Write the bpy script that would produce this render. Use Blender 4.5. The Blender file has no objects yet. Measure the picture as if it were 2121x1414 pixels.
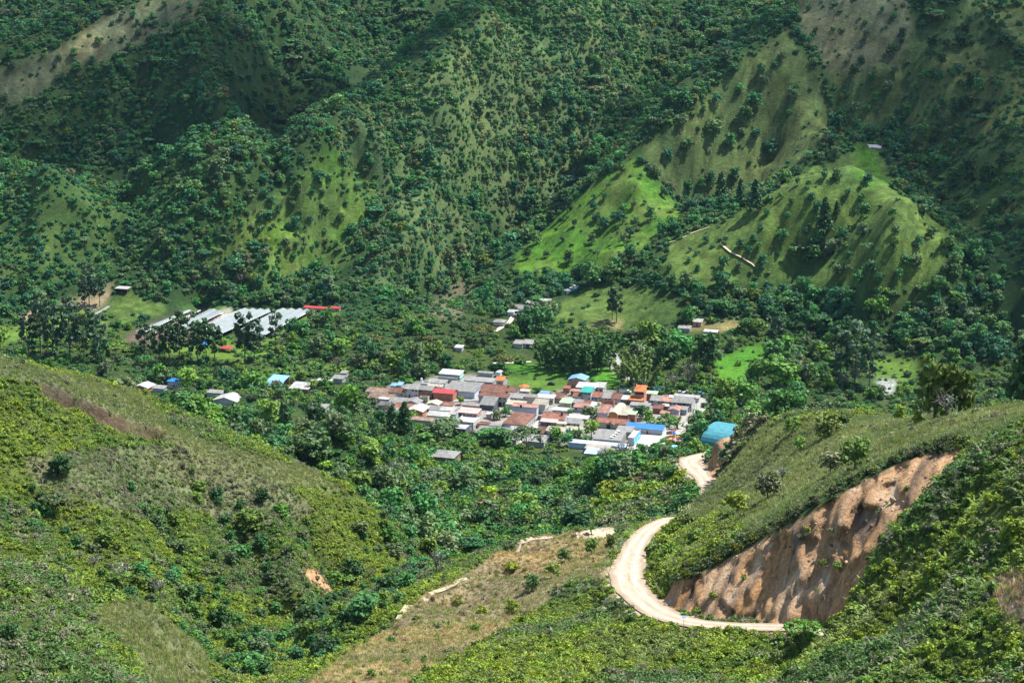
import bpy, bmesh, math, random
import numpy as np
from mathutils import Vector, Matrix
R = math.radians
S = bpy.context.scene
C = S.collection
rng = np.random.default_rng(7)
random.seed(7)

# ------------------------------------------------------------------ camera, sky, sun, exposure
HC, PITCH, LENS = 288.0, -14.0, 70.0
cam_data = bpy.data.cameras.new('camera'); cam = bpy.data.objects.new('camera', cam_data); C.objects.link(cam)
cam_data.lens = LENS; cam_data.sensor_width = 36.0; cam_data.clip_start = 1.0; cam_data.clip_end = 8000
cam.location = (0, 0, HC); cam.rotation_euler = (R(90 + PITCH), 0, 0)
S.camera = cam

SUN_EL, SUN_AZ = R(60), R(66)         # azimuth clockwise from the view direction (+Y)
world = bpy.data.worlds.new('World'); S.world = world; world.use_nodes = True
nt = world.node_tree; bg = nt.nodes['Background']
sky = nt.nodes.new('ShaderNodeTexSky'); sky.sky_type = 'NISHITA'; sky.sun_disc = False
sky.sun_elevation = SUN_EL; sky.sun_rotation = SUN_AZ
nt.links.new(sky.outputs[0], bg.inputs[0]); bg.inputs[1].default_value = 0.12
sun_data = bpy.data.lights.new('sun', 'SUN'); sun = bpy.data.objects.new('sun', sun_data); C.objects.link(sun)
sun_data.energy = 5.0; sun_data.angle = R(0.5); sun_data.color = (1.0, 0.975, 0.93)
sun_dir = Vector((math.sin(SUN_AZ) * math.cos(SUN_EL), math.cos(SUN_AZ) * math.cos(SUN_EL), math.sin(SUN_EL)))
sun.rotation_euler = sun_dir.to_track_quat('Z', 'Y').to_euler(); sun.location = (300, 600, 900)
S.view_settings.view_transform = 'Standard'; S.view_settings.look = 'None'
S.view_settings.gamma = 1; S.view_settings.use_curve_mapping = False
S.view_settings.exposure = 0.98
HAZE = 0.000011
S.cycles.use_denoising = True
S.cycles.max_bounces = 5; S.cycles.diffuse_bounces = 2; S.cycles.transparent_max_bounces = 16

# ------------------------------------------------------------------ where the things of the photograph stand
FP = LENS / 36 * 2121
cp, sp_ = math.cos(R(PITCH)), math.sin(R(PITCH))
def tanv(py):
    y = (707 - py) / FP
    return -(sp_ + cp * y) / (cp - sp_ * y)
def at(px, py, Y):
    x = (px - 1060.5) / FP; y = (707 - py) / FP; t = Y / (cp - sp_ * y)
    return np.array([t * x, Y, HC - tanv(py) * Y])
def project(P):
    P = np.asarray(P, float); dz = P[..., 2] - HC
    f = P[..., 1] * cp + dz * sp_; u = -P[..., 1] * sp_ + dz * cp
    f = np.where(f < 1, 1, f)
    return 1060.5 + FP * P[..., 0] / f, 707 - FP * u / f

def _hash(ix, iy, seed):
    h = (ix.astype(np.int64) * 374761393 + iy.astype(np.int64) * 668265263 + seed * 1442695041) & 0x7fffffff
    h = ((h ^ (h >> 13)) * 1274126177) & 0x7fffffff
    return ((h ^ (h >> 16)) & 0xffff) / 65535.0
def vnoise(x, y, seed=0):
    ix, iy = np.floor(x), np.floor(y); fx, fy = x - ix, y - iy
    fx = fx * fx * (3 - 2 * fx); fy = fy * fy * (3 - 2 * fy)
    a, b = _hash(ix, iy, seed), _hash(ix + 1, iy, seed); c, d = _hash(ix, iy + 1, seed), _hash(ix + 1, iy + 1, seed)
    return (a + (b - a) * fx + (c - a) * fy + (a - b - c + d) * fx * fy) * 2 - 1
def fbm(x, y, sc, octs=4, seed=0, gain=.5):
    s, a, t = 0, 1.0, 0
    for i in range(octs):
        s = s + a * vnoise(x / sc + 17.3 * i, y / sc - 9.1 * i, seed + i); t += a; a *= gain; sc /= 2.03
    return s / t

# ------------------------------------------------------------------ terrain: ridges, ravines and flats
CP = []
def add(px, py, Y): CP.append(at(px, py, Y))
def line(pts, step=22.0):
    """pts: (px, py, Y) joints of a ridge or ravine; filled in between"""
    Q = [at(*p) for p in pts]
    for a, b in zip(Q, Q[1:]):
        n = max(1, int(np.linalg.norm(b - a) / step))
        for i in range(n): CP.append(a + (b - a) * i / n)
    CP.append(Q[-1])
FX = [-300, 0, 300, 700, 900, 1100, 1300, 1500, 1800, 2121, 2400]
FY = [1255, 1250, 1245, 1245, 1275, 1290, 1255, 1215, 1170, 1120, 1090]
def ybase(px, py):
    yf = np.interp(px, FX, FY); return (HC + .52 * yf) / (tanv(py) + .52)
def mt(*pts):
    """mountain line: (px, py, offset from the mean slope in metres away from the viewer)"""
    line([(px, py, ybase(px, py) + o * (2.5 if o > 0 else 2.1)) for px, py, o in pts], 30.0)

# ---- far mountain
mt((330, -25, 0), (303, 0, 0), (214, 33, 0), (158, 76, 0), (89, 112, 0), (33, 135, 0), (-60, 165, 0), (-160, 210, 0))   # meadow ridge, upper corner
mt((250, -30, 90), (140, 40, 90), (60, 85, 90), (-60, 130, 90), (-160, 170, 90))
mt((180, -90, 120), (60, -40, 120), (-80, 20, 120), (-200, 60, 120))
mt((420, -40, -5), (425, 60, -25), (462, 160, -30), (400, 235, -30), (300, 300, -25), (235, 345, -10))
mt((330, 60, 8), (215, 150, 10), (90, 215, 8), (-40, 265, 5), (-150, 300, 5))
mt((560, -60, 40), (640, 20, 60), (740, 100, 85))
mt((860, -40, 95), (900, 30, 105), (880, 95, 110), (800, 150, 105), (740, 178, 95))
mt((560, 200, 45), (480, 300, 35), (400, 370, 30), (330, 440, 20), (280, 520, 15), (240, 590, 8))
mt((1080, -60, -20), (1020, 0, -30), (980, 40, -32), (930, 88, -35), (870, 130, -38), (800, 165, -40), (745, 187, -42), (700, 228, -42), (660, 252, -42), (600, 300, -42), (530, 345, -40), (450, 400, -36), (400, 440, -30), (340, 490, -22), (290, 560, -12))
mt((960, 30, 60), (900, 90, 75), (800, 150, 75), (720, 205, 60), (600, 290, 35), (520, 345, 15))      # ravine behind the central ridge
mt((-80, 400, -15), (0, 345, -25), (60, 325, -32), (110, 335, -38), (150, 365, -38), (190, 385, -34), (250, 420, -22), (285, 470, -8))
mt((-150, 330, 25), (0, 300, 22), (120, 318, 20), (200, 372, 14), (260, 415, 10))
mt((60, 420, -22), (50, 520, -12))
mt((690, 320, -30), (640, 400, -22), (560, 520, -10), (500, 600, -3))
mt((780, 330, 8), (740, 430, 10), (680, 560, 5))
mt((980, 100, -30), (950, 200, -28), (890, 330, -24), (850, 470, -18), (810, 590, -6))
mt((1080, 60, 5), (1060, 200, 0), (1020, 350, 5), (960, 480, 5))
mt((1230, -60, 15), (1180, 60, 5), (1130, 200, 5), (1090, 330, 8))
mt((1530, -50, 100), (1500, 25, 85), (1450, 110, 75), (1380, 170, 65), (1290, 252, 50), (1240, 315, 42), (1170, 390, 35), (1090, 450, 28), (1010, 520, 18), (950, 575, 10))
mt((1700, -50, -10), (1640, 8, -12), (1600, 40, -15), (1513, 107, -18), (1440, 170, -20), (1381, 229, -20), (1322, 270, -14), (1260, 335, 0), (1190, 402, 5), (1120, 455, 4), (1060, 498, 0), (1000, 540, -4), (940, 580, -8), (880, 615, -4))
mt((1625, 62, -6), (1660, 180, -4), (1690, 270, 0))
mt((1650, 60, 6), (1690, 140, 10), (1735, 220, 12), (1715, 290, 20), (1600, 370, 28), (1500, 425, 24), (1420, 480, 18), (1330, 540, 8), (1270, 590, 3))
mt((1850, -60, -5), (1820, 40, -4), (1800, 140, 0), (1790, 230, 8))
mt((1317, 325, -25), (1290, 400, -40), (1270, 480, -32), (1240, 560, -12))
mt((1340, 332, 2), (1400, 410, 14), (1425, 460, 16))
mt((1780, 302, -32), (1740, 325, -35), (1700, 345, -38), (1660, 367, -40), (1600, 397, -42), (1500, 457, -42), (1430, 487, -38), (1385, 512, -34), (1320, 560, -16))
mt((1850, 372, -44), (1870, 408, -52), (1840, 480, -48), (1790, 560, -30), (1760, 640, -12))
mt((1850, 372, -44), (1905, 430, -42), (1960, 465, -38), (2000, 500, -30), (2020, 560, -10))
mt((1760, 430, -26), (1700, 500, -20), (1640, 560, -10), (1590, 620, -3))
mt((1600, 480, -36), (1560, 560, -20), (1520, 620, -4))
mt((1850, 290, 20), (1920, 390, 14), (1990, 468, 6), (2050, 540, -6))
mt((1960, -60, 0), (2000, 100, 0), (2030, 250, 0), (2090, 400, -14))
mt((2121, -60, 15), (2240, 80, 5), (2240, 250, -10), (2240, 420, -40))
mt((2140, 420, -22), (2140, 520, -28), (2130, 620, -24), (2100, 700, -10), (2240, 560, -30))
# ---- valley floor
def fl(px, py, z): add(px, py, (HC - z) / tanv(py))
for px, py, z in [(-150, 700, 2), (-150, 640, 12), (0, 660, 6), (60, 640, 9), (0, 720, 2), (100, 700, 1), (200, 640, 8), (230, 610, 12), (200, 700, 1), (300, 650, 4), (420, 640, 3),
                  (640, 640, 3), (520, 700, 0), (300, 710, 0), (400, 740, 0), (600, 740, 0), (560, 790, 0), (300, 770, 0), (420, 795, 0), (700, 700, 3), (700, 650, 6), (720, 760, 0), (800, 700, 6), (850, 650, 10),
                  (900, 720, 3), (980, 680, 7), (1000, 640, 9), (1080, 640, 9), (1180, 600, 10), (1100, 700, 4), (1200, 700, 2), (1180, 640, 8), (1300, 620, 8), (1400, 640, 8), (1330, 680, 3), (1450, 680, 6), (1500, 720, 3), (1600, 700, 5), (1700, 700, 4),
                  (1850, 720, 6), (1990, 730, 8), (2110, 760, 6), (2240, 780, 4), (1500, 760, 0), (1640, 770, 0), (1800, 790, 0), (1950, 800, 0), (2100, 830, 2),
                  (760, 800, 0), (900, 770, 0), (1000, 780, 0), (1100, 770, 0), (1200, 770, 0), (1300, 780, 0), (1400, 790, 0), (1500, 800, 0), (1600, 830, 0), (1700, 840, 0),
                  (760, 850, 1), (850, 850, 0), (950, 850, 0), (1050, 850, 0), (1150, 850, 0), (1250, 850, 0), (1350, 850, 0), (1450, 850, 0), (1530, 850, 0), (850, 900, 2), (950, 900, 0), (1050, 900, 0), (1150, 900, 0), (1250, 900, 0),
                  (1350, 900, 0), (1450, 905, 0), (1000, 935, 1), (1100, 940, 1), (1200, 945, 0), (1300, 945, 1), (1350, 935, 1), (1400, 920, 1), (1250, 955, 1)]:
    fl(px, py, z)
# ---- wooded bowl in front of the village, gully running up towards the viewer
for p in [(500, 862, 925), (560, 850, 950), (650, 890, 895), (620, 830, 985), (740, 880, 930), (800, 930, 870), (720, 960, 800), (880, 970, 840), (915, 948, 885), (860, 1020, 760), (1000, 985, 840), (1010, 1020, 790), (1050, 1000, 800), (1010, 1090, 705), (1100, 1000, 800), (1120, 1050, 720),
          (1150, 965, 880), (1180, 1000, 800), (1260, 985, 800), (760, 1000, 740)]: add(*p)
line([(1000, 1075, 715), (960, 1100, 680), (900, 1150, 620), (820, 1200, 560), (760, 1240, 515), (690, 1285, 475), (600, 1340, 430), (520, 1400, 385), (470, 1450, 350), (430, 1520, 300)])
# ---- hill on the near left
line([(-150, 720, 505), (0, 742, 520), (80, 762, 532), (130, 785, 545), (230, 797, 565), (290, 817, 585), (345, 880, 562), (420, 912, 560), (540, 930, 575), (640, 975, 590), (720, 1005, 597), (770, 1050, 602), (830, 1125, 606)], 12)
for x, y, z in [(-190, 640, 105), (-120, 680, 90), (-60, 690, 85), (-190, 800, 30), (-100, 800, 20), (-230, 900, 8), (-120, 930, 5), (-130, 650, 88), (-75, 660, 70), (-30, 650, 62), (-60, 740, 50), (0, 720, 42), (-160, 720, 55), (10, 655, 55), (-300, 900, 20), (-300, 700, 100)]: CP.append(np.array([x, y, z], float))
for p in [(-150, 850, 480), (0, 850, 497), (100, 880, 508), (200, 900, 520), (300, 930, 536), (0, 1000, 468), (150, 1000, 478), (300, 1020, 505), (450, 1000, 538), (560, 1010, 552), (660, 1050, 565),
          (0, 1100, 448), (150, 1120, 452), (300, 1120, 480), (420, 1100, 515), (540, 1110, 528), (640, 1120, 548), (740, 1120, 575), (620, 1200, 512), (720, 1190, 545), (520, 1200, 492), (400, 1200, 480),
          (500, 1290, 460), (600, 1270, 482), (680, 1240, 506)]: add(*p)
line([(590, 1090, 530), (600, 1150, 515), (620, 1195, 508)], 10)
line([(655, 1150, 530), (680, 1200, 512), (700, 1240, 500)], 10)
# scarp on the left hill: a step of about three metres
line([(80, 795, 516), (140, 815, 524), (210, 848, 528), (280, 878, 536), (335, 890, 548)], 8)
line([(80, 802, 515), (140, 838, 521), (210, 872, 526), (280, 893, 535), (330, 897, 547)], 8)
# ---- second hill in the near left corner, and the little valley behind it
line([(-150, 1150, 290), (0, 1160, 300), (100, 1170, 304), (190, 1212, 310), (290, 1247, 318), (350, 1275, 324), (410, 1330, 330), (440, 1414, 322), (440, 1500, 300)], 10)
for p in [(0, 1260, 275), (0, 1414, 245), (150, 1300, 275), (150, 1414, 250), (280, 1340, 290), (280, 1414, 275), (350, 1380, 300), (-150, 1300, 250), (-150, 1414, 230), (100, 1550, 215), (300, 1550, 230)]: add(*p)
for x, y, z in [(-120, 400, 121), (-90, 405, 119), (-70, 415, 116), (-50, 420, 110), (-150, 400, 124), (-110, 365, 130), (-75, 372, 124), (-55, 380, 116)]: CP.append(np.array([x, y, z], float))
# ---- bare spur in the middle
line([(560, 1500, 285), (640, 1414, 330), (700, 1370, 358), (800, 1300, 400), (870, 1235, 436), (950, 1190, 470), (1040, 1140, 515), (1100, 1112, 540), (1170, 1102, 562), (1225, 1097, 582)], 10)
for x, y, z in [(-58, 345, 128), (-44, 375, 121), (-30, 410, 111), (-17, 445, 101), (-5, 480, 92), (5, 520, 80), (15, 560, 68)]: CP.append(np.array([x, y, z], float))
for p in [(860, 1414, 325), (800, 1360, 365), (900, 1330, 385), (950, 1260, 425), (1050, 1200, 470), (1130, 1150, 515), (1000, 1350, 362), (1000, 1414, 320), (1100, 1290, 400), (1150, 1220, 442), (1200, 1160, 485), (1120, 1414, 318), (1150, 1350, 355),
          (1230, 1310, 366), (1200, 1250, 418), (1240, 1180, 440), (1280, 1340, 348), (1330, 1310, 356), (1250, 1414, 312), (1400, 1330, 342), (1400, 1414, 298), (1520, 1340, 330), (1520, 1414, 285), (1000, 1550, 250), (1300, 1550, 240)]: add(*p)
# ---- the dirt road, and the steep cut above it
ROAD = [(1760, 1322, 322, 2.9), (1700, 1308, 332, 2.9), (1640, 1300, 341, 2.8), (1500, 1296, 353, 2.8), (1420, 1286, 363, 3.0), (1360, 1264, 377, 3.4), (1314, 1226, 402, 3.9), (1300, 1188, 428, 3.9), (1312, 1140, 468, 3.1), (1340, 1100, 506, 2.7), (1386, 1075, 541, 2.4),
        (1450, 1064, 594, 2.6), (1464, 1004, 640, 3.2), (1440, 972, 690, 4.2), (1428, 953, 728, 4.6), (1470, 941, 752, 4.2)]
RC = np.array([at(a, b, c) for a, b, c, w in ROAD]); RW = np.array([r[3] for r in ROAD])
def resample(P, W, step):
    out = []; w = []
    for i in range(len(P) - 1):
        p0, p1, p2, p3 = P[max(i - 1, 0)], P[i], P[i + 1], P[min(i + 2, len(P) - 1)]
        n = max(2, int(np.linalg.norm(p2 - p1) / step))
        for k in range(n):
            t = k / n
            out.append(.5 * ((2 * p1) + (-p0 + p2) * t + (2 * p0 - 5 * p1 + 4 * p2 - p3) * t * t + (-p0 + 3 * p1 - 3 * p2 + p3) * t ** 3)); w.append(W[i] + (W[i + 1] - W[i]) * t)
    return np.array(out + [P[-1]]), np.array(w + [W[-1]])
RP, RPW = resample(RC, RW, 3.0)
for q in RP[::3]: CP.append(q)
line([(1370, 1215, 382), (1400, 1198, 385), (1450, 1178, 384), (1560, 1120, 377), (1650, 1070, 364), (1700, 1040, 363), (1780, 990, 365), (1850, 957, 363), (1930, 932, 360), (2000, 921, 350), (2060, 905, 345), (2121, 885, 340)], 7)
line([(1420, 1250, 374), (1500, 1225, 368), (1580, 1180, 366), (1660, 1130, 357), (1740, 1080, 353), (1820, 1020, 352), (1900, 975, 350)], 10)
line([(1450, 1275, 366), (1560, 1275, 358), (1640, 1270, 349), (1700, 1230, 343), (1760, 1150, 342)], 10)
for p in [(1350, 1180, 425), (1370, 1120, 480), (1420, 1150, 415), (1430, 1090, 500), (1500, 1090, 430), (1480, 1030, 570), (1560, 1000, 520), (1600, 1060, 420), (1500, 980, 620), (1560, 940, 570), (1650, 990, 450), (1640, 930, 510), (1720, 960, 430), (1760, 920, 445), (1850, 910, 405), (1950, 885, 390), (2060, 870, 375)]: add(*p)
line([(1500, 893, 690), (1520, 884, 668), (1545, 878, 640), (1620, 880, 572), (1700, 889, 512), (1800, 879, 474), (1900, 868, 452), (2000, 862, 432), (2121, 848, 422), (2260, 830, 420)], 12)
line([(1484, 905, 694), (1478, 950, 690), (1474, 985, 684)], 5)
line([(1516, 940, 672), (1505, 965, 664)], 8)
for x, y, z in [(75, 760, 45), (100, 760, 40), (95, 720, 62), (120, 700, 55), (140, 640, 70), (170, 600, 80), (120, 850, 3), (160, 800, 8), (200, 700, 30), (230, 620, 55), (180, 540, 105), (230, 540, 90), (250, 800, 4), (150, 900, 0), (280, 900, 2), (320, 1000, 0)]: CP.append(np.array([x, y, z], float))
for p in [(1400, 1060, 527), (1420, 1040, 546), (1442, 1022, 562), (1464, 1004, 585), (1434, 1056, 535), (1474, 1012, 570)]: add(*p)
# little knoll with the shelter
line([(1200, 1083, 640), (1225, 1052, 668), (1260, 1010, 700), (1300, 985, 722), (1345, 972, 735), (1390, 952, 745)], 10)
for p in [(1210, 1095, 628), (1245, 1075, 650), (1290, 1045, 672), (1350, 1010, 690), (1400, 1000, 690), (1290, 1080, 606), (1350, 1050, 630), (1260, 1100, 580)]: add(*p)
# ---- near hill on the right
line([(1560, 1440, 268), (1590, 1412, 286), (1655, 1384, 302), (1722, 1354, 313), (1756, 1316, 318), (1774, 1258, 317), (1790, 1185, 310), (1825, 1108, 308), (1880, 1048, 306), (1960, 972, 312), (2010, 928, 318), (2070, 895, 322), (2130, 868, 322), (2260, 820, 320)], 8)
for p in [(1720, 1414, 262), (1800, 1340, 272), (1900, 1414, 238), (1900, 1250, 266), (1960, 1120, 280), (2060, 1020, 284), (2121, 1414, 222), (2121, 1250, 240), (2121, 1100, 258), (2050, 1330, 238), (2121, 980, 280), (2240, 1100, 245), (2240, 1414, 205), (1750, 1550, 225), (2000, 1550, 200)]: add(*p)
for x, y, z in [(-60, 130, 190), (0, 140, 195), (60, 130, 205), (-110, 130, 190), (110, 130, 210), (0, 60, 225), (-60, 60, 225), (60, 60, 230)]: CP.append(np.array([x, y, z], float))
CP = np.array(CP)
# merge points that nearly coincide
key = {}
for p in CP:
    q = 2.0 if p[1] < 1150 else 22.0
    key.setdefault((round(p[0] / q), round(p[1] / q), q), []).append(p)
CP = np.array([np.mean(v, axis=0) for v in key.values()])

def rbf_fit(P, lam):
    n = len(P); D = np.sqrt(((P[:, None, :2] - P[None, :, :2]) ** 2).sum(-1)) / 100
    A = np.zeros((n + 3, n + 3)); A[:n, :n] = -D + np.diag(np.where(P[:, 1] < 1150, lam, lam * 14))
    A[:n, n] = A[n, :n] = 1; A[:n, n + 1:] = P[:, :2] / 100; A[n + 1:, :n] = P[:, :2].T / 100
    b = np.zeros(n + 3); b[:n] = P[:, 2]
    return np.linalg.solve(A, b)
WGT = rbf_fit(CP, 0.012)
def base_z(x, y):
    x = np.asarray(x, np.float32).ravel(); y = np.asarray(y, np.float32).ravel(); out = np.empty(len(x), np.float32)
    cx, cy = CP[:, 0].astype(np.float32) / 100, CP[:, 1].astype(np.float32) / 100; w = WGT[:-3].astype(np.float32); k = WGT[-3:]
    for i in range(0, len(x), 20000):
        a, b = x[i:i + 20000] / 100, y[i:i + 20000] / 100
        d = np.sqrt((a[:, None] - cx) ** 2 + (b[:, None] - cy) ** 2)
        out[i:i + 20000] = -(d @ w) + k[0] + k[1] * a + k[2] * b
    return out
NU = 560
U = np.linspace(-.335, .335, NU)
def _steps(*seg):
    out = [seg[0][0]]
    for a, b, r in seg:
        n = int(math.log(b / a) / r); out += list(a * np.exp(np.arange(1, n + 1) * math.log(b / a) / n))
    return np.array(out)
DS = _steps((60, 200, .02), (200, 310, .005), (310, 450, .0022), (450, 505, .0036), (505, 562, .0013), (562, 760, .0036), (760, 1150, .0042), (1150, 1750, .0032), (1750, 2300, .01))
ND = len(DS)
UU, DD = np.meshgrid(U, DS)                       # rows: distance
GX = UU * DD; GY = DD.copy()
GZ = base_z(GX, GY).reshape(GX.shape).astype(float)
# ---- small relief, flat bed of the road and of the village
PXG, PYG = project(np.stack([GX, GY, GZ], -1))
def inpoly(px, py, poly):
    P = np.array(poly, float); r = np.zeros(px.shape, bool); j = len(P) - 1
    x0, y0 = P.min(0); x1, y1 = P.max(0)
    k = np.nonzero((px >= x0) & (px <= x1) & (py >= y0) & (py <= y1))
    X, Y = px[k], py[k]; q = np.zeros(X.shape, bool)
    for i in range(len(P)):
        c = ((P[i, 1] > Y) != (P[j, 1] > Y)) & (X < (P[j, 0] - P[i, 0]) * (Y - P[i, 1]) / (P[j, 1] - P[i, 1] + 1e-9) + P[i, 0])
        q ^= c; j = i
    r[k] = q
    return r
def sstep(a, b, x): t = np.clip((x - a) / (b - a), 0, 1); return t * t * (3 - 2 * t)
VILLAGE = [(735, 790), (830, 776), (900, 755), (1040, 760), (1060, 770), (1260, 770), (1300, 790), (1480, 800), (1720, 820), (1720, 880), (1480, 905), (1440, 940), (1330, 950), (1180, 962), (1080, 935), (950, 905), (860, 870), (760, 850)]
vil = inpoly(PXG, PYG, VILLAGE) & (GY > 880) & (GY < 1120)
def blur(a, n=3):
    for _ in range(n):
        a = (a + np.roll(a, 1, 0) + np.roll(a, -1, 0) + np.roll(a, 1, 1) + np.roll(a, -1, 1)) / 5
    return a
vilw = blur(vil.astype(float), 6)
gh = inpoly(PXG, PYG, [(245, 712), (380, 640), (640, 630), (715, 632), (650, 660), (550, 715), (440, 730), (300, 720)]) & (GY > 1100) & (GY < 1290)
ghw = blur(gh.astype(float), 6)
amp = np.interp(GY, [0, 300, 420, 700, 900, 1150, 1250, 1400], [2.2, 2.4, 2.2, 2.2, .8, .5, 3.0, 5.0])
GZ += fbm(GX, GY, 46, 5, 3) * amp * (1 - vilw) * (1 - ghw)
GZ += fbm(GX * .9, GY * .9, 140, 3, 9) * np.interp(GY, [1150, 1260, 1500], [0, 7, 14])
rdg = 1 - np.abs(fbm(GX + GY * .35, GY * .42, 55, 4, 12, .45)) * 3.2
GZ += np.clip(rdg, -.6, 1) * np.interp(GY, [1215, 1330, 1500], [0, 3, 4.5])
GZ = GZ * (1 - vilw) + np.clip(GZ * .15, -.3, .3) * vilw
GZ = GZ * (1 - ghw) + (1.0 + .02 * np.maximum(GY - 1150, 0)) * ghw
# erosion flutes on the steep road cut
CUT = [(1365, 1235), (1400, 1204), (1450, 1184), (1560, 1125), (1650, 1076), (1700, 1046), (1780, 996), (1850, 962), (1930, 937), (2000, 926), (1965, 975), (1885, 1050), (1830, 1110), (1795, 1190), (1765, 1250), (1740, 1288), (1640, 1290), (1500, 1286), (1430, 1274), (1380, 1255)]
cut = inpoly(PXG, PYG, CUT) & (GY > 338) & (GY < 392)
cutw = blur(cut.astype(float), 3)
GZ += cutw * fbm(GX, GY, 6, 3, 42) * 1.0
CUTB = [(1480, 900), (1500, 891), (1540, 888), (1552, 906), (1535, 930), (1518, 950), (1530, 975), (1500, 1000), (1464, 1003), (1452, 985), (1466, 940)]
cutb = inpoly(PXG, PYG, CUTB) & (GY > 655) & (GY < 705)
GZ += blur(cutb.astype(float), 2) * fbm(GX, GY, 5, 3, 43) * 2.0
# gullies and side spurs cut into the slopes: (joints in the photograph, depth, half width, nearest distance)
GUL = np.zeros(GX.shape)
def _gpt(px, py, ymin, ymax):
    j = np.argmin((PXG - px) ** 2 + (PYG - py) ** 2 + 1e6 * ((GY < ymin) | (GY > ymax))); return np.array([GX.flat[j], GY.flat[j]])
def carve(pts, depth, w, ymin, ymax):
    P = [_gpt(a, b_, ymin, ymax) for a, b_ in pts]; D = np.full(GX.shape, 1e9)
    wx_, wy_ = GX + fbm(GX, GY, 25, 3, 201) * w * .9, GY + fbm(GX, GY, 25, 3, 202) * w * .9
    for p, q in zip(P, P[1:]):
        t_ = q - p; L_ = (t_ ** 2).sum() + 1e-9; k = np.clip(((wx_ - p[0]) * t_[0] + (wy_ - p[1]) * t_[1]) / L_, 0, 1); D = np.minimum(D, np.hypot(wx_ - p[0] - k * t_[0], wy_ - p[1] - k * t_[1]))
    f = np.exp(-(D / w) ** 1.5); return -depth * f, (f if depth > 0 else 0 * f)
for g_ in [([(500, 1412), (600, 1345), (690, 1288), (760, 1243), (820, 1205), (900, 1150), (960, 1100)], .01, 15, 330, 700), ([(200, 1150), (330, 1215), (420, 1290), (500, 1340)], .01, 13, 330, 500), ([(760, 1040), (820, 1085), (880, 1130)], .01, 12, 606, 760), ([(640, 1110), (690, 1185), (770, 1245)], 7, 8, 440, 606), ([(330, 1055), (395, 1150), (470, 1285)], 8.4, 11, 420, 600), ([(110, 1000), (150, 1080), (190, 1130)], 5.6, 9, 420, 560), ([(470, 1000), (520, 1100), (560, 1230)], 5.6, 9, 440, 600), ([(590, 1085), (603, 1150), (622, 1235)], -4.9, 6, 440, 600),
          ([(690, 1005), (765, 1060), (830, 1128)], -3.5, 6, 520, 640), ([(240, 1010), (300, 1100), (350, 1160)], -4.2, 8, 420, 600), ([(2000, 1010), (1900, 1150), (1830, 1290)], 5.6, 8, 230, 335), ([(2100, 1080), (2010, 1230), (1930, 1400)], 4.9, 8, 210, 335), ([(1840, 1230), (1780, 1320), (1700, 1400)], -3.5, 6, 230, 335),
          ([(890, 240), (770, 350), (650, 520)], 22.1, 20, 1200, 1900), ([(1000, 140), (960, 320), (905, 480), (880, 560)], 22.1, 20, 1200, 1900), ([(1130, 60), (1085, 250), (1040, 430)], 22.1, 20, 1200, 1900), ([(1220, 120), (1190, 260), (1130, 400)], 18.7, 16, 1200, 1900), ([(930, 260), (870, 420), (800, 560)], -11.9, 14, 1200, 1900), ([(560, 375), (480, 465), (420, 560)], 18.7, 16, 1200, 1900), ([(720, 340), (640, 430), (560, 560)], -8.5, 12, 1200, 1900),
          ([(250, 180), (180, 260), (60, 300)], 20.4, 20, 1200, 2000), ([(400, 120), (330, 220), (280, 330)], 22.1, 18, 1200, 2000), ([(560, 60), (600, 180), (560, 290)], 23.8, 20, 1200, 2100), ([(1550, 180), (1500, 280), (1440, 380)], 11.9, 14, 1200, 1900), ([(1650, 200), (1590, 300), (1540, 380)], 10.2, 13, 1200, 1900), ([(1900, 60), (1860, 180), (1800, 260)], 13.6, 16, 1200, 2100), ([(2050, 120), (2000, 230), (1930, 300)], 15.3, 16, 1200, 2100),
          ([(1770, 430), (1705, 500), (1630, 565)], 13.6, 13, 1080, 1400), ([(1620, 430), (1570, 520), (1540, 590)], 8.5, 12, 1080, 1400), ([(1860, 430), (1830, 520), (1800, 600)], -8.5, 11, 1080, 1400), ([(1930, 450), (1900, 540), (1880, 620)], 10.2, 12, 1080, 1400), ([(1270, 400), (1220, 480), (1180, 550)], 6.8, 11, 1180, 1500), ([(100, 360), (80, 460), (70, 560)], -8.5, 12, 1180, 1700)]:
    dz_, gm_ = carve(*g_); GZ += dz_; GUL = np.maximum(GUL, gm_)
PXG, PYG = project(np.stack([GX, GY, GZ], -1))
# the old slip scar on the left hill: a bank about three metres high
_sy = np.interp(PXG, [78, 110, 140, 170, 210, 245, 280, 310, 338], [794, 803, 813, 828, 848, 864, 878, 885, 892]) + 3.5 * fbm(GX, GY * 0, 5, 3, 91)
_sd = (PYG - _sy) * GY / FP / .55
_in = sstep(74, 96, PXG) * (1 - sstep(322, 345, PXG)) * ((GY > 500) & (GY < 560))
GZ -= _in * 4.2 * np.clip(_sd / .7, 0, 1) * np.exp(-np.maximum(_sd, 0) / 11.0)
def road_dist(P, W):
    d = np.full(GX.shape, 1e9); zz = np.zeros(GX.shape); hw = np.zeros(GX.shape)
    x0, x1, y0, y1 = P[:, 0].min() - 20, P[:, 0].max() + 20, P[:, 1].min() - 20, P[:, 1].max() + 20
    k = np.nonzero((GX > x0) & (GX < x1) & (GY > y0) & (GY < y1))
    X, Y = GX[k], GY[k]; D = np.full(X.shape, 1e9); Z = np.zeros(X.shape); H = np.zeros(X.shape)
    for i in range(len(P)):
        e = np.hypot(X - P[i, 0], Y - P[i, 1]); m = e < D
        D[m] = e[m]; Z[m] = P[i, 2]; H[m] = W[i]
    d[k] = D; zz[k] = Z; hw[k] = H
    return d, zz, hw
_rp, _rw = resample(RC, RW, .5)
RD, RZ, RH = road_dist(_rp, _rw)
t = 1 - sstep(RH + .8, RH + 4.5, RD)
GZ = GZ * (1 - t) + (RZ - .22) * t
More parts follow.
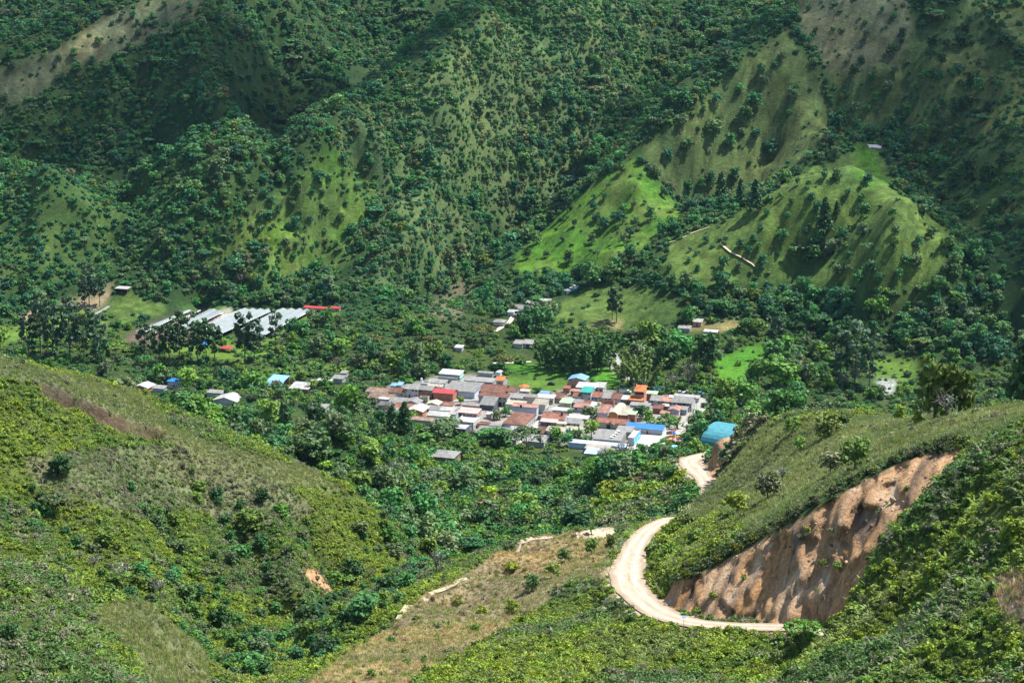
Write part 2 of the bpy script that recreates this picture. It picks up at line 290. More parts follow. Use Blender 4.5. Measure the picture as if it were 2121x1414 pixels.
PXG, PYG = project(np.stack([GX, GY, GZ], -1))
def ground(px, py, ymin=0, ymax=9999):
    """first point of the terrain met by the sight line of a pixel beyond distance ymin"""
    u = (px - 1060.5) / FP / (cp - sp_ * (707 - py) / FP)
    f = (u - U[0]) / (U[1] - U[0]); i = int(np.clip(np.floor(f), 0, NU - 2)); f = min(max(f - i, 0), 1)
    z = GZ[:, i] * (1 - f) + GZ[:, i + 1] * f; r = HC - tanv(py) * DS
    ok = np.nonzero((z >= r) & (DS > ymin) & (DS < ymax))[0]
    if not len(ok):
        Y = min(max(HC / tanv(py), ymin), ymax); return np.array([u * Y, Y, height(u * Y, Y)])
    k = ok[0]
    Y = DS[k] if k == 0 or DS[k - 1] < ymin else DS[k - 1] + (DS[k] - DS[k - 1]) * min(1, max(0, (r[k - 1] - z[k - 1]) / max(1e-6, (r[k - 1] - z[k - 1]) + (z[k] - r[k]))))
    return np.array([u * Y, Y, height(u * Y, Y)])
def height(x, y):
    x = np.asarray(x, float); y = np.asarray(y, float)
    j = np.clip(np.searchsorted(DS, y) - 1, 0, ND - 2); g = np.clip((y - DS[j]) / (DS[j + 1] - DS[j]), 0, 1)
    f = (x / y - U[0]) / (U[1] - U[0]); i = np.clip(np.floor(f).astype(int), 0, NU - 2); f = np.clip(f - i, 0, 1)
    return (GZ[j, i] * (1 - f) + GZ[j, i + 1] * f) * (1 - g) + (GZ[j + 1, i] * (1 - f) + GZ[j + 1, i + 1] * f) * g

# ---- what grows or lies where: (colour, trees and shrubs per 1000 m2, palette)
COL = dict(forest=(.024, .050, .014), scrub=(.046, .082, .020), scrubdry=(.074, .110, .038), pasture=(.060, .142, .014), pastureb=(.068, .112, .024), olive=(.070, .098, .030), brown=(.086, .094, .048), drygrass=(.215, .170, .098), greygrass=(.112, .125, .058),
           yellowgrass=(.20, .17, .07), earth=(.36, .215, .12), earthpink=(.30, .20, .14), earthdark=(.130, .078, .052), stones=(.36, .33, .29), lawn=(.085, .150, .022), lawnb=(.055, .165, .015), dirt=(.45, .345, .24), soil=(.105, .080, .064), field=(.105, .100, .055), concrete=(.24, .22, .19), bowl=(.035, .058, .015), near=(.062, .088, .018))
# name, colour, trees, shrubs, palette, ymin, ymax, polygon
ZN = [
 ('mountain', 'forest', 40, 70, 'deep', 1190, 2400, None),
 ('valley', 'bowl', 9, 70, 'lush', 880, 1190, None),
 ('bowl', 'bowl', 13, 150, 'lush', 606, 900, None),
 ('near', 'near', 0, 1150, 'near', 0, 606, None),
 ('foot', 'forest', 36, 30, 'deep', 1150, 1330, [(1400, 600), (1640, 590), (1780, 620), (1900, 600), (1960, 600), (1820, 700), (1700, 690), (1560, 660), (1420, 660)]),
 ('meadow', 'brown', 0, 5, 'deep', 1300, 2200, [(-80, 190), (0, 145), (35, 135), (90, 112), (158, 76), (183, 48), (214, 33), (303, 0), (430, -30), (405, 40), (330, 72), (280, 97), (215, 128), (170, 132), (150, 142), (110, 175), (80, 192), (30, 215), (-80, 250)]),
 ('deep', 'forest', 46, 20, 'deep', 1250, 2200, [(490, -40), (1080, -40), (1020, 0), (980, 40), (870, 130), (745, 187), (600, 300), (520, 340), (440, 300), (480, 150)]),
 ('leftface', 'forest', 42, 120, 'deep', 1250, 2200, [(-60, 250), (220, 140), (430, 30), (480, 150), (380, 280), (250, 350), (100, 330), (-60, 320)]),
 ('triangle', 'scrub', 16, 110, 'deep', 1180, 2200, [(-60, 350), (60, 325), (110, 335), (190, 385), (250, 420), (280, 450), (230, 560), (100, 590), (-60, 600)]),
 ('midface', 'scrub', 34, 110, 'deep', 1180, 2200, [(380, 280), (500, 330), (560, 330), (450, 400), (330, 480), (270, 440), (250, 380)]),
 ('centre', 'scrubdry', 25, 200, 'mixed', 1180, 2200, [(1100, -40), (1000, 40), (880, 150), (850, 180), (700, 230), (700, 300), (900, 330), (1000, 450), (1060, 470), (1180, 380), (1280, 250), (1400, 150), (1420, -40)]),
 ('centrelow', 'scrubdry', 21, 170, 'mixed', 1180, 2200, [(690, 300), (900, 330), (1010, 510), (940, 580), (800, 600), (740, 600), (770, 480)]),
 ('litface', 'pastureb', 26, 60, 'mixed', 1180, 2200, [(690, 312), (640, 340), (560, 415), (470, 490), (400, 560), (420, 600), (560, 600), (660, 590), (760, 500), (790, 400), (740, 350)]),
 ('bright', 'pasture', 2, 4, 'mixed', 1180, 2200, [(655, 345), (695, 313), (712, 325), (690, 360), (640, 395)]),
 ('bright', 'pasture', 2, 4, 'mixed', 1180, 2200, [(735, 405), (768, 425), (755, 470), (700, 500), (690, 480)]),
 ('bright', 'pasture', 2, 4, 'mixed', 1180, 2200, [(575, 575), (600, 545), (650, 535), (645, 560)]),
 ('bright', 'pasture', 2, 4, 'mixed', 1180, 2200, [(520, 500), (560, 470), (610, 470), (570, 520)]),
 ('ravine', 'forest', 48, 40, 'deep', 1250, 2200, [(1350, -40), (1620, -40), (1600, 30), (1510, 105), (1440, 170), (1380, 228), (1320, 270), (1280, 260), (1330, 150)]),
 ('field', 'field', 0, 60, 'mixed', 1150, 1500, [(878, 642), (892, 615), (950, 585), (985, 590), (980, 635), (950, 660), (890, 660)]),
 ('olive', 'olive', 0, 6, 'deep', 1200, 2200, [(1630, 58), (1570, 105), (1490, 175), (1440, 225), (1380, 270), (1330, 310), (1345, 345), (1430, 430), (1480, 410), (1560, 410), (1640, 350), (1720, 275), (1740, 222), (1690, 150)]),
 ('upright', 'olive', 0, 14, 'deep', 1250, 2200, [(1660, 60), (1700, 140), (1750, 220), (1740, 285), (1800, 275), (1900, 240), (1985, 140), (2010, -40), (1640, -40)]),
 ('brownright', 'brown', 0, 6, 'deep', 1300, 2200, [(1650, -40), (1890, -40), (1890, 60), (1860, 120), (1770, 150), (1710, 150), (1660, 60)]),
 ('clump', 'forest', 30, 60, 'deep', 1300, 2200, [(1875, -20), (2000, -20), (1985, 30), (1950, 58), (1900, 58), (1880, 20)]),
 ('treeline', 'forest', 22, 90, 'deep', 1250, 2200, [(1635, 40), (1660, 55), (1690, 110), (1745, 205), (1762, 230), (1735, 240), (1700, 160), (1650, 90)]),
 ('farright', 'olive', 4, 40, 'deep', 1250, 2200, [(1990, -40), (2200, -40), (2200, 330), (1990, 310), (1880, 290), (1900, 245), (1975, 150)]),
 ('rightmid', 'scrub', 9, 40, 'deep', 1180, 2200, [(1870, 290), (2200, 330), (2200, 440), (2050, 520), (1990, 470), (1910, 400)]),
 ('pasture', 'pasture', 0, 3, 'mixed', 1180, 1500, [(1317, 325), (1262, 358), (1200, 408), (1140, 468), (1075, 520), (1060, 560), (1150, 575), (1240, 565), (1290, 535), (1340, 505), (1420, 445), (1370, 390), (1335, 345)]),
 ('righthill', 'pastureb', 0, 6, 'mixed', 1100, 1500, [(1800, 300), (1720, 330), (1600, 397), (1500, 455), (1430, 485), (1385, 512), (1340, 560), (1400, 592), (1560, 600), (1640, 590), (1780, 620), (1880, 600), (1960, 560), (1970, 480), (1900, 430), (1850, 370), (1825, 320)]),
 ('bright', 'pasture', 0, 4, 'mixed', 1180, 1500, [(1775, 300), (1812, 305), (1815, 350), (1845, 380), (1840, 395), (1780, 380), (1770, 345)]),
 ('gully', 'forest', 22, 60, 'deep', 1100, 1500, [(1625, 560), (1680, 500), (1740, 470), (1770, 500), (1700, 545), (1650, 570)]),
 ('forestright', 'forest', 42, 30, 'deep', 1000, 1500, [(1965, 490), (2200, 420), (2200, 760), (1950, 740), (1830, 700), (1960, 610)]),
 ('midpasture', 'pastureb', 0, 4, 'mixed', 1120, 1420, [(1165, 625), (1230, 588), (1300, 592), (1400, 612), (1412, 660), (1290, 682), (1150, 672)]),
 ('yellow', 'yellowgrass', 0, 4, 'mixed', 1120, 1300, [(1230, 668), (1290, 660), (1290, 682), (1235, 682)]),
 ('drymeadow', 'drygrass', 0, 4, 'mixed', 1120, 1330, [(35, 655), (150, 622), (205, 602), (235, 585), (225, 610), (205, 640), (120, 640), (48, 672)]),
 ('lawn', 'lawn', 1, 8, 'lush', 1100, 1300, [(-40, 680), (48, 672), (130, 645), (200, 645), (170, 670), (60, 700), (-40, 730)]),
 ('leftfield', 'pastureb', 0, 6, 'mixed', 1120, 1330, [(205, 640), (262, 608), (340, 630), (345, 648), (255, 672), (205, 690)]),
 ('soil', 'soil', 0, 0, 'mixed', 1100, 1300, [(252, 706), (300, 672), (388, 645), (470, 648), (470, 660), (405, 700), (360, 712), (300, 712)]),
 ('stones', 'stones', 0, 0, 'mixed', 1100, 1300, [(458, 645), (490, 642), (470, 655), (445, 664)]),
 ('ghfront', 'lawn', 1, 40, 'lush', 1040, 1240, [(330, 708), (470, 704), (570, 708), (575, 738), (480, 745), (340, 730)]),
 ('lawn', 'lawn', 0, 3, 'mixed', 1100, 1300, [(640, 648), (720, 640), (690, 652), (650, 664), (560, 712), (548, 708)]),
 ('lawn', 'lawnb', 0, 4, 'lush', 1100, 1300, [(360, 640), (480, 634), (470, 643), (380, 645)]),
 ('villagefield', 'lawn', 0, 3, 'lush', 980, 1150, [(1040, 777), (1190, 772), (1172, 800), (1130, 816), (1064, 806), (1040, 792)]),
 ('greenfield', 'lawnb', 0, 6, 'lush', 1000, 1150, [(1015, 757), (1270, 757), (1290, 790), (1240, 805), (1180, 776), (1080, 774)]),
 ('greenfield', 'lawnb', 0, 6, 'lush', 980, 1200, [(1475, 745), (1560, 714), (1610, 718), (1565, 775), (1530, 800), (1490, 798)]),
 ('stonefield', 'lawn', 0, 25, 'lush', 980, 1200, [(1790, 742), (1895, 748), (1895, 808), (1820, 806)]),
 ('yellow', 'yellowgrass', 0, 3, 'mixed', 1050, 1250, [(1415, 672), (1530, 664), (1535, 682), (1470, 684), (1418, 688)]),
 ('plaza', 'concrete', 0, 0, 'lush', 900, 1100, [(1550, 842), (1590, 832), (1640, 838), (1632, 862), (1560, 866)]),
 ('lawn', 'lawnb', 0, 2, 'lush', 900, 1100, [(1640, 848), (1690, 848), (1692, 868), (1648, 866)]),
 ('riverbed', 'stones', 0, 2, 'lush', 1000, 1200, [(1248, 735), (1280, 732), (1330, 790), (1300, 792), (1270, 762)]),
 ('riverbed', 'stones', 0, 6, 'lush', 960, 1200, [(1815, 785), (1858, 785), (1850, 815), (1830, 825)]),
 ('banana', 'lawn', 1, 60, 'lush', 960, 1200, [(560, 765), (700, 752), (740, 775), (680, 778), (600, 790), (480, 800), (500, 780)]),
 ('villageground', 'concrete', 0, 0, 'lush', 880, 1120, [(762, 808), (838, 795), (915, 778), (1030, 776), (1050, 800), (1062, 810), (1130, 818), (1172, 803), (1250, 806), (1300, 816), (1450, 822), (1462, 838), (1420, 900), (1385, 905), (1340, 944), (1240, 940), (1180, 920), (1085, 910), (1000, 900), (950, 892), (860, 866), (785, 840)]),
 ('landslide', 'earthpink', 2, 40, 'near', 640, 860, [(975, 1060), (1000, 1018), (1030, 1015), (1066, 1045), (1058, 1070), (1030, 1090), (1000, 1085)]),
 ('hillcrest', 'greygrass', 0, 130, 'grey', 480, 606, [(-60, 735), (0, 742), (290, 812), (350, 875), (420, 908), (640, 972), (760, 1040), (690, 1010), (560, 1010), (400, 960), (330, 908), (200, 860), (60, 790), (-60, 770)]),
 ('midgrey', 'greygrass', 0, 900, 'nearg', 440, 590, [(40, 950), (150, 930), (330, 922), (480, 960), (580, 1010), (660, 1050), (600, 1085), (480, 1085), (380, 1050), (300, 1075), (180, 1040), (80, 1010)]),
 ('nearflank', 'greygrass', 0, 90, 'grey', 240, 345, [(205, 1245), (300, 1245), (420, 1335), (450, 1460), (330, 1460), (270, 1340), (195, 1290)]),
 ('barespur', 'drygrass', 0, 55, 'dry', 280, 600, [(600, 1450), (640, 1412), (700, 1368), (800, 1298), (870, 1233), (950, 1188), (1040, 1138), (1100, 1110), (1225, 1095), (1275, 1110), (1255, 1200), (1180, 1200), (1130, 1250), (1000, 1335), (880, 1400), (830, 1450)]),
 ('spurflank', 'near', 0, 520, 'near', 280, 470, [(1000, 1335), (1130, 1250), (1255, 1200), (1300, 1250), (1340, 1290), (1250, 1300), (1130, 1330), (1000, 1390)]),
 ('shoulder', 'greygrass', 0, 170, 'grey', 336, 700, [(1500, 885), (1620, 874), (2200, 836), (2200, 884), (2000, 922), (1930, 934), (1780, 992), (1560, 1122), (1400, 1202), (1370, 1180), (1390, 1090), (1470, 1000), (1520, 950)]),
 ('shoulderbush', 'near', 0, 800, 'near', 370, 560, [(1340, 1130), (1390, 1080), (1500, 1060), (1560, 1110), (1400, 1200), (1350, 1200)]),
 ('knoll', 'bowl', 0, 230, 'near', 560, 760, [(1200, 1085), (1260, 1010), (1345, 972), (1400, 960), (1440, 1010), (1400, 1060), (1300, 1090), (1240, 1095)]),
 ('knollcut', 'earthdark', 0, 12, 'near', 600, 760, [(1200, 1088), (1228, 1054), (1262, 1014), (1302, 990), (1345, 980), (1340, 1000), (1280, 1030), (1230, 1072), (1212, 1092)]),
 ('leftscarp', 'earthdark', 0, 10, 'grey', 505, 556, [(78, 792), (140, 812), (210, 846), (280, 876), (340, 888), (335, 900), (280, 896), (205, 874), (140, 842), (80, 808)]),
 ('scar', 'earth', 0, 220, 'grey', 480, 560, [(626, 1184), (650, 1180), (668, 1184), (702, 1228), (670, 1226), (640, 1210)]),
 ('crackpatch', 'earthpink', 0, 30, 'grey', 220, 300, [(2040, 1200), (2100, 1180), (2160, 1200), (2160, 1330), (2080, 1290)]),
 ('cut', 'earth', 0, 5, 'near', 334, 394, CUT),
 ('cutend', 'earth', 0, 4, 'near', 650, 710, CUTB),
 ('rim', 'scrub', 0, 900, 'rim', 338, 395, [(1385, 1196), (1400, 1186), (1450, 1165), (1560, 1106), (1650, 1058), (1700, 1028), (1780, 979), (1850, 946), (1930, 920), (2000, 910), (2000, 926), (1930, 938), (1850, 963), (1780, 998), (1700, 1047), (1650, 1078), (1560, 1126), (1450, 1186), (1400, 1206), (1385, 1212)]),
 ('clearing', 'dirt', 0, 3, 'dry', 540, 640, [(1205, 1100), (1240, 1090), (1278, 1094), (1280, 1112), (1215, 1112)]),
]
wx = fbm(GX, GY, 14, 3, 21); wy = fbm(GX, GY, 14, 3, 22)
wamp = np.interp(GY, [0, 300, 700, 900, 1150, 1300], [9, 9, 7, 1.5, 4, 9])
qx, qy = PXG + wx * wamp, PYG + wy * wamp * .8
ZI = np.zeros(GX.shape, int)
for k, z in enumerate(ZN):
    m = (GY >= z[5]) & (GY <= z[6])
    if z[7]: m &= inpoly(qx, qy, z[7])
    ZI[m] = k
_k = [z[0] for z in ZN].index('leftscarp'); ZI[(ZI == _k)] = [z[0] for z in ZN].index('hillcrest')
ZI[(_in > .25) & (_sd > -.3) & (_sd < 1.15 + 1.0 * fbm(GX, GY, 6, 2, 93))] = _k
GC = np.array([COL[z[1]] for z in ZN])[ZI]
soft = GC.copy()
for c in range(3): soft[..., c] = blur(GC[..., c], 2)
GC = soft
# broad natural variation: drier and lusher patches, bare flecks, cattle tracks along the slope
n1 = fbm(GX, GY, 30, 4, 31)[..., None]; n2 = fbm(GX, GY, 6, 3, 32)[..., None]
GC = GC * (1 + .30 * n1 + .28 * n2) * (1 + n1 * np.array([.22, .0, -.1]))
pas = np.isin(ZI, [k for k, z in enumerate(ZN) if z[1] in ('pasture', 'pastureb', 'olive', 'brown')])
trk = fbm(GX * .25, GY * .25 + GZ * 1.1, 1.5, 2, 33)
GC[pas] *= (1 + .36 * np.clip(trk[pas] * 2, -1, 1))[:, None]
brt = ZI == -1
for k, z in enumerate(ZN):
    if z[1] == 'pasture': brt |= ZI == k
mixo = np.clip(fbm(GX, GY, 24, 4, 37) * 1.6 + .35, 0, 1)[..., None] * brt[..., None] * .65
GC = GC * (1 - mixo) + np.array((.098, .118, .034)) * mixo * (1 + .4 * n2)
dirtw = (1 - sstep(RH - .2, RH + 2.4, RD + fbm(GX, GY, 5, 3, 35) * 2.6))[..., None]
GC = GC * (1 - dirtw) + np.array(COL['dirt']) * (1 + .25 * n2) * dirtw
GC = np.clip(GC, .008, .8)

def nodemat(name):
    m = bpy.data.materials.new(name); m.use_nodes = True
    return m, m.node_tree.nodes, m.node_tree.links, m.node_tree.nodes['Principled BSDF']
def noise_node(N, L, vec, scale, detail=4, rough=.6):
    n = N.new('ShaderNodeTexNoise'); n.inputs['Scale'].default_value = scale; n.inputs['Detail'].default_value = detail; n.inputs['Roughness'].default_value = rough
    if vec: L.new(vec, n.inputs['Vector'])
    return n
def ramp(N, L, src, a, b):
    r = N.new('ShaderNodeMapRange'); r.inputs['From Min'].default_value = .3; r.inputs['From Max'].default_value = .7; r.inputs['To Min'].default_value = a; r.inputs['To Max'].default_value = b
    L.new(src, r.inputs['Value']); return r.outputs['Result']
def mul(N, L, col, val):
    v = N.new('ShaderNodeVectorMath'); v.operation = 'SCALE'; L.new(col, v.inputs[0]); L.new(val, v.inputs['Scale']); return v.outputs['Vector']
gm, N, L, B = nodemat('hillside_ground')
B.inputs['Roughness'].default_value = .95; B.inputs['Specular IOR Level'].default_value = .1
geo = N.new('ShaderNodeNewGeometry'); att = N.new('ShaderNodeAttribute'); att.attribute_name = 'ground'
na = noise_node(N, L, geo.outputs['Position'], .35, 6, .7); nb = noise_node(N, L, geo.outputs['Position'], 1.6, 4, .7)
c1 = mul(N, L, att.outputs['Color'], ramp(N, L, na.outputs['Fac'], .62, 1.38)); c1 = mul(N, L, c1, ramp(N, L, nb.outputs['Fac'], .7, 1.3))
# cattle tracks: narrow steps that follow the contour of the grazed slopes
sx = N.new('ShaderNodeSeparateXYZ'); L.new(geo.outputs['Position'], sx.inputs[0]); nw = noise_node(N, L, geo.outputs['Position'], .05, 6, .65)
ma = N.new('ShaderNodeMath'); ma.operation = 'MULTIPLY_ADD'; ma.inputs[1].default_value = 60; L.new(nw.outputs['Fac'], ma.inputs[0])
mb = N.new('ShaderNodeMath'); mb.operation = 'MULTIPLY_ADD'; mb.inputs[1].default_value = 3.4; L.new(sx.outputs['Z'], mb.inputs[0]); L.new(ma.outputs[0], mb.inputs[2]); ma.inputs[2].default_value = 0
ms = N.new('ShaderNodeMath'); ms.operation = 'SINE'; L.new(mb.outputs[0], ms.inputs[0])
mr = N.new('ShaderNodeMapRange'); mr.inputs['From Min'].default_value = -1; mr.inputs['From Max'].default_value = .6; mr.inputs['To Min'].default_value = .66; mr.inputs['To Max'].default_value = 1.10; L.new(ms.outputs[0], mr.inputs['Value']); ng_ = noise_node(N, L, geo.outputs['Position'], .11, 3, .6); mk = N.new('ShaderNodeMath'); mk.operation = 'MULTIPLY'; L.new(att.outputs['Alpha'], mk.inputs[0]); L.new(ramp(N, L, ng_.outputs['Fac'], -.4, 1.0), mk.inputs[1]); mk.use_clamp = True
mm = N.new('ShaderNodeMix'); mm.inputs['A'].default_value = 1.0; L.new(mk.outputs[0], mm.inputs['Factor']); L.new(mr.outputs['Result'], mm.inputs['B']); c1 = mul(N, L, c1, mm.outputs['Result'])
L.new(c1, B.inputs['Base Color'])
bp = N.new('ShaderNodeBump'); bp.inputs['Strength'].default_value = .9; bp.inputs['Distance'].default_value = .9
nc = noise_node(N, L, geo.outputs['Position'], .8, 6, .72); L.new(nc.outputs['Fac'], bp.inputs['Height']); L.new(bp.outputs['Normal'], B.inputs['Normal'])

def grid_obj(name, X, Y, Z, colour, mat, kind='structure'):
    nd, nu = X.shape; me = bpy.data.meshes.new(name)
    v = np.stack([X, Y, Z], -1).reshape(-1, 3).astype(np.float32)
    idx = np.arange(nd * nu).reshape(nd, nu)
    f = np.stack([idx[:-1, :-1], idx[:-1, 1:], idx[1:, 1:], idx[1:, :-1]], -1).reshape(-1)
    me.vertices.add(len(v)); me.vertices.foreach_set('co', v.ravel())
    me.loops.add(len(f)); me.loops.foreach_set('vertex_index', f.astype(np.int32))
    me.polygons.add(len(f) // 4); me.polygons.foreach_set('loop_start', np.arange(0, len(f), 4, dtype=np.int32))
    me.update(calc_edges=True); me.polygons.foreach_set('use_smooth', np.ones(len(f) // 4, bool))
    if colour is not None:
        a = me.attributes.new('ground', 'FLOAT_COLOR', 'POINT'); a.data.foreach_set('color', np.concatenate([colour.reshape(-1, 3), np.ones((nd * nu, 1)) if colour.shape[-1] == 3 and name != 'terrain' else blur(pas.astype(float), 2).reshape(-1, 1)], 1).astype(np.float32).ravel())
    me.materials.append(mat)
    o = bpy.data.objects.new(name, me); C.objects.link(o); o['kind'] = kind
    return o
# the faces of the cuts are furrowed and broken: pushed in and out sideways, with an undercut turf lip at the rim
def furrow(w, dx, dy, k):
    s = GX * dy - GY * dx; f = np.abs(fbm(s, GZ * .16, 5.5, 3, 71 + k)) * 2 - .55; q = fbm(s, GZ * .8, 1.9, 3, 74 + k); led = fbm(s * .3, GZ, 2.2, 2, 77 + k)
    o = w * (2.2 * f + 2.2 * q + 2.4 * led); return dx * o, dy * o
c1 = blur((cut & (ZI == [z[0] for z in ZN].index('cut'))).astype(float), 2); c2 = blur(cutb.astype(float), 2); c3 = blur((ZI == [z[0] for z in ZN].index('leftscarp')).astype(float), 1)
ex, ey = furrow(c1, -.45, -.89, 0); fx, fy = furrow(c2, -.95, -.3, 5); hx, hy = furrow(c3 * .5, -.2, -.98, 9)
lipy = np.interp(PXG, [1365, 1400, 1450, 1560, 1650, 1700, 1780, 1850, 1930, 2000], [1232, 1202, 1182, 1122, 1074, 1044, 994, 960, 935, 924])
lip = np.exp(-((PYG - lipy + 5) / 7.0) ** 2) * ((GY > 338) & (GY < 395) & (PXG > 1380) & (PXG < 2010)) * 1.3
MX, MY = GX + ex + fx + hx - .45 * lip, GY + ey + fy + hy - .89 * lip
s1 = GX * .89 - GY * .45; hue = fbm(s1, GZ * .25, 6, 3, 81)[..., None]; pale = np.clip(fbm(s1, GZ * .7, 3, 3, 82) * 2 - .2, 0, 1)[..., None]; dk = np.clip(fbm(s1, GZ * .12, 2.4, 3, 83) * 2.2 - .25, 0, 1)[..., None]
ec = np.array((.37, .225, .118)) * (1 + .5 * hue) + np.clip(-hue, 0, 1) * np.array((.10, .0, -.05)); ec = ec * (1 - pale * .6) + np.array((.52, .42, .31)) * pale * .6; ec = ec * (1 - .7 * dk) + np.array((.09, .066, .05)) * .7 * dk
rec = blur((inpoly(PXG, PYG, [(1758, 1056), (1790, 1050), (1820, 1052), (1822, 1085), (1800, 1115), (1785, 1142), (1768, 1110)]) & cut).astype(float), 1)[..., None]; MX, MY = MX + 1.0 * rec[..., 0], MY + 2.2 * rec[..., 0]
ec = ec * (1 - .75 * rec) + np.array((.085, .065, .05)) * .75 * rec  # recess in the cut face: its darkness is put into the earth colour
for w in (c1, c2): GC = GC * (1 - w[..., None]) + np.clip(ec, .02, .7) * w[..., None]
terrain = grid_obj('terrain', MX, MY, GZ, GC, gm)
terrain['label'] = 'green mountainsides, valley floor and scrubby foreground hills'

# ---- the dirt road as a crowned strip with soft wheel tracks
rm, N, L, B = nodemat('pale_dirt_road'); B.inputs['Roughness'].default_value = .95; B.inputs['Specular IOR Level'].default_value = .1
geo = N.new('ShaderNodeAttribute'); geo.attribute_name = 'along'; mp = N.new('ShaderNodeMapping'); mp.inputs['Scale'].default_value = (1, .07, 1); L.new(geo.outputs['Vector'], mp.inputs['Vector']); na = noise_node(N, L, mp.outputs['Vector'], 1.1, 5, .65); nb = noise_node(N, L, geo.outputs['Vector'], .55, 5, .7)
rgb = N.new('ShaderNodeAttribute'); rgb.attribute_name = 'ground'
c1 = mul(N, L, rgb.outputs['Color'], ramp(N, L, na.outputs['Fac'], .70, 1.22)); c1 = mul(N, L, c1, ramp(N, L, nb.outputs['Fac'], .86, 1.12)); L.new(c1, B.inputs['Base Color'])
bp = N.new('ShaderNodeBump'); bp.inputs['Strength'].default_value = .25; bp.inputs['Distance'].default_value = .1; L.new(nb.outputs['Fac'], bp.inputs['Height']); L.new(bp.outputs['Normal'], B.inputs['Normal'])
def strip(name, P, W, mat, cols, lift=.06, off=(-1, -.72, -.42, 0, .42, .72, 1), edge=.0):
    T = np.gradient(P, axis=0); Nn = np.stack([-T[:, 1], T[:, 0], np.zeros(len(P))], 1); Nn /= np.linalg.norm(Nn, axis=1)[:, None]
    k = np.array(off); jit = 1 + edge * fbm(np.arange(len(P)) * 1.0, np.zeros(len(P)), 12, 3, 77)
    X = P[:, None, :] + Nn[:, None, :] * (k[None, :, None] * (W * jit)[:, None, None])
    Z = P[:, 2][:, None] + lift + .10 * (1 - np.abs(k))[None, :] + 0 * X[..., 0]
    c = np.broadcast_to(np.array(cols, float)[None], (len(P), len(k), 3)).copy()
    o = grid_obj(name, X[..., 0], X[..., 1], Z, c, mat)
    s = np.cumsum(np.r_[0, np.linalg.norm(np.diff(P, axis=0), axis=1)]); uv = np.stack([k[None] * W[:, None], np.repeat(s[:, None], len(k), 1), 0 * X[..., 0]], -1)
    o.data.attributes.new('along', 'FLOAT_VECTOR', 'POINT').data.foreach_set('vector', uv.astype(np.float32).ravel()); return o
dcol = [(.27, .20, .13), (.31, .245, .175), (.44, .365, .28), (.34, .27, .195), (.44, .365, .28), (.31, .245, .175), (.27, .20, .13)]
RP2, RPW2 = resample(RC, RW, 1.2)
road = strip('dirt_road', RP2, RPW2, rm, dcol, edge=.16); road['label'] = 'pale dirt road winding down towards the village'
# ================================================================== plants
def mesh_from(verts, faces, name, mats, matidx=None, smooth=False):
    me = bpy.data.meshes.new(name); me.from_pydata([tuple(v) for v in verts], [], faces)
    for m in mats: me.materials.append(m)
    if matidx is not None: me.polygons.foreach_set('material_index', np.array(matidx, np.int32))
    if smooth: me.polygons.foreach_set('use_smooth', np.ones(len(faces), bool))
    me.update(); return me
def leafmat(name, trans=.28, var=.35, rough=.55):
    m, N, L, B = nodemat(name)
    a = N.new('ShaderNodeAttribute'); a.attribute_type = 'INSTANCER'; a.attribute_name = 'tint'
    g = N.new('ShaderNodeNewGeometry')
    r = N.new('ShaderNodeMapRange'); r.inputs['To Min'].default_value = 1 - var; r.inputs['To Max'].default_value = 1 + var; L.new(g.outputs['Random Per Island'], r.inputs['Value'])
    c = mul(N, L, a.outputs['Color'], r.outputs['Result'])
    L.new(c, B.inputs['Base Color']); B.inputs['Roughness'].default_value = rough; B.inputs['Specular IOR Level'].default_value = .22
    t = N.new('ShaderNodeBsdfTranslucent'); y = N.new('ShaderNodeVectorMath'); y.operation = 'MULTIPLY'; y.inputs[1].default_value = (1.25, 1.15, .5); L.new(c, y.inputs[0]); L.new(y.outputs['Vector'], t.inputs['Color'])
    mx = N.new('ShaderNodeMixShader'); mx.inputs['Fac'].default_value = trans
    L.new(B.outputs[0], mx.inputs[1]); L.new(t.outputs[0], mx.inputs[2]); L.new(mx.outputs[0], N['Material Output'].inputs['Surface'])
    return m
LEAF = leafmat('leaves', .24, .30); LEAFD = leafmat('dense_leaves', .18, .32, .6)
bark, N, L, B = nodemat('bark'); B.inputs['Roughness'].default_value = .9
g = N.new('ShaderNodeNewGeometry'); nn = noise_node(N, L, g.outputs['Position'], 3, 4); cr = N.new('ShaderNodeMix'); cr.data_type = 'RGBA'; cr.inputs['A'].default_value = (.06, .045, .033, 1); cr.inputs['B'].default_value = (.19, .16, .13, 1)
L.new(nn.outputs['Fac'], cr.inputs['Factor']); L.new(cr.outputs['Result'], B.inputs['Base Color'])

class Leaves:
    def __init__(s, seed): s.v = []; s.f = []; s.r = np.random.default_rng(seed)
    def leaf(s, p, n, size, aspect=1.0):
        n = n / (np.linalg.norm(n) + 1e-9); a = np.cross(n, s.r.normal(size=3)); a /= np.linalg.norm(a) + 1e-9; b = np.cross(n, a)
        i = len(s.v); a = a * size; b = b * size * aspect
        bend = n * size * .25
        s.v += [p - a * .9 - b * .35 - bend, p + a * .25 - b, p + a - bend, p + a * .2 + b * .9, p - a * .8 + b * .5 - bend]; s.f.append((i, i + 1, i + 2, i + 3, i + 4))
    def lobe(s, c, rad, n, size, squash=.8, fill=.5, up=.35, jit=.45):
        c = np.array(c, float)
        for _ in range(n):
            d = s.r.normal(size=3); d /= np.linalg.norm(d)
            if d[2] < -.35 and s.r.random() < .6: d[2] = -d[2]
            q = fill + (1 - fill) * s.r.random() ** .6
            p = c + d * np.array([1, 1, squash]) * rad * q * (1 + .12 * s.r.normal())
            s.leaf(p, d * .8 + np.array([0, 0, up]) + s.r.normal(size=3) * jit, size * (.6 + .8 * s.r.random()))
    def mesh(s, name, mat=None): return mesh_from(s.v, s.f, name, [mat or LEAF])
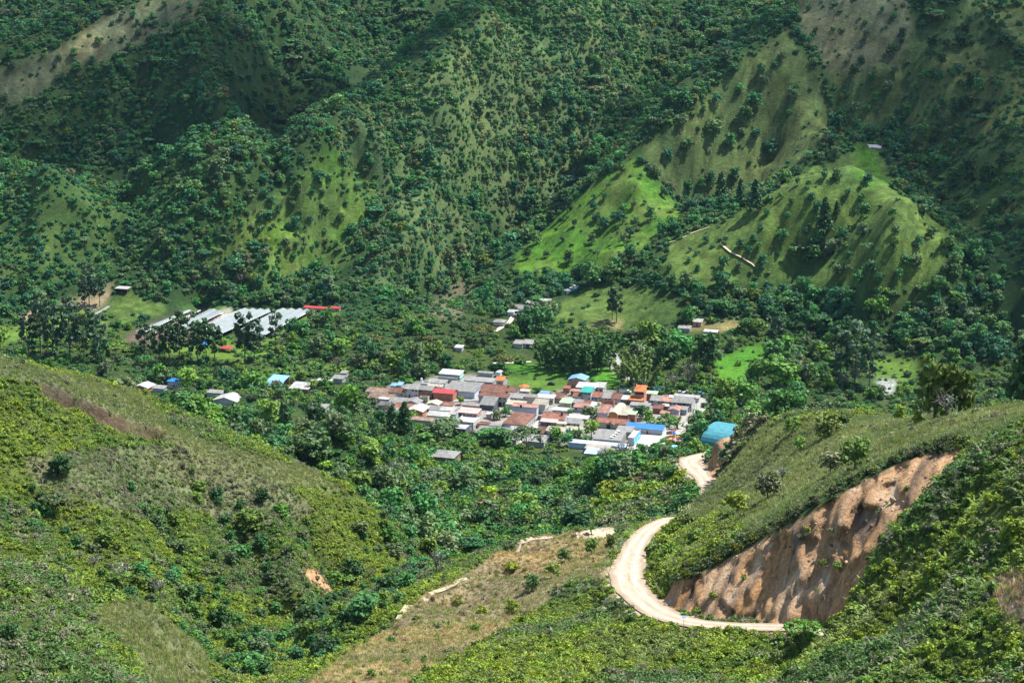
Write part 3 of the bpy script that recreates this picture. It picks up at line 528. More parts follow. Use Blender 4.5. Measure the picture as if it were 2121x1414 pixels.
def tube(V, F, pts, rads, n=6):
    base = len(V); pts = [np.array(p, float) for p in pts]
    for i, p in enumerate(pts):
        t = pts[min(i + 1, len(pts) - 1)] - pts[max(i - 1, 0)]; t /= np.linalg.norm(t) + 1e-9
        a = np.cross(t, [.3, 1, .1]); a /= np.linalg.norm(a); b = np.cross(t, a)
        for k in range(n): V.append(p + (a * math.cos(k * 2 * math.pi / n) + b * math.sin(k * 2 * math.pi / n)) * rads[i])
    for i in range(len(pts) - 1):
        for k in range(n): F.append((base + i * n + k, base + i * n + (k + 1) % n, base + (i + 1) * n + (k + 1) % n, base + (i + 1) * n + k))
def trunk_mesh(name, h, r, limbs, seed, lean=.05):
    q = np.random.default_rng(seed); V, F = [], []
    top = np.array([q.normal() * lean * h, q.normal() * lean * h, h])
    tube(V, F, [(0, 0, -.08), (0, 0, h * .1), top * .5 + [lean * .1, 0, 0], top], [r * 1.35, r, r * .75, r * .45])
    for l in limbs: tube(V, F, [top * l[0], top * l[0] + (np.array(l[1]) - top * l[0]) * .5 + [0, 0, .03], l[1]], [r * .5, r * .33, r * .12], 5)
    return mesh_from(V, F, name, [bark], smooth=True)
# unit trees: height about 1, built at z = 0 .. 1
def round_tree(seed, wide=.48, nl=11, ln=30, size=.062, low=.30):
    q = np.random.default_rng(seed); Lv = Leaves(seed); limbs = []
    Lv.lobe((0, 0, .34 + .5 * low + .12), wide * .66, ln * 3, size, .95)
    for k in range(nl):
        a = k * 2.4 + q.random(); e = q.random(); rr = wide * (.55 + .25 * q.random()) * math.sqrt(max(.1, 1 - ((e - .38) / .72) ** 2))
        c = (math.cos(a) * rr, math.sin(a) * rr, low + .13 + (.76 - low) * e); rad = wide * (.34 + .22 * q.random())
        Lv.lobe(c, rad, ln, size, .78)
        if k % 3 == 0: limbs.append((.55, c))
    return Lv.mesh('crown'), trunk_mesh('trunk', .55, .030, limbs, seed)
def tall_tree(seed, nl=13, size=.034):                                   # slender with separate leaf clumps
    q = np.random.default_rng(seed); Lv = Leaves(seed); limbs = []
    for k in range(nl):
        z = .30 + .68 * (k + .5) / nl; a = k * 2.4 + q.random() * .8; rr = (.10 + .05 * q.random()) * (1.25 - abs(z - .6))
        c = (math.cos(a) * rr, math.sin(a) * rr, z); Lv.lobe(c, .065 + .035 * q.random(), 30, size, .95, .3); limbs.append((min(1, z * .92 / .92 - .08), c))
    return Lv.mesh('crown'), trunk_mesh('trunk', .93, .013, limbs, seed, .02)
def flat_tree(seed):                                                      # spreading layered crown
    q = np.random.default_rng(seed); Lv = Leaves(seed); limbs = []
    for k in range(12):
        a = k * 2.4; rr = .62 * math.sqrt((k + .5) / 12); c = (math.cos(a) * rr, math.sin(a) * rr, .82 - .22 * rr + .10 * q.random()); Lv.lobe(c, .20 + .07 * q.random(), 34, .058, .42, .35, .9)
        if k > 4: limbs.append((.6, c))
    return Lv.mesh('crown'), trunk_mesh('trunk', .6, .028, limbs, seed)
def cone_tree(seed):
    q = np.random.default_rng(seed); Lv = Leaves(seed)
    for k in range(46):
        z = .12 + .86 * (k / 46) ; rr = .26 * (1.05 - z); a = k * 2.4
        Lv.lobe((math.cos(a) * rr * .7, math.sin(a) * rr * .7, z), .06 + .10 * (1 - z), 9, .046, .5, .3, .2)
    return Lv.mesh('crown'), trunk_mesh('trunk', .9, .018, [], seed, .01)
def bare_tree(seed):                                                      # leafless grey branches
    q = np.random.default_rng(seed); V, F = [], []
    tube(V, F, [(0, 0, -.05), (0, 0, .3), (.02, .01, .55)], [.035, .03, .02])
    for k in range(16):
        a = k * 2.4; b = np.array([math.cos(a) * .16, math.sin(a) * .16, .5 + .2 * q.random()]); c = b + [math.cos(a) * .25 * q.random(), math.sin(a) * .25 * q.random(), .15 + .25 * q.random()]
        tube(V, F, [(0, 0, .3 + .015 * k), b, c], [.018, .012, .004], 4)
        for _ in range(3): tube(V, F, [b + (c - b) * q.random(), c + q.normal(size=3) * .12], [.007, .002], 3)
    Lv = Leaves(seed)
    for _ in range(90): d = q.normal(size=3); d /= np.linalg.norm(d); Lv.leaf(np.array([0, 0, .68]) + d * np.array([.40, .40, .3]) * (.5 + .5 * q.random()), d, .030)
    return Lv.mesh('crown'), mesh_from(V, F, 'trunk', [bark], smooth=True)
def shrub_mesh(seed, nl=7, ln=34, size=.085, h=.55):
    q = np.random.default_rng(seed); Lv = Leaves(seed); Lv.lobe((0, 0, h * .42), .42, ln, size, .8, .2, .5, .9)
    for k in range(nl): a = k * 2.4 + q.random(); rr = .32 * (.5 + .6 * q.random()); Lv.lobe((math.cos(a) * rr, math.sin(a) * rr, h * (.25 + .5 * q.random())), .17 + .16 * q.random(), ln, size * (.7 + .6 * q.random()), .95, .15, .5, .9)
    return Lv.mesh('shrub', LEAFD)
def tuft_mesh(seed, n=26, h=1.0, w=.022, spread=.6):
    q = np.random.default_rng(seed); V, F = [], []
    for _ in range(n):
        a = q.random() * 6.283; o = np.array([q.normal() * .22, q.normal() * .22, 0]); d = np.array([math.cos(a), math.sin(a), 0]) * spread * q.random(); hh = h * (.5 + .5 * q.random()); s = np.array([-math.sin(a), math.cos(a), 0]) * w
        i = len(V); V += [o - s, o + s, o + d * .45 + [0, 0, hh * .62] + s * .8, o + d * .45 + [0, 0, hh * .62] - s * .8, o + d + [0, 0, hh]]; F += [(i, i + 1, i + 2, i + 3), (i + 3, i + 2, i + 4)]
    return mesh_from(V, F, 'tuft', [LEAF])
def banana_mesh(seed, n=11):
    q = np.random.default_rng(seed); V, F = [], []
    for k in range(n):
        a = k * 2.4 + q.random() * .5; e = .35 + .55 * q.random(); ln = .75 + .3 * q.random(); d = np.array([math.cos(a), math.sin(a), 0]); s = np.array([-math.sin(a), math.cos(a), 0])
        i = len(V); m = 5
        for j in range(m + 1):
            t = j / m; p = np.array([0, 0, .42]) + d * ln * t * (.45 + .4 * (1 - e)) + np.array([0, 0, 1]) * (ln * t * e * 1.5 - .62 * t * t); w = .115 * math.sin(math.pi * (.12 + .86 * t)) + .01
            V += [p - s * w - [0, 0, w * .3], p, p + s * w - [0, 0, w * .3]]
        for j in range(m): b = i + j * 3; F += [(b, b + 1, b + 4, b + 3), (b + 1, b + 2, b + 5, b + 4)]
    return mesh_from(V, F, 'leaves', [LEAF])
def stem_mesh(name, h, r):
    V, F = [], []; tube(V, F, [(0, 0, -.05), (0, 0, h * .5), (0, 0, h)], [r, r * .85, r * .6], 6); return mesh_from(V, F, name, [bark], smooth=True)
def bamboo_mesh(seed):
    q = np.random.default_rng(seed); Lv = Leaves(seed); V, F = [], []
    for k in range(9):
        a = k * 2.4; b = np.array([math.cos(a), math.sin(a), 0]) * .10 * math.sqrt(k); d = np.array([math.cos(a), math.sin(a), 0]) * (.08 + .14 * q.random())
        P = [b + d * t * t * 1.4 + np.array([0, 0, t * (1 - .12 * t) * (.8 + .25 * q.random() * 0 + .02 * k)]) for t in np.linspace(0, 1, 6)]
        tube(V, F, P, [.010, .009, .008, .006, .004, .002], 4)
        for t in np.linspace(.25, 1, 12): p = b + d * t * t * 1.4 + np.array([0, 0, t * (1 - .12 * t) * (.8 + .02 * k)]); Lv.lobe(p, .055 + .03 * (1 - t), 9, .030, .8, .2, .2)
    return Lv.mesh('foliage'), mesh_from(V, F, 'culms', [bark], smooth=True)

ROUND = [round_tree(11, .48, 13, 30, .06, .10), round_tree(12, .44, 11, 32, .06, .06), round_tree(13, .54, 14, 30, .06, .14), round_tree(14, .42, 12, 30, .06, .04), round_tree(15, .50, 10, 34, .06, .20)]
TALL = [tall_tree(21), tall_tree(22, 15), tall_tree(23, 11)]
FLAT = [flat_tree(31), flat_tree(32)]; CONE = [cone_tree(41)]; BARE = [bare_tree(51), bare_tree(52)]
SHRUB = [shrub_mesh(61), shrub_mesh(62, 9, 30), shrub_mesh(63, 5, 40, .095, .7), shrub_mesh(64, 8, 32, .08, .45)]
def fern_mesh(seed, n=15):
    q = np.random.default_rng(seed); V, F = [], []
    for k in range(n):
        a = k * 2.4 + q.random() * .6; e = .3 + .6 * q.random(); ln = .42 + .26 * q.random(); d = np.array([math.cos(a), math.sin(a), 0]); s = np.array([-math.sin(a), math.cos(a), 0]); i = len(V); m = 5; o = q.normal(size=3) * [.16, .16, 0]
        for j in range(m + 1):
            t = j / m; p = o + d * ln * t + np.array([0, 0, 1]) * (ln * e * 1.9 * t - .55 * t * t); w = .075 * math.sin(math.pi * (.1 + .88 * t)) * (1.25 if j % 2 else .7) + .004
            V += [p - s * w - [0, 0, w * .4], p, p + s * w - [0, 0, w * .4]]
        for j in range(m): b = i + j * 3; F += [(b, b + 1, b + 4, b + 3), (b + 1, b + 2, b + 5, b + 4)]
    return mesh_from(V, F, 'fern', [LEAF])
def twig_mesh(seed):
    q = np.random.default_rng(seed); V, F = [], []
    for k in range(16):
        a = k * 2.4; o = q.normal(size=3) * [.1, .1, 0]; e = o + np.array([math.cos(a) * .45 * q.random(), math.sin(a) * .45 * q.random(), .45 + .4 * q.random()]); mid = o + (e - o) * .5 + q.normal(size=3) * .06
        tube(V, F, [o, mid, e], [.016, .012, .004], 3)
        for _ in range(2): tube(V, F, [mid, mid + (e - mid) * .6 + q.normal(size=3) * .14], [.009, .003], 3)
    nb = len(F); Lv = Leaves(seed)
    for _ in range(70): d = q.normal(size=3); Lv.leaf(np.array([0, 0, .5]) + d * [.22, .22, .14], d, .05)
    n0 = len(V); return mesh_from(V + Lv.v, F + [tuple(n0 + i for i in f) for f in Lv.f], 'twigs', [PALE, LEAF], [0] * nb + [1] * len(Lv.f))
PALE = plain_bark = bpy.data.materials.new('weathered_twigs'); PALE.use_nodes = True; PALE.node_tree.nodes['Principled BSDF'].inputs['Base Color'].default_value = (.30, .27, .22, 1); PALE.node_tree.nodes['Principled BSDF'].inputs['Roughness'].default_value = .9
FERN = [fern_mesh(75), fern_mesh(76, 19)]; TWIG = [twig_mesh(77)]
TUFT = [tuft_mesh(71), tuft_mesh(72, 34, 1, .02, .45)]
BANANA = [banana_mesh(81), banana_mesh(82)]; BANSTEM = stem_mesh('stem', .45, .05)
BAMBOO = [bamboo_mesh(91), bamboo_mesh(92)]
# palettes: base colours of the leaves
PAL = dict(deep=[(.036, .150, .052), (.056, .172, .044), (.034, .135, .062), (.088, .188, .048), (.105, .170, .070), (.054, .200, .050)],
           lush=[(.055, .165, .034), (.090, .210, .028), (.044, .135, .044), (.135, .230, .030), (.108, .165, .064), (.062, .190, .050), (.084, .145, .050)],
           mixed=[(.050, .180, .048), (.090, .205, .046), (.038, .148, .060), (.140, .190, .074), (.056, .172, .066)],
           near=[(.085, .160, .042), (.165, .185, .095), (.110, .195, .036), (.145, .225, .032), (.180, .255, .026), (.205, .275, .024), (.150, .205, .040)],
           nearg=[(.080, .150, .045), (.180, .185, .105), (.160, .165, .095), (.120, .190, .045), (.205, .200, .115)],
           rim=[(.070, .095, .030), (.060, .110, .022), (.110, .150, .018), (.085, .090, .045)],
           grey=[(.200, .205, .110), (.175, .195, .085), (.150, .180, .076), (.215, .205, .115), (.130, .190, .045)],
           dry=[(.250, .190, .100), (.200, .180, .072), (.150, .190, .036), (.260, .205, .120), (.110, .150, .040)])
def tint(pal, k=None):
    c = np.array(PAL[pal][rng.integers(len(PAL[pal])) if k is None else k]); return c * np.exp(.16 * rng.normal()) * (1 + .05 * rng.normal(size=3))

# ------------------------------------------------------------------ masses nobody could count: one object each, instanced on points
lib = bpy.data.collections.new('plant_library')
def libobj(me):
    o = bpy.data.objects.new(me.name, me); lib.objects.link(o); return o
def scatter(name, pts, rotz, scl, idx, tints, meshes, label, kindname='stuff'):
    col = bpy.data.collections.new('lib_' + name)
    for k, ms in enumerate(meshes):
        o = bpy.data.objects.new('%s_%02d' % (name, k), ms); col.objects.link(o)
    n = len(pts); me = bpy.data.meshes.new(name); me.vertices.add(n); me.vertices.foreach_set('co', np.asarray(pts, np.float32).ravel())
    for nm, ty, key, data in (('rot', 'FLOAT_VECTOR', 'vector', rotz), ('scl', 'FLOAT_VECTOR', 'vector', scl), ('tint', 'FLOAT_VECTOR', 'vector', np.clip(tints, .004, .6))):
        me.attributes.new(nm, ty, 'POINT').data.foreach_set(key, np.asarray(data, np.float32).ravel())
    me.attributes.new('idx', 'INT', 'POINT').data.foreach_set('value', np.asarray(idx, np.int32))
    ob = bpy.data.objects.new(name, me); C.objects.link(ob); ob['kind'] = kindname; ob['label'] = label
    ng = bpy.data.node_groups.new(name, 'GeometryNodeTree')
    ng.interface.new_socket('Geometry', in_out='INPUT', socket_type='NodeSocketGeometry'); ng.interface.new_socket('Geometry', in_out='OUTPUT', socket_type='NodeSocketGeometry')
    N, L = ng.nodes, ng.links; gi, go = N.new('NodeGroupInput'), N.new('NodeGroupOutput')
    ip = N.new('GeometryNodeInstanceOnPoints'); ci = N.new('GeometryNodeCollectionInfo'); ci.inputs['Collection'].default_value = col; ci.inputs['Separate Children'].default_value = True; ci.inputs['Reset Children'].default_value = True
    def na(nm, ty): x = N.new('GeometryNodeInputNamedAttribute'); x.data_type = ty; x.inputs['Name'].default_value = nm; return x.outputs['Attribute']
    L.new(gi.outputs[0], ip.inputs['Points']); L.new(ci.outputs[0], ip.inputs['Instance']); ip.inputs['Pick Instance'].default_value = True
    L.new(na('idx', 'INT'), ip.inputs['Instance Index']); L.new(na('rot', 'FLOAT_VECTOR'), ip.inputs['Rotation']); L.new(na('scl', 'FLOAT_VECTOR'), ip.inputs['Scale']); L.new(ip.outputs[0], go.inputs[0])
    md = ob.modifiers.new('scatter', 'NODES'); md.node_group = ng
    return ob
def joined(cr_tr):
    """crown and trunk as one mesh, for trees of the mass"""
    bm = bmesh.new(); bm.from_mesh(cr_tr[0]); k = len(bm.faces); bm.from_mesh(cr_tr[1]); bm.faces.ensure_lookup_table()
    for f in bm.faces[k:]: f.material_index = 1
    me = bpy.data.meshes.new('tree'); bm.to_mesh(me); bm.free(); me.materials.append(LEAF); me.materials.append(bark); return me
TREEM = [joined(t) for t in ROUND + TALL[:1] + FLAT[:1] + BARE[:1]]
# candidate positions: uniform over the plan, kept with the density of the zone they fall in
KEEP = []                                        # discs to keep clear: (x, y, radius)
def zone_at(x, y):
    j = np.clip(np.searchsorted(DS, y), 1, ND - 1); j = np.where(np.abs(DS[j - 1] - y) < np.abs(DS[j] - y), j - 1, j)
    i = np.clip(np.round((x / y - U[0]) / (U[1] - U[0])).astype(int), 0, NU - 1)
    global LASTG; LASTG = GUL[j, i]
    return ZI[j, i], RD[j, i] - RH[j, i], GC[j, i], vilw[j, i]
ZT = np.array([z[2] for z in ZN]) / 1000; ZS = np.array([z[3] for z in ZN]) / 1000
def candidates(dens_max, y0, y1, umax=.30):
    n = int(dens_max * umax * (y1 ** 2 - y0 ** 2)); y = np.sqrt(rng.random(n) * (y1 ** 2 - y0 ** 2) + y0 ** 2); x = (rng.random(n) * 2 - 1) * umax * y
    return x, y
# far things that no sight line from near the camera can reach are left out
ANG = (GZ - HC) / DS[:, None]; HOR = np.maximum.accumulate(ANG, axis=0)
def seen(x, y, z, slack):
    j = np.clip(np.searchsorted(DS, y) - 2, 0, ND - 1); i = np.clip(np.round((x / y - U[0]) / (U[1] - U[0])).astype(int), 0, NU - 1)
    return (z + slack - HC) / y > HOR[j, i] - .006
def clear_of(x, y):
    ok = np.ones(len(x), bool)
    for cx, cy, r in KEEP: ok &= (x - cx) ** 2 + (y - cy) ** 2 > r * r
    return ok
def pal_tints(zi, pals=None):
    out = np.empty((len(zi), 3))
    for k, z in enumerate(zi): out[k] = tint(ZN[z][4])
    return out
# ================================================================== the village
VA = R(-17)
def thing(name, label, cat, loc=(0, 0, 0), rotz=0, group=None, me=None):
    o = bpy.data.objects.new(name, me); C.objects.link(o); o.location = loc; o.rotation_euler = (0, 0, rotz)
    o['label'] = label; o['category'] = cat
    if group: o['group'] = group
    return o
def part(name, me, parent, label=None):
    o = bpy.data.objects.new(name, me); C.objects.link(o); o.parent = parent
    if label: o['label'] = label
    return o
_m = {}
def surf(kind, col):
    key = (kind, tuple(col))
    if key in _m: return _m[key]
    m, N, L, B = nodemat(kind); _m[key] = m
    g = N.new('ShaderNodeNewGeometry'); tc = N.new('ShaderNodeTexCoord'); oi = N.new('ShaderNodeObjectInfo')
    rgb = N.new('ShaderNodeRGB'); rgb.outputs[0].default_value = (*col, 1)
    n1 = noise_node(N, L, g.outputs['Position'], .45, 5, .65); n2 = noise_node(N, L, g.outputs['Position'], 2.6, 4, .7)
    a, b = dict(tile=(.55, 1.5), sheet=(.70, 1.25), metal=(.74, 1.16), wall=(.72, 1.15), brick=(.75, 1.2), paving=(.85, 1.12)).get(kind, (.85, 1.12))
    c = mul(N, L, rgb.outputs[0], ramp(N, L, n1.outputs['Fac'], a, b)); c = mul(N, L, c, ramp(N, L, n2.outputs['Fac'], (1 + a) / 2, (1 + b) / 2))
    if kind in ('sheet', 'tile'):                       # streaks that run down the slope, and the ribs of the sheets
        mp = N.new('ShaderNodeMapping'); mp.inputs['Scale'].default_value = (2.2, .22, .22); L.new(tc.outputs['Object'], mp.inputs['Vector'])
        n3 = noise_node(N, L, mp.outputs['Vector'], 1.3, 4, .7); c = mul(N, L, c, ramp(N, L, n3.outputs['Fac'], .72, 1.22))
    if kind == 'tile':                                   # mortar flecks and lichen
        n4 = noise_node(N, L, g.outputs['Position'], 1.1, 3, .8); r4 = N.new('ShaderNodeMapRange'); r4.inputs['From Min'].default_value = .62; r4.inputs['From Max'].default_value = .74; r4.inputs['To Max'].default_value = .55; L.new(n4.outputs['Fac'], r4.inputs['Value'])
        mx = N.new('ShaderNodeMix'); mx.data_type = 'RGBA'; mx.inputs['B'].default_value = (.36, .29, .23, 1); L.new(r4.outputs['Result'], mx.inputs['Factor']); L.new(c, mx.inputs['A']); c = mx.outputs['Result']
    hv = N.new('ShaderNodeMapRange'); hv.inputs['To Min'].default_value = .88; hv.inputs['To Max'].default_value = 1.12; L.new(oi.outputs['Random'], hv.inputs['Value']); c = mul(N, L, c, hv.outputs['Result'])
    L.new(c, B.inputs['Base Color']); B.inputs['Roughness'].default_value = .45 if kind == 'metal' else .85; B.inputs['Specular IOR Level'].default_value = .35 if kind == 'metal' else .2
    w = None
    if kind in ('tile', 'sheet', 'metal', 'brick'):
        w = N.new('ShaderNodeTexWave'); w.wave_type = 'BANDS'; w.bands_direction = 'Z' if kind == 'brick' else 'X'; w.inputs['Scale'].default_value = {'tile': 1.4, 'sheet': 1.2, 'metal': 1.0, 'brick': 2.5}[kind]; L.new(tc.outputs['Object'], w.inputs['Vector'])
        bp = N.new('ShaderNodeBump'); bp.inputs['Strength'].default_value = .5; bp.inputs['Distance'].default_value = .06; L.new(w.outputs['Fac'], bp.inputs['Height']); L.new(bp.outputs['Normal'], B.inputs['Normal'])
    return m
def plain(name, col, rough=.6, metal=0, spec=.3):
    key = (name, tuple(col))
    if key not in _m:
        m, N, L, B = nodemat(name); _m[key] = m
        g = N.new('ShaderNodeNewGeometry'); n1 = noise_node(N, L, g.outputs['Position'], 1.7, 4, .6); rgb = N.new('ShaderNodeRGB'); rgb.outputs[0].default_value = (*col, 1)
        L.new(mul(N, L, rgb.outputs[0], ramp(N, L, n1.outputs['Fac'], .88, 1.1)), B.inputs['Base Color']); B.inputs['Roughness'].default_value = rough; B.inputs['Metallic'].default_value = metal; B.inputs['Specular IOR Level'].default_value = spec
    return _m[key]
RC_ = dict(gr=('sheet', (.205, .20, .185)), gl=('sheet', (.34, .33, .31)), gd=('sheet', (.115, .11, .105)), ta=('sheet', (.30, .27, .21)), wh=('metal', (.46, .46, .45)), br=('tile', (.135, .066, .046)), ob=('tile', (.18, .125, .09)), rd=('tile', (.20, .088, .058)),
           og=('tile', (.42, .135, .045)), rm=('metal', (.40, .045, .05)), bl=('metal', (.018, .16, .48)), lb=('metal', (.15, .30, .48)), tg=('metal', (.025, .26, .20)), lg=('metal', (.33, .60, .27)), pk=('metal', (.46, .32, .28)), sa=('tile', (.28, .15, .115)), bg=('metal', (.36, .44, .54)), cr=('metal', (.55, .50, .32)))
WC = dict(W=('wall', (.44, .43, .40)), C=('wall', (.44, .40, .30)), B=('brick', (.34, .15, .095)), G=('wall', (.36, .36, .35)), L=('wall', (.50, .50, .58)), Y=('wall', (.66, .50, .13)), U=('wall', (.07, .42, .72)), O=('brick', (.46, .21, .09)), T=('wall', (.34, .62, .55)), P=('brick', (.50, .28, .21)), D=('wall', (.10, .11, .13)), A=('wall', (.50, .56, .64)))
GLASS = plain('window_glass', (.018, .024, .030), .15, 0, .5); WOODD = plain('painted_wood', (.15, .06, .035)); FRAME = plain('window_frame_paint', (.55, .54, .5)); BLUED = plain('blue_door_paint', (.02, .12, .30)); TIMB = plain('timber', (.20, .14, .09))
def boxes(lst, mats, name):
    """lst: (x0, y0, z0, x1, y1, z1, material index) joined in one mesh"""
    V, F, I = [], [], []
    for x0, y0, z0, x1, y1, z1, k in lst:
        b = len(V); V += [(x0, y0, z0), (x1, y0, z0), (x1, y1, z0), (x0, y1, z0), (x0, y0, z1), (x1, y0, z1), (x1, y1, z1), (x0, y1, z1)]
        for f in ((0, 3, 2, 1), (4, 5, 6, 7), (0, 1, 5, 4), (1, 2, 6, 5), (2, 3, 7, 6), (3, 0, 4, 7)): F.append(tuple(b + i for i in f)); I.append(k)
    return mesh_from(V, F, name, mats, I)
def slab(quads, th, mats, name):
    """roof planes (each a list of corner points, counter-clockwise seen from above), thickened downward"""
    V, F = [], []
    for q in quads:
        b = len(V); n = len(q); V += [tuple(p) for p in q] + [(p[0], p[1], p[2] - th) for p in q]
        F.append(tuple(range(b, b + n))); F.append(tuple(range(b + 2 * n - 1, b + n - 1, -1)))
        for i in range(n): j = (i + 1) % n; F.append((b + i, b + n + i, b + n + j, b + j))
    return mesh_from(V, F, name, mats)
def opening(root, kind, x, z, w, h, side='front', W=0, sill=True):
    nm = 'door' if kind in 'dDe' else 'window'; mats = {'d': [WOODD, FRAME], 'D': [BLUED, FRAME], 'e': [GLASS, TIMB], 'w': [GLASS, FRAME], 'k': [GLASS, WOODD]}[kind]
    L_ = [(-w / 2 - .09, -.10, -.09 * (nm == 'window'), -w / 2, .08, h + .09, 0), (w / 2, -.10, -.09 * (nm == 'window'), w / 2 + .09, .08, h + .09, 0), (-w / 2, -.10, h, w / 2, .08, h + .09, 0)]
    if nm == 'window': L_ += [(-w / 2 - .15, -.2, -.15, w / 2 + .15, -.0, -.003, 0), (-.03, -.09, 0, .03, .05, h, 0)]
    leaf = boxes([(-w / 2, -.05, 0, w / 2, .10, h, 0)], mats[:1], 'pane')
    if nm == 'window': o = part('window', boxes(L_, mats[1:], 'window'), root); part('pane', leaf, o)
    else: o = part('door', leaf, root); part('frame', boxes(L_, mats[1:], 'frame'), o)
    if side == 'front': o.location = (x, 0, z)
    else: o.location = (W, x, z); o.rotation_euler = (0, 0, R(90))
    return o
HOUSES = []
def house(xl, xr, ye, rh, h, roof, rk, wall, front='', right='', label='', depth=None, pitch=None, name='house', cat='house', rot=VA, base=None, back=None, over=.45, group='village houses'):
    bz = 0.0 if base is None else base; h = h * .92
    Y = (HC - bz - h) / tanv(ye); m = Y / FP * 1.02; X = (xl - 1060.5) * m
    w = max(2.2, (xr - xl) * m / math.cos(rot)); p = {'g': .30, 's': .13, 'f': 0, 'b': .28, 'h': .32, 'v': 0, 'o': .10}[roof] if pitch is None else pitch
    rh *= 1.1 if roof in 'gs' else 1; td = tanv(ye); d = rh * m / (td + p * .96) if roof in 'gsoh' else rh * m / td
    if depth: d = depth
    bk = min(d, 4.0) if back is None else back
    D = d + bk if roof in 'g' else (2 * d if roof == 'h' else d)
    if roof == 'h': D = max(D, 5)
    root = thing(name, label, cat, (X, Y, bz), rot, group)
    KEEP.append((X + math.cos(rot) * w / 2 - math.sin(rot) * D / 2, Y + math.sin(rot) * w / 2 + math.cos(rot) * D / 2, max(w, D) * .5)); HOUSES.append((X, Y, w, D, rot, bz))
    rm_ = [surf(*RC_[rk])]; wm = [surf(*WC[wall])]; o = over; zr = h + p * d; b = -1.2
    if roof == 'g':
        V = [(0, 0, b), (w, 0, b), (w, D, b), (0, D, b), (0, 0, h), (w, 0, h), (w, d, zr), (w, D, zr - p * bk), (0, D, zr - p * bk), (0, d, zr)]
        F = [(0, 1, 5, 4), (1, 2, 7, 6, 5), (2, 3, 8, 7), (3, 0, 4, 9, 8), (4, 5, 6, 9), (9, 6, 7, 8)]
        Q = [[(-o, -o, h - p * o + .1), (w + o, -o, h - p * o + .1), (w + o, d, zr + .1), (-o, d, zr + .1)], [(-o, d, zr + .1), (w + o, d, zr + .1), (w + o, D + o, zr - p * (bk + o) + .1), (-o, D + o, zr - p * (bk + o) + .1)]]
    elif roof in 'so':
        V = [(0, 0, b), (w, 0, b), (w, D, b), (0, D, b), (0, 0, h), (w, 0, h), (w, D, zr), (0, D, zr)]; F = [(0, 1, 5, 4), (1, 2, 6, 5), (2, 3, 7, 6), (3, 0, 4, 7), (4, 5, 6, 7)]
        Q = [[(-o, -o, h - p * o + .1), (w + o, -o, h - p * o + .1), (w + o, D + o * .5, zr + .1), (-o, D + o * .5, zr + .1)]]
    elif roof == 'f':
        V = [(0, 0, b), (w, 0, b), (w, D, b), (0, D, b), (0, 0, h), (w, 0, h), (w, D, h), (0, D, h)]; F = [(0, 1, 5, 4), (1, 2, 6, 5), (2, 3, 7, 6), (3, 0, 4, 7)]; Q = [[(.15, .15, h - .25), (w - .15, .15, h - .25), (w - .15, D - .15, h - .25), (.15, D - .15, h - .25)]]
    elif roof == 'b':
        zr = h + p * w / 2
        V = [(0, 0, b), (w, 0, b), (w, D, b), (0, D, b), (0, 0, h), (w, 0, h), (w, D, h), (0, D, h), (w / 2, 0, zr), (w / 2, D, zr)]; F = [(0, 1, 5, 8, 4), (1, 2, 6, 5), (2, 3, 7, 9, 6), (3, 0, 4, 7), (4, 8, 9, 7), (8, 5, 6, 9)]
        Q = [[(-o, -o, h - p * o + .1), (w / 2, -o, zr + .1), (w / 2, D + o, zr + .1), (-o, D + o, h - p * o + .1)], [(w / 2, -o, zr + .1), (w + o, -o, h - p * o + .1), (w + o, D + o, h - p * o + .1), (w / 2, D + o, zr + .1)]]
    elif roof == 'h':
        r = min(w, D) / 2; zr = h + p * r; e = h - p * o + .1; z2 = zr + .1
        V = [(0, 0, b), (w, 0, b), (w, D, b), (0, D, b), (0, 0, h), (w, 0, h), (w, D, h), (0, D, h)]; F = [(0, 1, 5, 4), (1, 2, 6, 5), (2, 3, 7, 6), (3, 0, 4, 7), (4, 5, 6, 7)]
        if w >= D: a1, a2 = (r, r, z2), (w - r, r, z2)
        else: a1, a2 = (r, r, z2), (r, D - r, z2)
        c = [(-o, -o, e), (w + o, -o, e), (w + o, D + o, e), (-o, D + o, e)]
        if w >= D: Q = [[c[0], c[1], a2, a1], [c[1], c[2], a2], [c[2], c[3], a1, a2], [c[3], c[0], a1]]
        else: Q = [[c[0], c[1], a1], [c[1], c[2], a2, a1], [c[2], c[3], a2], [c[3], c[0], a1, a2]]
    elif roof == 'v':
        V = [(0, 0, b), (w, 0, b), (w, D, b), (0, D, b), (0, 0, h), (w, 0, h), (w, D, h), (0, D, h)]; F = [(0, 1, 5, 4), (1, 2, 6, 5), (2, 3, 7, 6), (3, 0, 4, 7)]
        Q = []; n = 12; A = [(w / 2 - (w / 2 + .2) * math.cos(math.pi * i / n), h + .75 * (w / 2) * math.sin(math.pi * i / n)) for i in range(n + 1)]
        for i in range(n): Q.append([(A[i][0], -.3, A[i][1]), (A[i + 1][0], -.3, A[i + 1][1]), (A[i + 1][0], D, A[i + 1][1]), (A[i][0], D, A[i][1])])
        V += [(x, .1, z) for x, z in A]; F.append(tuple(range(8, 8 + n + 1)))
    if roof == 'o':
        part('post', boxes([(x - .1, y - .1, b, x + .1, y + .1, h + p * y - .04, 0) for x in (.1, w / 2, w - .1) for y in (.1, D - .1)], [TIMB], 'post'), root)
    else: part('walls', mesh_from(V, F, 'walls', wm), root)
    rf = part('roof', slab(Q, .12, rm_, 'roof'), root)
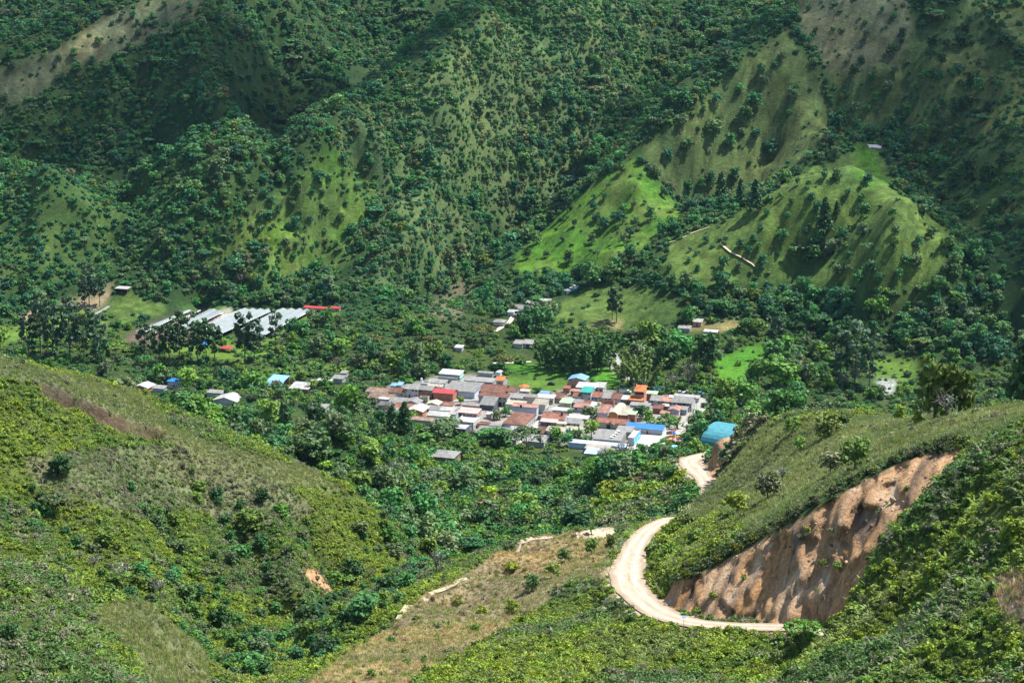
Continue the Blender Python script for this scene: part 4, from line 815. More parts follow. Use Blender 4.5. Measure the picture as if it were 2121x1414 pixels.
    if roof == 'f':
        part('parapet', boxes([(-.06, -.06, h - .3, w + .06, .16, h + .45, 0), (-.06, D - .16, h - .3, w + .06, D + .06, h + .45, 0), (-.06, .163, h - .3, .16, D - .163, h + .447, 0), (w - .16, .163, h - .3, w + .06, D - .163, h + .447, 0)], wm, 'parapet'), root)
    elif roof in 'gs' and rk in ('br', 'rd', 'ob', 'og', 'sa'):
        y = d if roof == 'g' else D; part('ridge_cap', boxes([(-o, y - .18, zr + .08, w + o, y + .18, zr + .22, 0)], [surf('tile', tuple(min(.7, 1.35 * c) for c in RC_[rk][1]))], 'ridge_cap'), root)
    def row(s, side, length):
        n = len(s); rows = s.split('/'); 
        for ri, rs in enumerate(rows):
            for i, k in enumerate(rs):
                if k == '-': continue
                x = length * (i + .5) / len(rs); two = len(rows) > 1 or h > 4.4; ww = min(1.25 if k in 'wk' else 1.0, length / len(rs) * .7)
                zz = .02 if k in 'dDe' else 1.05
                if len(rows) > 1 and ri == 0: zz += 2.75
                hh = 2.1 if k in 'dDe' else 1.15
                if zz + hh > h - .1: hh = max(.5, h - .15 - zz)
                opening(root, k, x, zz, ww if k != 'e' else 1.9, hh, side, w)
    if front and roof != 'o': row(front, 'front', w)
    if right and roof != 'o': row(right, 'right', D)
    return root
# xl, xr, eave row, visible roof rows, wall height, roof form, roof, wall, front openings, side openings, label
for a in [
 (753, 800, 810, 9, 2.6, 'g', 'ob', 'C', '', '', 'long house with mottled old tile roof at the far left end of the village'),
 (757, 808, 823, 10, 2.6, 'g', 'ob', 'C', '', '', 'long mottled tile roofed house in front of the far left tiled house'),
 (801, 834, 811, 9, 3.2, 'g', 'br', 'W', 'w-w', '', 'brown tiled white house with two dark windows left of the two storey house'),
 (805, 815, 798, 5, 2.6, 's', 'lb', 'G', '', '', 'tiny shed with pale blue roof behind the brown tiled house'),
 (818, 827, 797, 6, 2.6, 's', 'lb', 'G', '', '', 'small pale blue roofed shed between another blue shed and bushes'),
 (834, 863, 804, 9, 5.6, 'g', 'gr', 'W', 'w-ww/-d-d', 'w', 'white two storey house with grey sheet roof beside the brick storey'),
 (864, 892, 806, 8, 5.4, 'g', 'gr', 'B', 'k-ww/d-wd', '', 'two storey house with brick upper wall and grey roof'),
 (882, 919, 791, 7, 3, 's', 'gr', 'G', '', '', 'low grey sheet roof between the white hall and the two storey houses'),
 (868, 882, 795, 5, 4.2, 'f', 'gl', 'W', 'w', '', 'small pale flat topped tower house with water tank'),
 (880, 912, 799, 5, 3, 's', 'ta', 'W', '', '', 'tan roofed house behind the grey hip roofed storey'),
 (895, 936, 812, 8, 5.0, 'g', 'rm', 'B', '', '', 'unplastered brick building under a bright red metal roof'),
 (908, 951, 773, 9, 4.6, 's', 'wh', 'T', '', 'ww-w', 'white roofed hall with pale green side wall at the back of the village'),
 (905, 944, 781, 6, 3.0, 's', 'gd', 'G', '', '', 'dark grey sheet roof leaning against the white hall'),
 (990, 1019, 771, 3, 2.4, 's', 'gr', 'G', '', '', 'row of low grey sheds behind the big grey hall'),
 (1027, 1035, 771, 4, 3.0, 'b', 'wh', 'A', '', '', 'tiny white peaked hut at the edge of the green field'),
 (1026, 1042, 787, 8, 3.4, 'g', 'og', 'G', 'w', '', 'small house with bright orange tile roof at the corner of the grey hall'),
 (992, 1042, 809, 14, 3.0, 'g', 'br', 'B', '', '', 'large brown tile roofed house beside the big grey hall'),
 (990, 1050, 819, 8, 5.2, 's', 'br', 'W', '----ww/----ee', '', 'white house with brown tile roof and two upper windows'),
 (1050, 1068, 810, 9, 3.0, 's', 'br', 'G', '', '', 'dark brown tiled wing next to the round orange kiosk'),
 (1078, 1096, 809, 4, 3.0, 's', 'gl', 'P', 'd', '', 'small pinkish house with pale roof in front of the round kiosk'),
 (1050, 1086, 822, 9, 3.0, 'g', 'gr', 'W', 'DDw-w', '', 'white house with grey roof and dark blue doors'),
 (1087, 1111, 821, 5, 4.0, 's', 'gr', 'C', 'd-w', '', 'cream house with brown door between grey and white roofs'),
 (1112, 1147, 822, 7, 3.6, 's', 'wh', 'C', '-w-ww', '', 'cream house with clean white sheet roof facing the plaza'),
 (1120, 1137, 813, 4, 3.4, 's', 'lb', 'W', '', '', 'narrow blue and white roof behind the white sheet roof'),
 (1149, 1167, 823, 10, 3.0, 'g', 'br', 'C', 'w-d', '', 'cream gabled house with dark brown tile roof by the pale green awning'),
 (1162, 1184, 833, 9, 3.0, 's', 'lg', 'C', '', '', 'house under a pale green sheet roof'),
 (993, 1022, 837, 17, 3.0, 'g', 'gr', 'D', '', '', 'weathered wide grey sheet roof with shadowed veranda'),  # solid walls in one dark colour all round
 (1048, 1085, 836, 8, 2.8, 's', 'ta', 'W', '', '', 'low tan roof in front of the white house with blue doors'),
 (1061, 1112, 840, 6, 4.8, 's', 'sa', 'A', '', '', 'tall blue grey blank wall of a tiled building on the main street'),
 (1104, 1130, 836, 11, 5.2, 's', 'ta', 'W', '', 'wwwdww', 'street house with cream roof and long white side wall'),
 (1042, 1086, 876, 26, 4.2, 'h', 'br', 'W', '', 'wwwwwd', 'big white house with hipped brown tile roof along the main street'),
 (1014, 1043, 880, 4, 2.6, 's', 'gr', 'L', '', '', 'pale lavender wall with narrow grey roof left of the hipped house'),
 (987, 1014, 877, 4, 2.6, 'f', 'ta', 'P', '', '', 'roofless brick ruin with broken parapet'),
 (984, 1048, 895, 14, 3.4, 's', 'gr', 'W', '', '', 'very wide grey sheet roof before the ruined brick parapet'),
 (1055, 1083, 889, 7, 3.6, 's', 'gl', 'W', '', 'w', 'white sheet roof on the street corner beneath the hipped house'),
 (1040, 1069, 908, 17, 3.6, 's', 'gr', 'W', 'd', 'wwd', 'grey roofed corner house with white side wall near the big tree'),
 (947, 987, 853, 10, 6.0, 's', 'pk', 'P', 'wwwww/-----', '', 'brick house with pink sheet roof and a strip of small windows'),
 (942, 979, 873, 15, 4.2, 'f', 'wh', 'W', '', 'w--', 'bright white flat roof terrace below the pink roof'),
 (937, 962, 888, 13, 4.4, 'f', 'gl', 'D', 'w-w', 'w-w', 'white flat roof over dark blue walls near the trees'),
 (838, 872, 850, 13, 3.6, 'b', 'gl', 'O', '', '', 'orange brick house with low white gable roof'),
 (882, 905, 847, 8, 3.0, 's', 'gr', 'G', '', '', 'grey sheet roof right of the orange brick gable'),
 (880, 927, 859, 9, 3.0, 's', 'gl', 'W', '', '', 'long pale grey roof behind the yellow flowering tree'),
 (901, 938, 848, 7, 3.0, 's', 'gl', 'G', '', '', 'pale roof between brick yard and pink roof'),
 (846, 892, 868, 7, 3.0, 's', 'ob', 'W', '', '', 'long low old tile roof behind a whitewashed wall'),
 (928, 939, 857, 5, 3.6, 's', 'ta', 'U', 'w', '', 'narrow blue house with one window beside the pink roof'),
 (781, 799, 825, 6, 2.8, 's', 'wh', 'W', '', '', 'bright white roof among old tiles at the left edge'),
 (799, 830, 834, 12, 2.8, 's', 'gr', 'G', '', '', 'wide grey roof left of the low grey gable'),
 (833, 864, 833, 9, 2.8, 'b', 'gr', 'G', '', '', 'low grey gable roof facing the brick upper storey'),
 (822, 832, 835, 5, 2.8, 's', 'gl', 'W', '', '', 'little square white roof beside red tiles'),
 (812, 848, 843, 9, 2.8, 'g', 'rd', 'W', '', '', 'weathered red tile roof behind the orange brick gable'),
 (778, 803, 838, 7, 2.8, 's', 'gd', 'G', '', '', 'dark grey roof at the left edge by the trees'),
 (795, 814, 851, 8, 2.8, 's', 'gr', 'C', '', '', 'grey roofed hut half hidden by bushes at the left edge'),
 (880, 905, 836, 7, 3.2, 'b', 'cr', 'W', '', '', 'cream tent like roof in front of the red roofed brick building'),
 (911, 934, 838, 6, 2.8, 's', 'rd', 'W', '', '', 'small red tile roof with white front next to the cream tent roof'),
 (866, 883, 823, 3, 4.0, 'f', 'gl', 'C', 'w', '', 'plain cream block between grey gable and red roof'),
 (1179, 1213, 785, 9, 5.2, 'b', 'lb', 'P', 'w--/---', 'w-', 'brick house with light blue metal roof at the top of the village'),
 (1196, 1234, 801, 10, 3.6, 's', 'wh', 'G', 'kkkk', '', 'whitish roofed house right of the light blue roof'),
 (1234, 1252, 801, 10, 3.8, 's', 'gl', 'W', 'kk', 'w', 'white gabled house with grey roof at the edge of the woods'),
 (1205, 1226, 811, 11, 5.8, 's', 'tg', 'W', 'www/D-w', '', 'tall white house with teal green roof and blue door'),
 (1227, 1247, 821, 10, 2.8, 'g', 'rd', 'U', 'DwD', '', 'bright blue house with red brown tile roof'),
 (1248, 1269, 823, 11, 2.7, 'g', 'gr', 'W', '-ww', '', 'white house with grey roof right of the bright blue house'),
 (1270, 1288, 825, 11, 3.2, 'g', 'br', 'W', '', '', 'white walled house with square brown tile roof'),
 (1289, 1302, 826, 8, 3.0, 's', 'bg', 'B', 'D-', '', 'brick house with pale blue grey roof left of the orange roofs'),
 (1344, 1364, 814, 5, 4.2, 's', 'lg', 'B', '', '', 'brick shed with pale greenish roof right of the orange roofs'),
 (1352, 1374, 828, 10, 2.9, 'g', 'gr', 'W', 'w-w', '', 'white house with grey roof and two square windows'),
 (1375, 1397, 830, 11, 2.9, 'g', 'sa', 'W', 'k-k', '', 'white house with salmon pink tile roof and skylight'),
 (1398, 1438, 832, 12, 5.6, 'g', 'gr', 'W', 'Deee/----', 'w-w', 'long white two storey house with grey roof on the street corner'),
 (1402, 1452, 820, 5, 3.2, 's', 'gl', 'G', '', '', 'pale strip roof behind the long white corner house'),
 (1310, 1349, 838, 6, 3.0, 's', 'gr', 'G', '', '', 'flat grey roof in front of the orange roofed house'),
 (1357, 1376, 845, 8, 3.0, 's', 'br', 'B', '', '', 'dark red brick house with brown tiles above the banana garden'),
 (1377, 1403, 840, 4, 3.2, 's', 'gl', 'B', '', '', 'brick house with narrow pale roof beneath the salmon tiles'),
 (1406, 1428, 847, 7, 3.4, 's', 'gr', 'G', 'd', '', 'grey roofed annex below the long white corner house'),
 (1391, 1412, 848, 8, 4.2, 'b', 'sa', 'L', '', '', 'lavender gable front with salmon tile roof'),
 (1374, 1391, 855, 5, 3.0, 's', 'sa', 'P', '', '', 'low salmon roof left of the lavender gable'),
 (1396, 1413, 865, 5, 3.0, 's', 'sa', 'P', '', '', 'low salmon roof before the lavender gable by the street wall'),
 (1241, 1262, 853, 16, 4.2, 'g', 'sa', 'L', '', '', 'house with large salmon tile roof left of the barrel vault'),
 (1265, 1283, 858, 21, 3.6, 'v', 'cr', 'O', '', '', 'cream barrel vaulted roof in the middle of the village'),
 (1283, 1305, 858, 15, 3.4, 's', 'ta', 'B', '', '', 'brick house with tan sheet roof right of the barrel vault'),
 (1307, 1320, 857, 7, 5.2, 's', 'lg', 'B', 'e', 'w', 'narrow brick house with small pale green roof'),
 (1237, 1302, 873, 9, 3.4, 'g', 'rd', 'C', 'w-e-w-', '', 'cream house with terracotta roof and gabled porch'),
 (1123, 1170, 865, 12, 3.4, 'g', 'rd', 'L', '', '', 'wide red tile roof on the main street corner'),
 (1121, 1153, 872, 6, 3.0, 's', 'pk', 'D', '-e-', '', 'pink awning roof over a dark shop front'),
 (1141, 1174, 875, 4, 2.6, 's', 'gl', 'Y', 'D-d', '', 'small yellow house with pale roof'),
 (1176, 1203, 875, 10, 2.8, 'g', 'gr', 'C', 'e-dw', '', 'cream cottage with grey roof right of the yellow house'),
 (1112, 1144, 896, 13, 2.8, 'g', 'br', 'G', '', '', 'dark brown tile roof below the pink awning'),
 (1133, 1171, 891, 9, 4.6, 's', 'ta', 'A', '--w-', 'w', 'blue grey walled house with tan roof behind round garden trees'),
 (1173, 1206, 890, 8, 3.0, 's', 'ta', 'C', '', '', 'rubbly tan roof left of the round dark tree'),
 (1083, 1128, 912, 14, 3.0, 's', 'gr', 'G', '', '', 'wide grey roof at the lower end of the main street'),
 (1093, 1109, 895, 5, 2.8, 's', 'gr', 'G', '', '', 'little grey roof squeezed against the main street'),
 (1234, 1289, 908, 20, 3.6, 's', 'gr', 'G', '', '', 'large grey school roof with a row of white skylights'),
 (1281, 1311, 892, 11, 4.0, 's', 'gr', 'W', '', '', 'grey roof wing between the school roof and the blue roofed hall'),
 (1302, 1377, 884, 10, 3.4, 'g', 'bl', 'W', '-d-d--', '', 'long white hall with vivid blue metal roof on the plaza'),
 (1180, 1300, 915, 6, 3.2, 's', 'bg', 'A', '', '', 'very long narrow pale blue roof below the school'),
 (1216, 1264, 927, 9, 3.0, 's', 'ta', 'G', '', '', 'patched tan roof in front of the long pale blue roof'),
 (1215, 1238, 938, 12, 3.8, 's', 'bg', 'W', '--D', '', 'white house with blue grey roof at the front edge of the village'),
 (1239, 1277, 938, 12, 3.8, 's', 'gr', 'C', 'd-w-', '', 'cream house with red door at the front edge of the village'),
 (1143, 1178, 848, 6, 3.0, 's', 'gl', 'G', '', '', 'white sheet roof over a grey wall by the main street'),
 (1191, 1219, 842, 9, 3.0, 's', 'sa', 'W', 'w-w', '', 'square salmon roof in the middle of the gardens'),
 (1207, 1228, 834, 6, 2.8, 's', 'br', 'G', '', '', 'dark brown roof behind the square salmon roof'),
 (1188, 1207, 833, 7, 2.8, 's', 'gr', 'G', '', '', 'grey roof next to the pale green sheet roof'),
 (1223, 1240, 843, 11, 2.8, 's', 'gl', 'W', '', '', 'white concrete roof with dark stains by the palm'),
 (1241, 1274, 831, 3, 3.0, 'f', 'ta', 'B', '', '', 'bare brick yard walls behind the salmon roof'),
 (1178, 1218, 864, 7, 2.8, 's', 'gl', 'G', '', '', 'pale patched roof behind the cream cottage'),
 (1188, 1205, 821, 9, 3.0, 'g', 'br', 'U', 'DDD', '', 'brown tiled house with dark blue front left of the tall white house'),
 (1168, 1181, 803, 5, 3.0, 's', 'rd', 'B', '', '', 'small brick house with red tiles near the light blue roof'),
 (1184, 1205, 809, 4, 3.0, 's', 'sa', 'C', 'e-', '', 'cream house with arches behind the brown tiled blue front'),
 (1150, 1166, 860, 6, 2.8, 's', 'gr', 'G', '', '', 'grey roof behind the wide red tile roof'),
 (1128, 1142, 853, 4, 3.0, 's', 'gr', 'W', '', '', 'small white walled roof at the street bend'),
 (1058, 1080, 856, 4, 2.6, 's', 'ob', 'W', '', '', 'little tiled hut in the garden left of the blue grey wall'),
 (955, 990, 838, 5, 2.6, 's', 'gr', 'P', '', '', 'rubble yard shed below the big grey hall'),
 (1006, 1016, 857, 4, 2.6, 's', 'gl', 'W', '', '', 'tiny pale roofed shed among garden trees'),
 ]: house(*a[:10], label=a[10])
# roofs of white skylights, the porch gable, the upper storey of the orange house
def find(lbl): return next(o for o in C.objects if o.get('label') == lbl)
o = find('cream house with terracotta roof and gabled porch'); part('porch', slab([[(6.2, -2.2, 2.9), (8.3, -2.2, 4.1), (8.3, 2.0, 4.1), (6.2, 2.0, 2.9)], [(8.3, -2.2, 4.1), (10.4, -2.2, 2.9), (10.4, 2.0, 2.9), (8.3, 2.0, 4.1)]], .14, [surf(*RC_['rd'])], 'porch'), o)
o = find('large grey school roof with a row of white skylights'); sk = [s for s in range(4)]
for k in sk: part('skylight', boxes([(7.5 + k * .5, 2.2 + k * 2.6, 4.16 + k * .338, 9.2 + k * .5, 3.2 + k * 2.6, 4.25 + k * .338, 0)], [plain('skylight_sheet', (.8, .8, .8))], 'skylight'), o)
o = find('white house with salmon pink tile roof and skylight'); part('skylight', slab([[(3.4, 3.2, 4.15), (5.4, 3.2, 4.15), (5.4, 5.2, 4.75), (3.4, 5.2, 4.75)]], .1, [plain('skylight_sheet', (.8, .8, .8))], 'skylight'), o)
orange = house(1303, 1334, 827, 8, 3.0, 's', 'og', 'B', 'e-ee', '', label='three storey house with two stacked bright orange roofs')
part('upper_storey', boxes([(3.2, 3.6, -1, 8.4, 9.5, 7.0, 0)], [surf(*WC['P'])], 'upper_storey'), orange); part('window_band', boxes([(3.5, 3.45, 4.9, 8.1, 3.62, 6.3, 0)], [GLASS], 'window_band'), orange)
part('upper_roof', slab([[(2.7, 2.9, 6.75), (8.9, 2.9, 6.75), (8.9, 10.0, 8.6), (2.7, 10.0, 8.6)]], .15, [surf(*RC_['og'])], 'upper_roof'), orange)
house(917, 982, 807, 19, 4.4, 's', 'gr', 'A', '', '', label='very large grey roofed hall with pale blue front wall', pitch=.07, name='hall', cat='hall')
house(960, 1019, 787, 8, 5.6, 's', 'gr', 'G', '', '', label='raised rear roof of the large grey hall', pitch=.05, name='hall', cat='hall')
# blue school building with the painted wall beside the plaza
sch = house(1306, 1318, 907, 19, 4.6, 'f', 'wh', 'W', '', '', label='long white roofed school block with blue painted mural wall', name='school', cat='school')
w_, D_ = HOUSES[-1][2], HOUSES[-1][3]
mur, N, L, B = nodemat('mural_paint'); g = N.new('ShaderNodeTexCoord'); vo = N.new('ShaderNodeTexNoise'); vo.inputs['Scale'].default_value = .8; L.new(g.outputs['Object'], vo.inputs['Vector'])
cr = N.new('ShaderNodeValToRGB'); cr.color_ramp.interpolation = 'CONSTANT'; e = cr.color_ramp.elements; e[0].color = (.02, .20, .62, 1); e[1].position = .42; e[1].color = (.06, .42, .72, 1)
for p_, c_ in ((.52, (.35, .62, .75, 1)), (.58, (.04, .34, .68, 1)), (.66, (.02, .12, .45, 1))): q = e.new(p_); q.color = c_
L.new(vo.outputs['Fac'], cr.inputs['Fac']); L.new(cr.outputs['Color'], B.inputs['Base Color'])
part('mural', boxes([(w_ + .07, .1, .9, w_ + .12, D_ - .1, 4.0, 0), (w_ + .07, .1, 0, w_ + .13, D_ - .1, .897, 1), (w_ + .07, .1, 4.003, w_ + .14, D_ - .1, 4.3, 2)], [mur, plain('green_band', (.05, .42, .14)), plain('blue_band', (.02, .16, .55))], 'mural'), sch)

# ---- houses on their own round the valley (terrain height taken where they stand)
def hut(xl, xr, ye, rh, h, roof, rk, wall, front, label, base_px=None, ymin=800, rot=VA, **k):
    g = ground((xl + xr) / 2, base_px or ye + h * 3.7, ymin); KEEP.append((g[0], g[1] - 9, 8.5)); return house(xl, xr, ye, rh, h, roof, rk, wall, front, '', label=label, base=float(g[2]), rot=rot, group='scattered farmhouses', **k)
hut(888, 936, 944, 15, 3.2, 'h', 'gr', 'B', 'd', 'brick house with grey hipped roof among the trees below the village', 955, 780)
hut(262, 296, 801, 9, 3.0, 'b', 'gl', 'B', '', 'brick shed with pale gable roof behind the hill with the pylon', 808, 900)
hut(336, 363, 789, 6, 4.4, 's', 'bl', 'W', 'w', 'white house with small vivid blue roof beyond the left hill', 801, 900)
hut(304, 328, 803, 6, 2.8, 's', 'gr', 'G', '', 'low grey roof between the brick shed and the blue roofed house', 810, 900)
hut(430, 482, 828, 12, 3.0, 'b', 'gl', 'W', '', 'pale patched roof half buried in bushes on the left', 838, 880)
hut(418, 462, 812, 6, 3.0, 's', 'gr', 'G', '', 'grey sheet roof behind the pale patched roof', 822, 900)
hut(592, 632, 803, 13, 3.4, 's', 'gl', 'O', '', 'wide pale grey roof beside the big blue shed', 812, 900)
hut(636, 645, 790, 4, 3.0, 's', 'gl', 'D', '', 'narrow dark shed beside the wide pale grey roof', 798, 900)
hut(651, 680, 787, 4, 2.6, 'o', 'gl', 'G', '', 'open roofed stalls behind the concrete yard', 796, 900)
hut(682, 704, 783, 7, 3.0, 's', 'gr', 'G', '', 'grey roofed hut next to the open stalls', 794, 900)
hut(700, 712, 772, 5, 2.6, 's', 'gr', 'G', '', 'small hut under trees behind the open stalls', 780, 900)
hut(628, 668, 842, 8, 3.0, 's', 'gr', 'W', '-D', 'white hut with blue door hidden by the brown flowering tree', 852, 880)
hut(1021, 1043, 666, 6, 2.6, 'h', 'gr', 'W', '', 'lonely grey roofed cottage left of the hillside path', 674, 1050)
hut(1062, 1094, 638, 7, 2.6, 'g', 'gr', 'W', '', 'upper grey hipped roof of the hillside hamlet', 648, 1050)
hut(1051, 1078, 646, 5, 2.6, 's', 'gl', 'A', '', 'pale roof at the upper end of the hillside path', 654, 1050)
hut(1064, 1094, 651, 5, 2.6, 's', 'gr', 'P', '', 'grey roof with pinkish wall in the hillside hamlet', 660, 1050)
hut(1090, 1112, 627, 4, 2.4, 's', 'gl', 'G', '', 'whitish roof behind the hamlet trees', 635, 1050)
hut(1116, 1138, 622, 4, 2.4, 's', 'gl', 'P', '', 'pale roof with reddish end wall above the hamlet', 630, 1050)
hut(1161, 1182, 601, 5, 2.6, 's', 'gr', 'T', 'd', 'grey roofed wing of the turquoise farmhouse', 610, 1050)
hut(1181, 1195, 596, 6, 3.0, 's', 'gl', 'U', '-d', 'turquoise blue farmhouse beside the big dark tree', 607, 1050)
hut(1064, 1082, 711, 7, 2.8, 's', 'gr', 'W', '', 'left half of the grey roofed farmhouse behind the village', 720, 1000)
hut(1083, 1105, 711, 8, 2.8, 's', 'gr', 'C', 'e', 'farmhouse with grey roof and dark porch behind the village', 720, 1000)
hut(941, 955, 719, 5, 2.4, 's', 'wh', 'G', '', 'small white roofed shed at the edge of a meadow', 726, 1000)
hut(1407, 1431, 679, 6, 2.6, 's', 'gr', 'G', '', 'grey roof in the trees above the round meadow', 688, 1000)
hut(1438, 1455, 666, 6, 3.0, 's', 'gl', 'P', 'd', 'pinkish house with pale roof by the yellow patch', 676, 1000)
hut(1462, 1488, 686, 4, 2.4, 's', 'wh', 'P', '', 'low white and pink hut beneath the yellow patch', 693, 1000)
hut(1784, 1812, 304, 5, 3.2, 's', 'wh', 'W', '', 'white roofed house alone on the hilltop', 314, 1150, ymin=None) if False else None
g = ground(1797, 316, 1150); house(1784, 1812, 305, 5, 3.0, 's', 'wh', 'W', '', '', label='white roofed house alone on the green hilltop', base=float(g[2]), group='scattered farmhouses')
hut(236, 262, 597, 5, 3.0, 'o', 'gl', 'G', '', 'open sided farm shelter at the foot of the far left slope', 606, 1100)
hut(165, 176, 582, 3, 2.2, 's', 'gr', 'G', '', 'tiny hut under trees at the far left slope', 588, 1100)
hut(1655, 1677, 839, 6, 3.0, 'b', 'gd', 'C', '-d', 'small cream chapel like house with dark roof by the lawn', 849, 900)
hut(1678, 1690, 843, 3, 2.6, 's', 'rd', 'B', '', 'low red shed attached to the cream house by the lawn', 850, 900)
hut(450, 472, 721, 5, 2.4, 'o', 'rm', 'G', '', 'open shelter under a red tarpaulin by the eucalyptus', 730, 1000)
rb = hut(627, 676, 636, 3, 3.6, 's', 'rm', 'P', 'e-ee', 'long pink walled farm building with red roof edge above the greenhouses', 644, 1100); hut(677, 701, 637, 3, 3.4, 's', 'rm', 'P', '-w', 'right wing of the pink farm building above the greenhouses', 645, 1100)
for (xa, xb, ya, c_, lb_) in [(362, 386, 711, 'bl', 'bright blue tarpaulin left of the tall eucalyptus'), (390, 404, 708, 'bl', 'blue tarpaulin shelter between eucalyptus trunks'), (411, 424, 712, 'bl', 'small blue tarpaulin shelter beneath the greenhouses')]:
    hut(xa, xb, ya, 5, 1.8, 'o', c_, 'G', '', lb_, ya + 6, 1000, cat='shelter', name='tarpaulin_shelter')
# big shed with curved light blue roof
g = ground(575, 806, 900); bs = thing('storage_shed', 'big storage shed with light blue bent metal roof beyond the left hill', 'shed', tuple(at(552, 806, (HC - g[2]) / tanv(806))), VA)
part('roof', slab([[(-.5, -.6, 2.2), (9.2, -.6, 2.2), (9.2, 3.4, 4.6), (-.5, 3.4, 4.6)], [(-.5, 3.4, 4.6), (9.2, 3.4, 4.6), (9.2, 11, 5.6), (-.5, 11, 5.6)]], .1, [surf('metal', (.20, .42, .74))], 'roof'), bs); part('walls', boxes([(0, 10.6, -1, 8.8, 10.9, 5.4, 0), (0, 0, -1, .2, 10.597, 2.1, 0)], [surf(*WC['O'])], 'walls'), bs)
for x in (.2, 4.4, 8.6): part('post', boxes([(x - .1, -.2, -1, x + .1, 0, 2.1, 0)], [TIMB], 'post'), bs)
KEEP.append((float(bs.location.x) + 6, float(bs.location.y) + 4, 8))
# ---- concrete streets of the village
pav = surf('paving', (.30, .285, .25)); pav2 = surf('paving', (.37, .355, .32))
def vpt(px, py): return at(px, py, HC / tanv(py))
def street(name, pts, wid, label, mat=pav, lift=.34):
    P = np.array([vpt(*p) for p in pts]); P, W = resample(P, np.full(len(P), wid), 4.0); P[:, 2] = 0
    o = strip(name, P, W, mat, [(1, 1, 1)] * 5, lift, (-1, -.6, 0, .6, 1)); o['label'] = label; return o
street('street', [(1352, 935), (1372, 915), (1400, 888), (1428, 862), (1448, 843), (1466, 826)], 4.6, 'pale concrete street climbing away past the long white corner house')
street('plaza', [(1318, 945), (1340, 925), (1362, 905), (1378, 893)], 8.5, 'bright concrete plaza in front of the blue roofed hall', pav2, .42)
street('street', [(1074, 922), (1092, 903), (1112, 884), (1130, 866), (1145, 852), (1165, 842)], 2.6, 'narrow concrete main street between white houses', pav2, .40)
street('street', [(830, 828), (900, 832), (1000, 828), (1110, 832), (1200, 829), (1300, 834), (1400, 838), (1440, 841)], 2.6, 'cross street along the upper house fronts', pav, .36)
street('path', [(1555, 862), (1600, 850), (1650, 842)], 7.0, 'pale concrete court beyond the trees', pav2, .38)
# ---- the valley lane and footpaths, draped on the ground
def lane(name, pts, wid, col, label, ymin=0, lift=.12):
    P = np.array([ground(a, b, ymin) for a, b in pts]); P, W = resample(P, np.full(len(P), wid), 3.0); P[:, 2] = height(P[:, 0], P[:, 1])
    o = strip(name, P, W, rm, [tuple(np.array(col) * k) for k in (.8, 1, .95, 1, .8)], lift, (-1, -.5, 0, .5, 1), .25); o['label'] = label; return o
lane('path', [(180, 660), (195, 651), (212, 643), (225, 634)], 1.6, (.24, .24, .22), 'grey track through the meadow at the foot of the mountain', 1100)
lane('path', [(1025, 686), (1040, 677), (1055, 667), (1062, 656)], 1.5, (.55, .46, .33), 'sandy path up to the hillside hamlet', 1000)
lane('path', [(1020, 752), (1060, 751), (1100, 749)], 1.2, (.52, .48, .40), 'pale lane at the edge of the village field', 1000)
lane('path', [(1385, 502), (1410, 494), (1440, 480), (1470, 470)], .9, (.46, .36, .24), 'thin footpath along the pasture ridge', 1150)
lane('path', [(1495, 505), (1515, 522), (1540, 535), (1565, 552)], 1.3, (.55, .40, .29), 'eroded bare path across the green pasture', 1100)
lane('path', [(830, 1283), (880, 1240), (930, 1214), (980, 1196)], 1.1, (.42, .35, .23), 'worn footpath along the crest of the bare spur', 300)
lane('path', [(1040, 1143), (1085, 1120), (1140, 1112), (1200, 1104), (1240, 1100)], 1.4, (.42, .34, .25), 'pale track from the road along the spur', 480)
lane('path', [(1610, 672), (1560, 662), (1700, 672)], .6, (.3, .25, .18), 'faint track below the right hand hill', 1000) if False else None

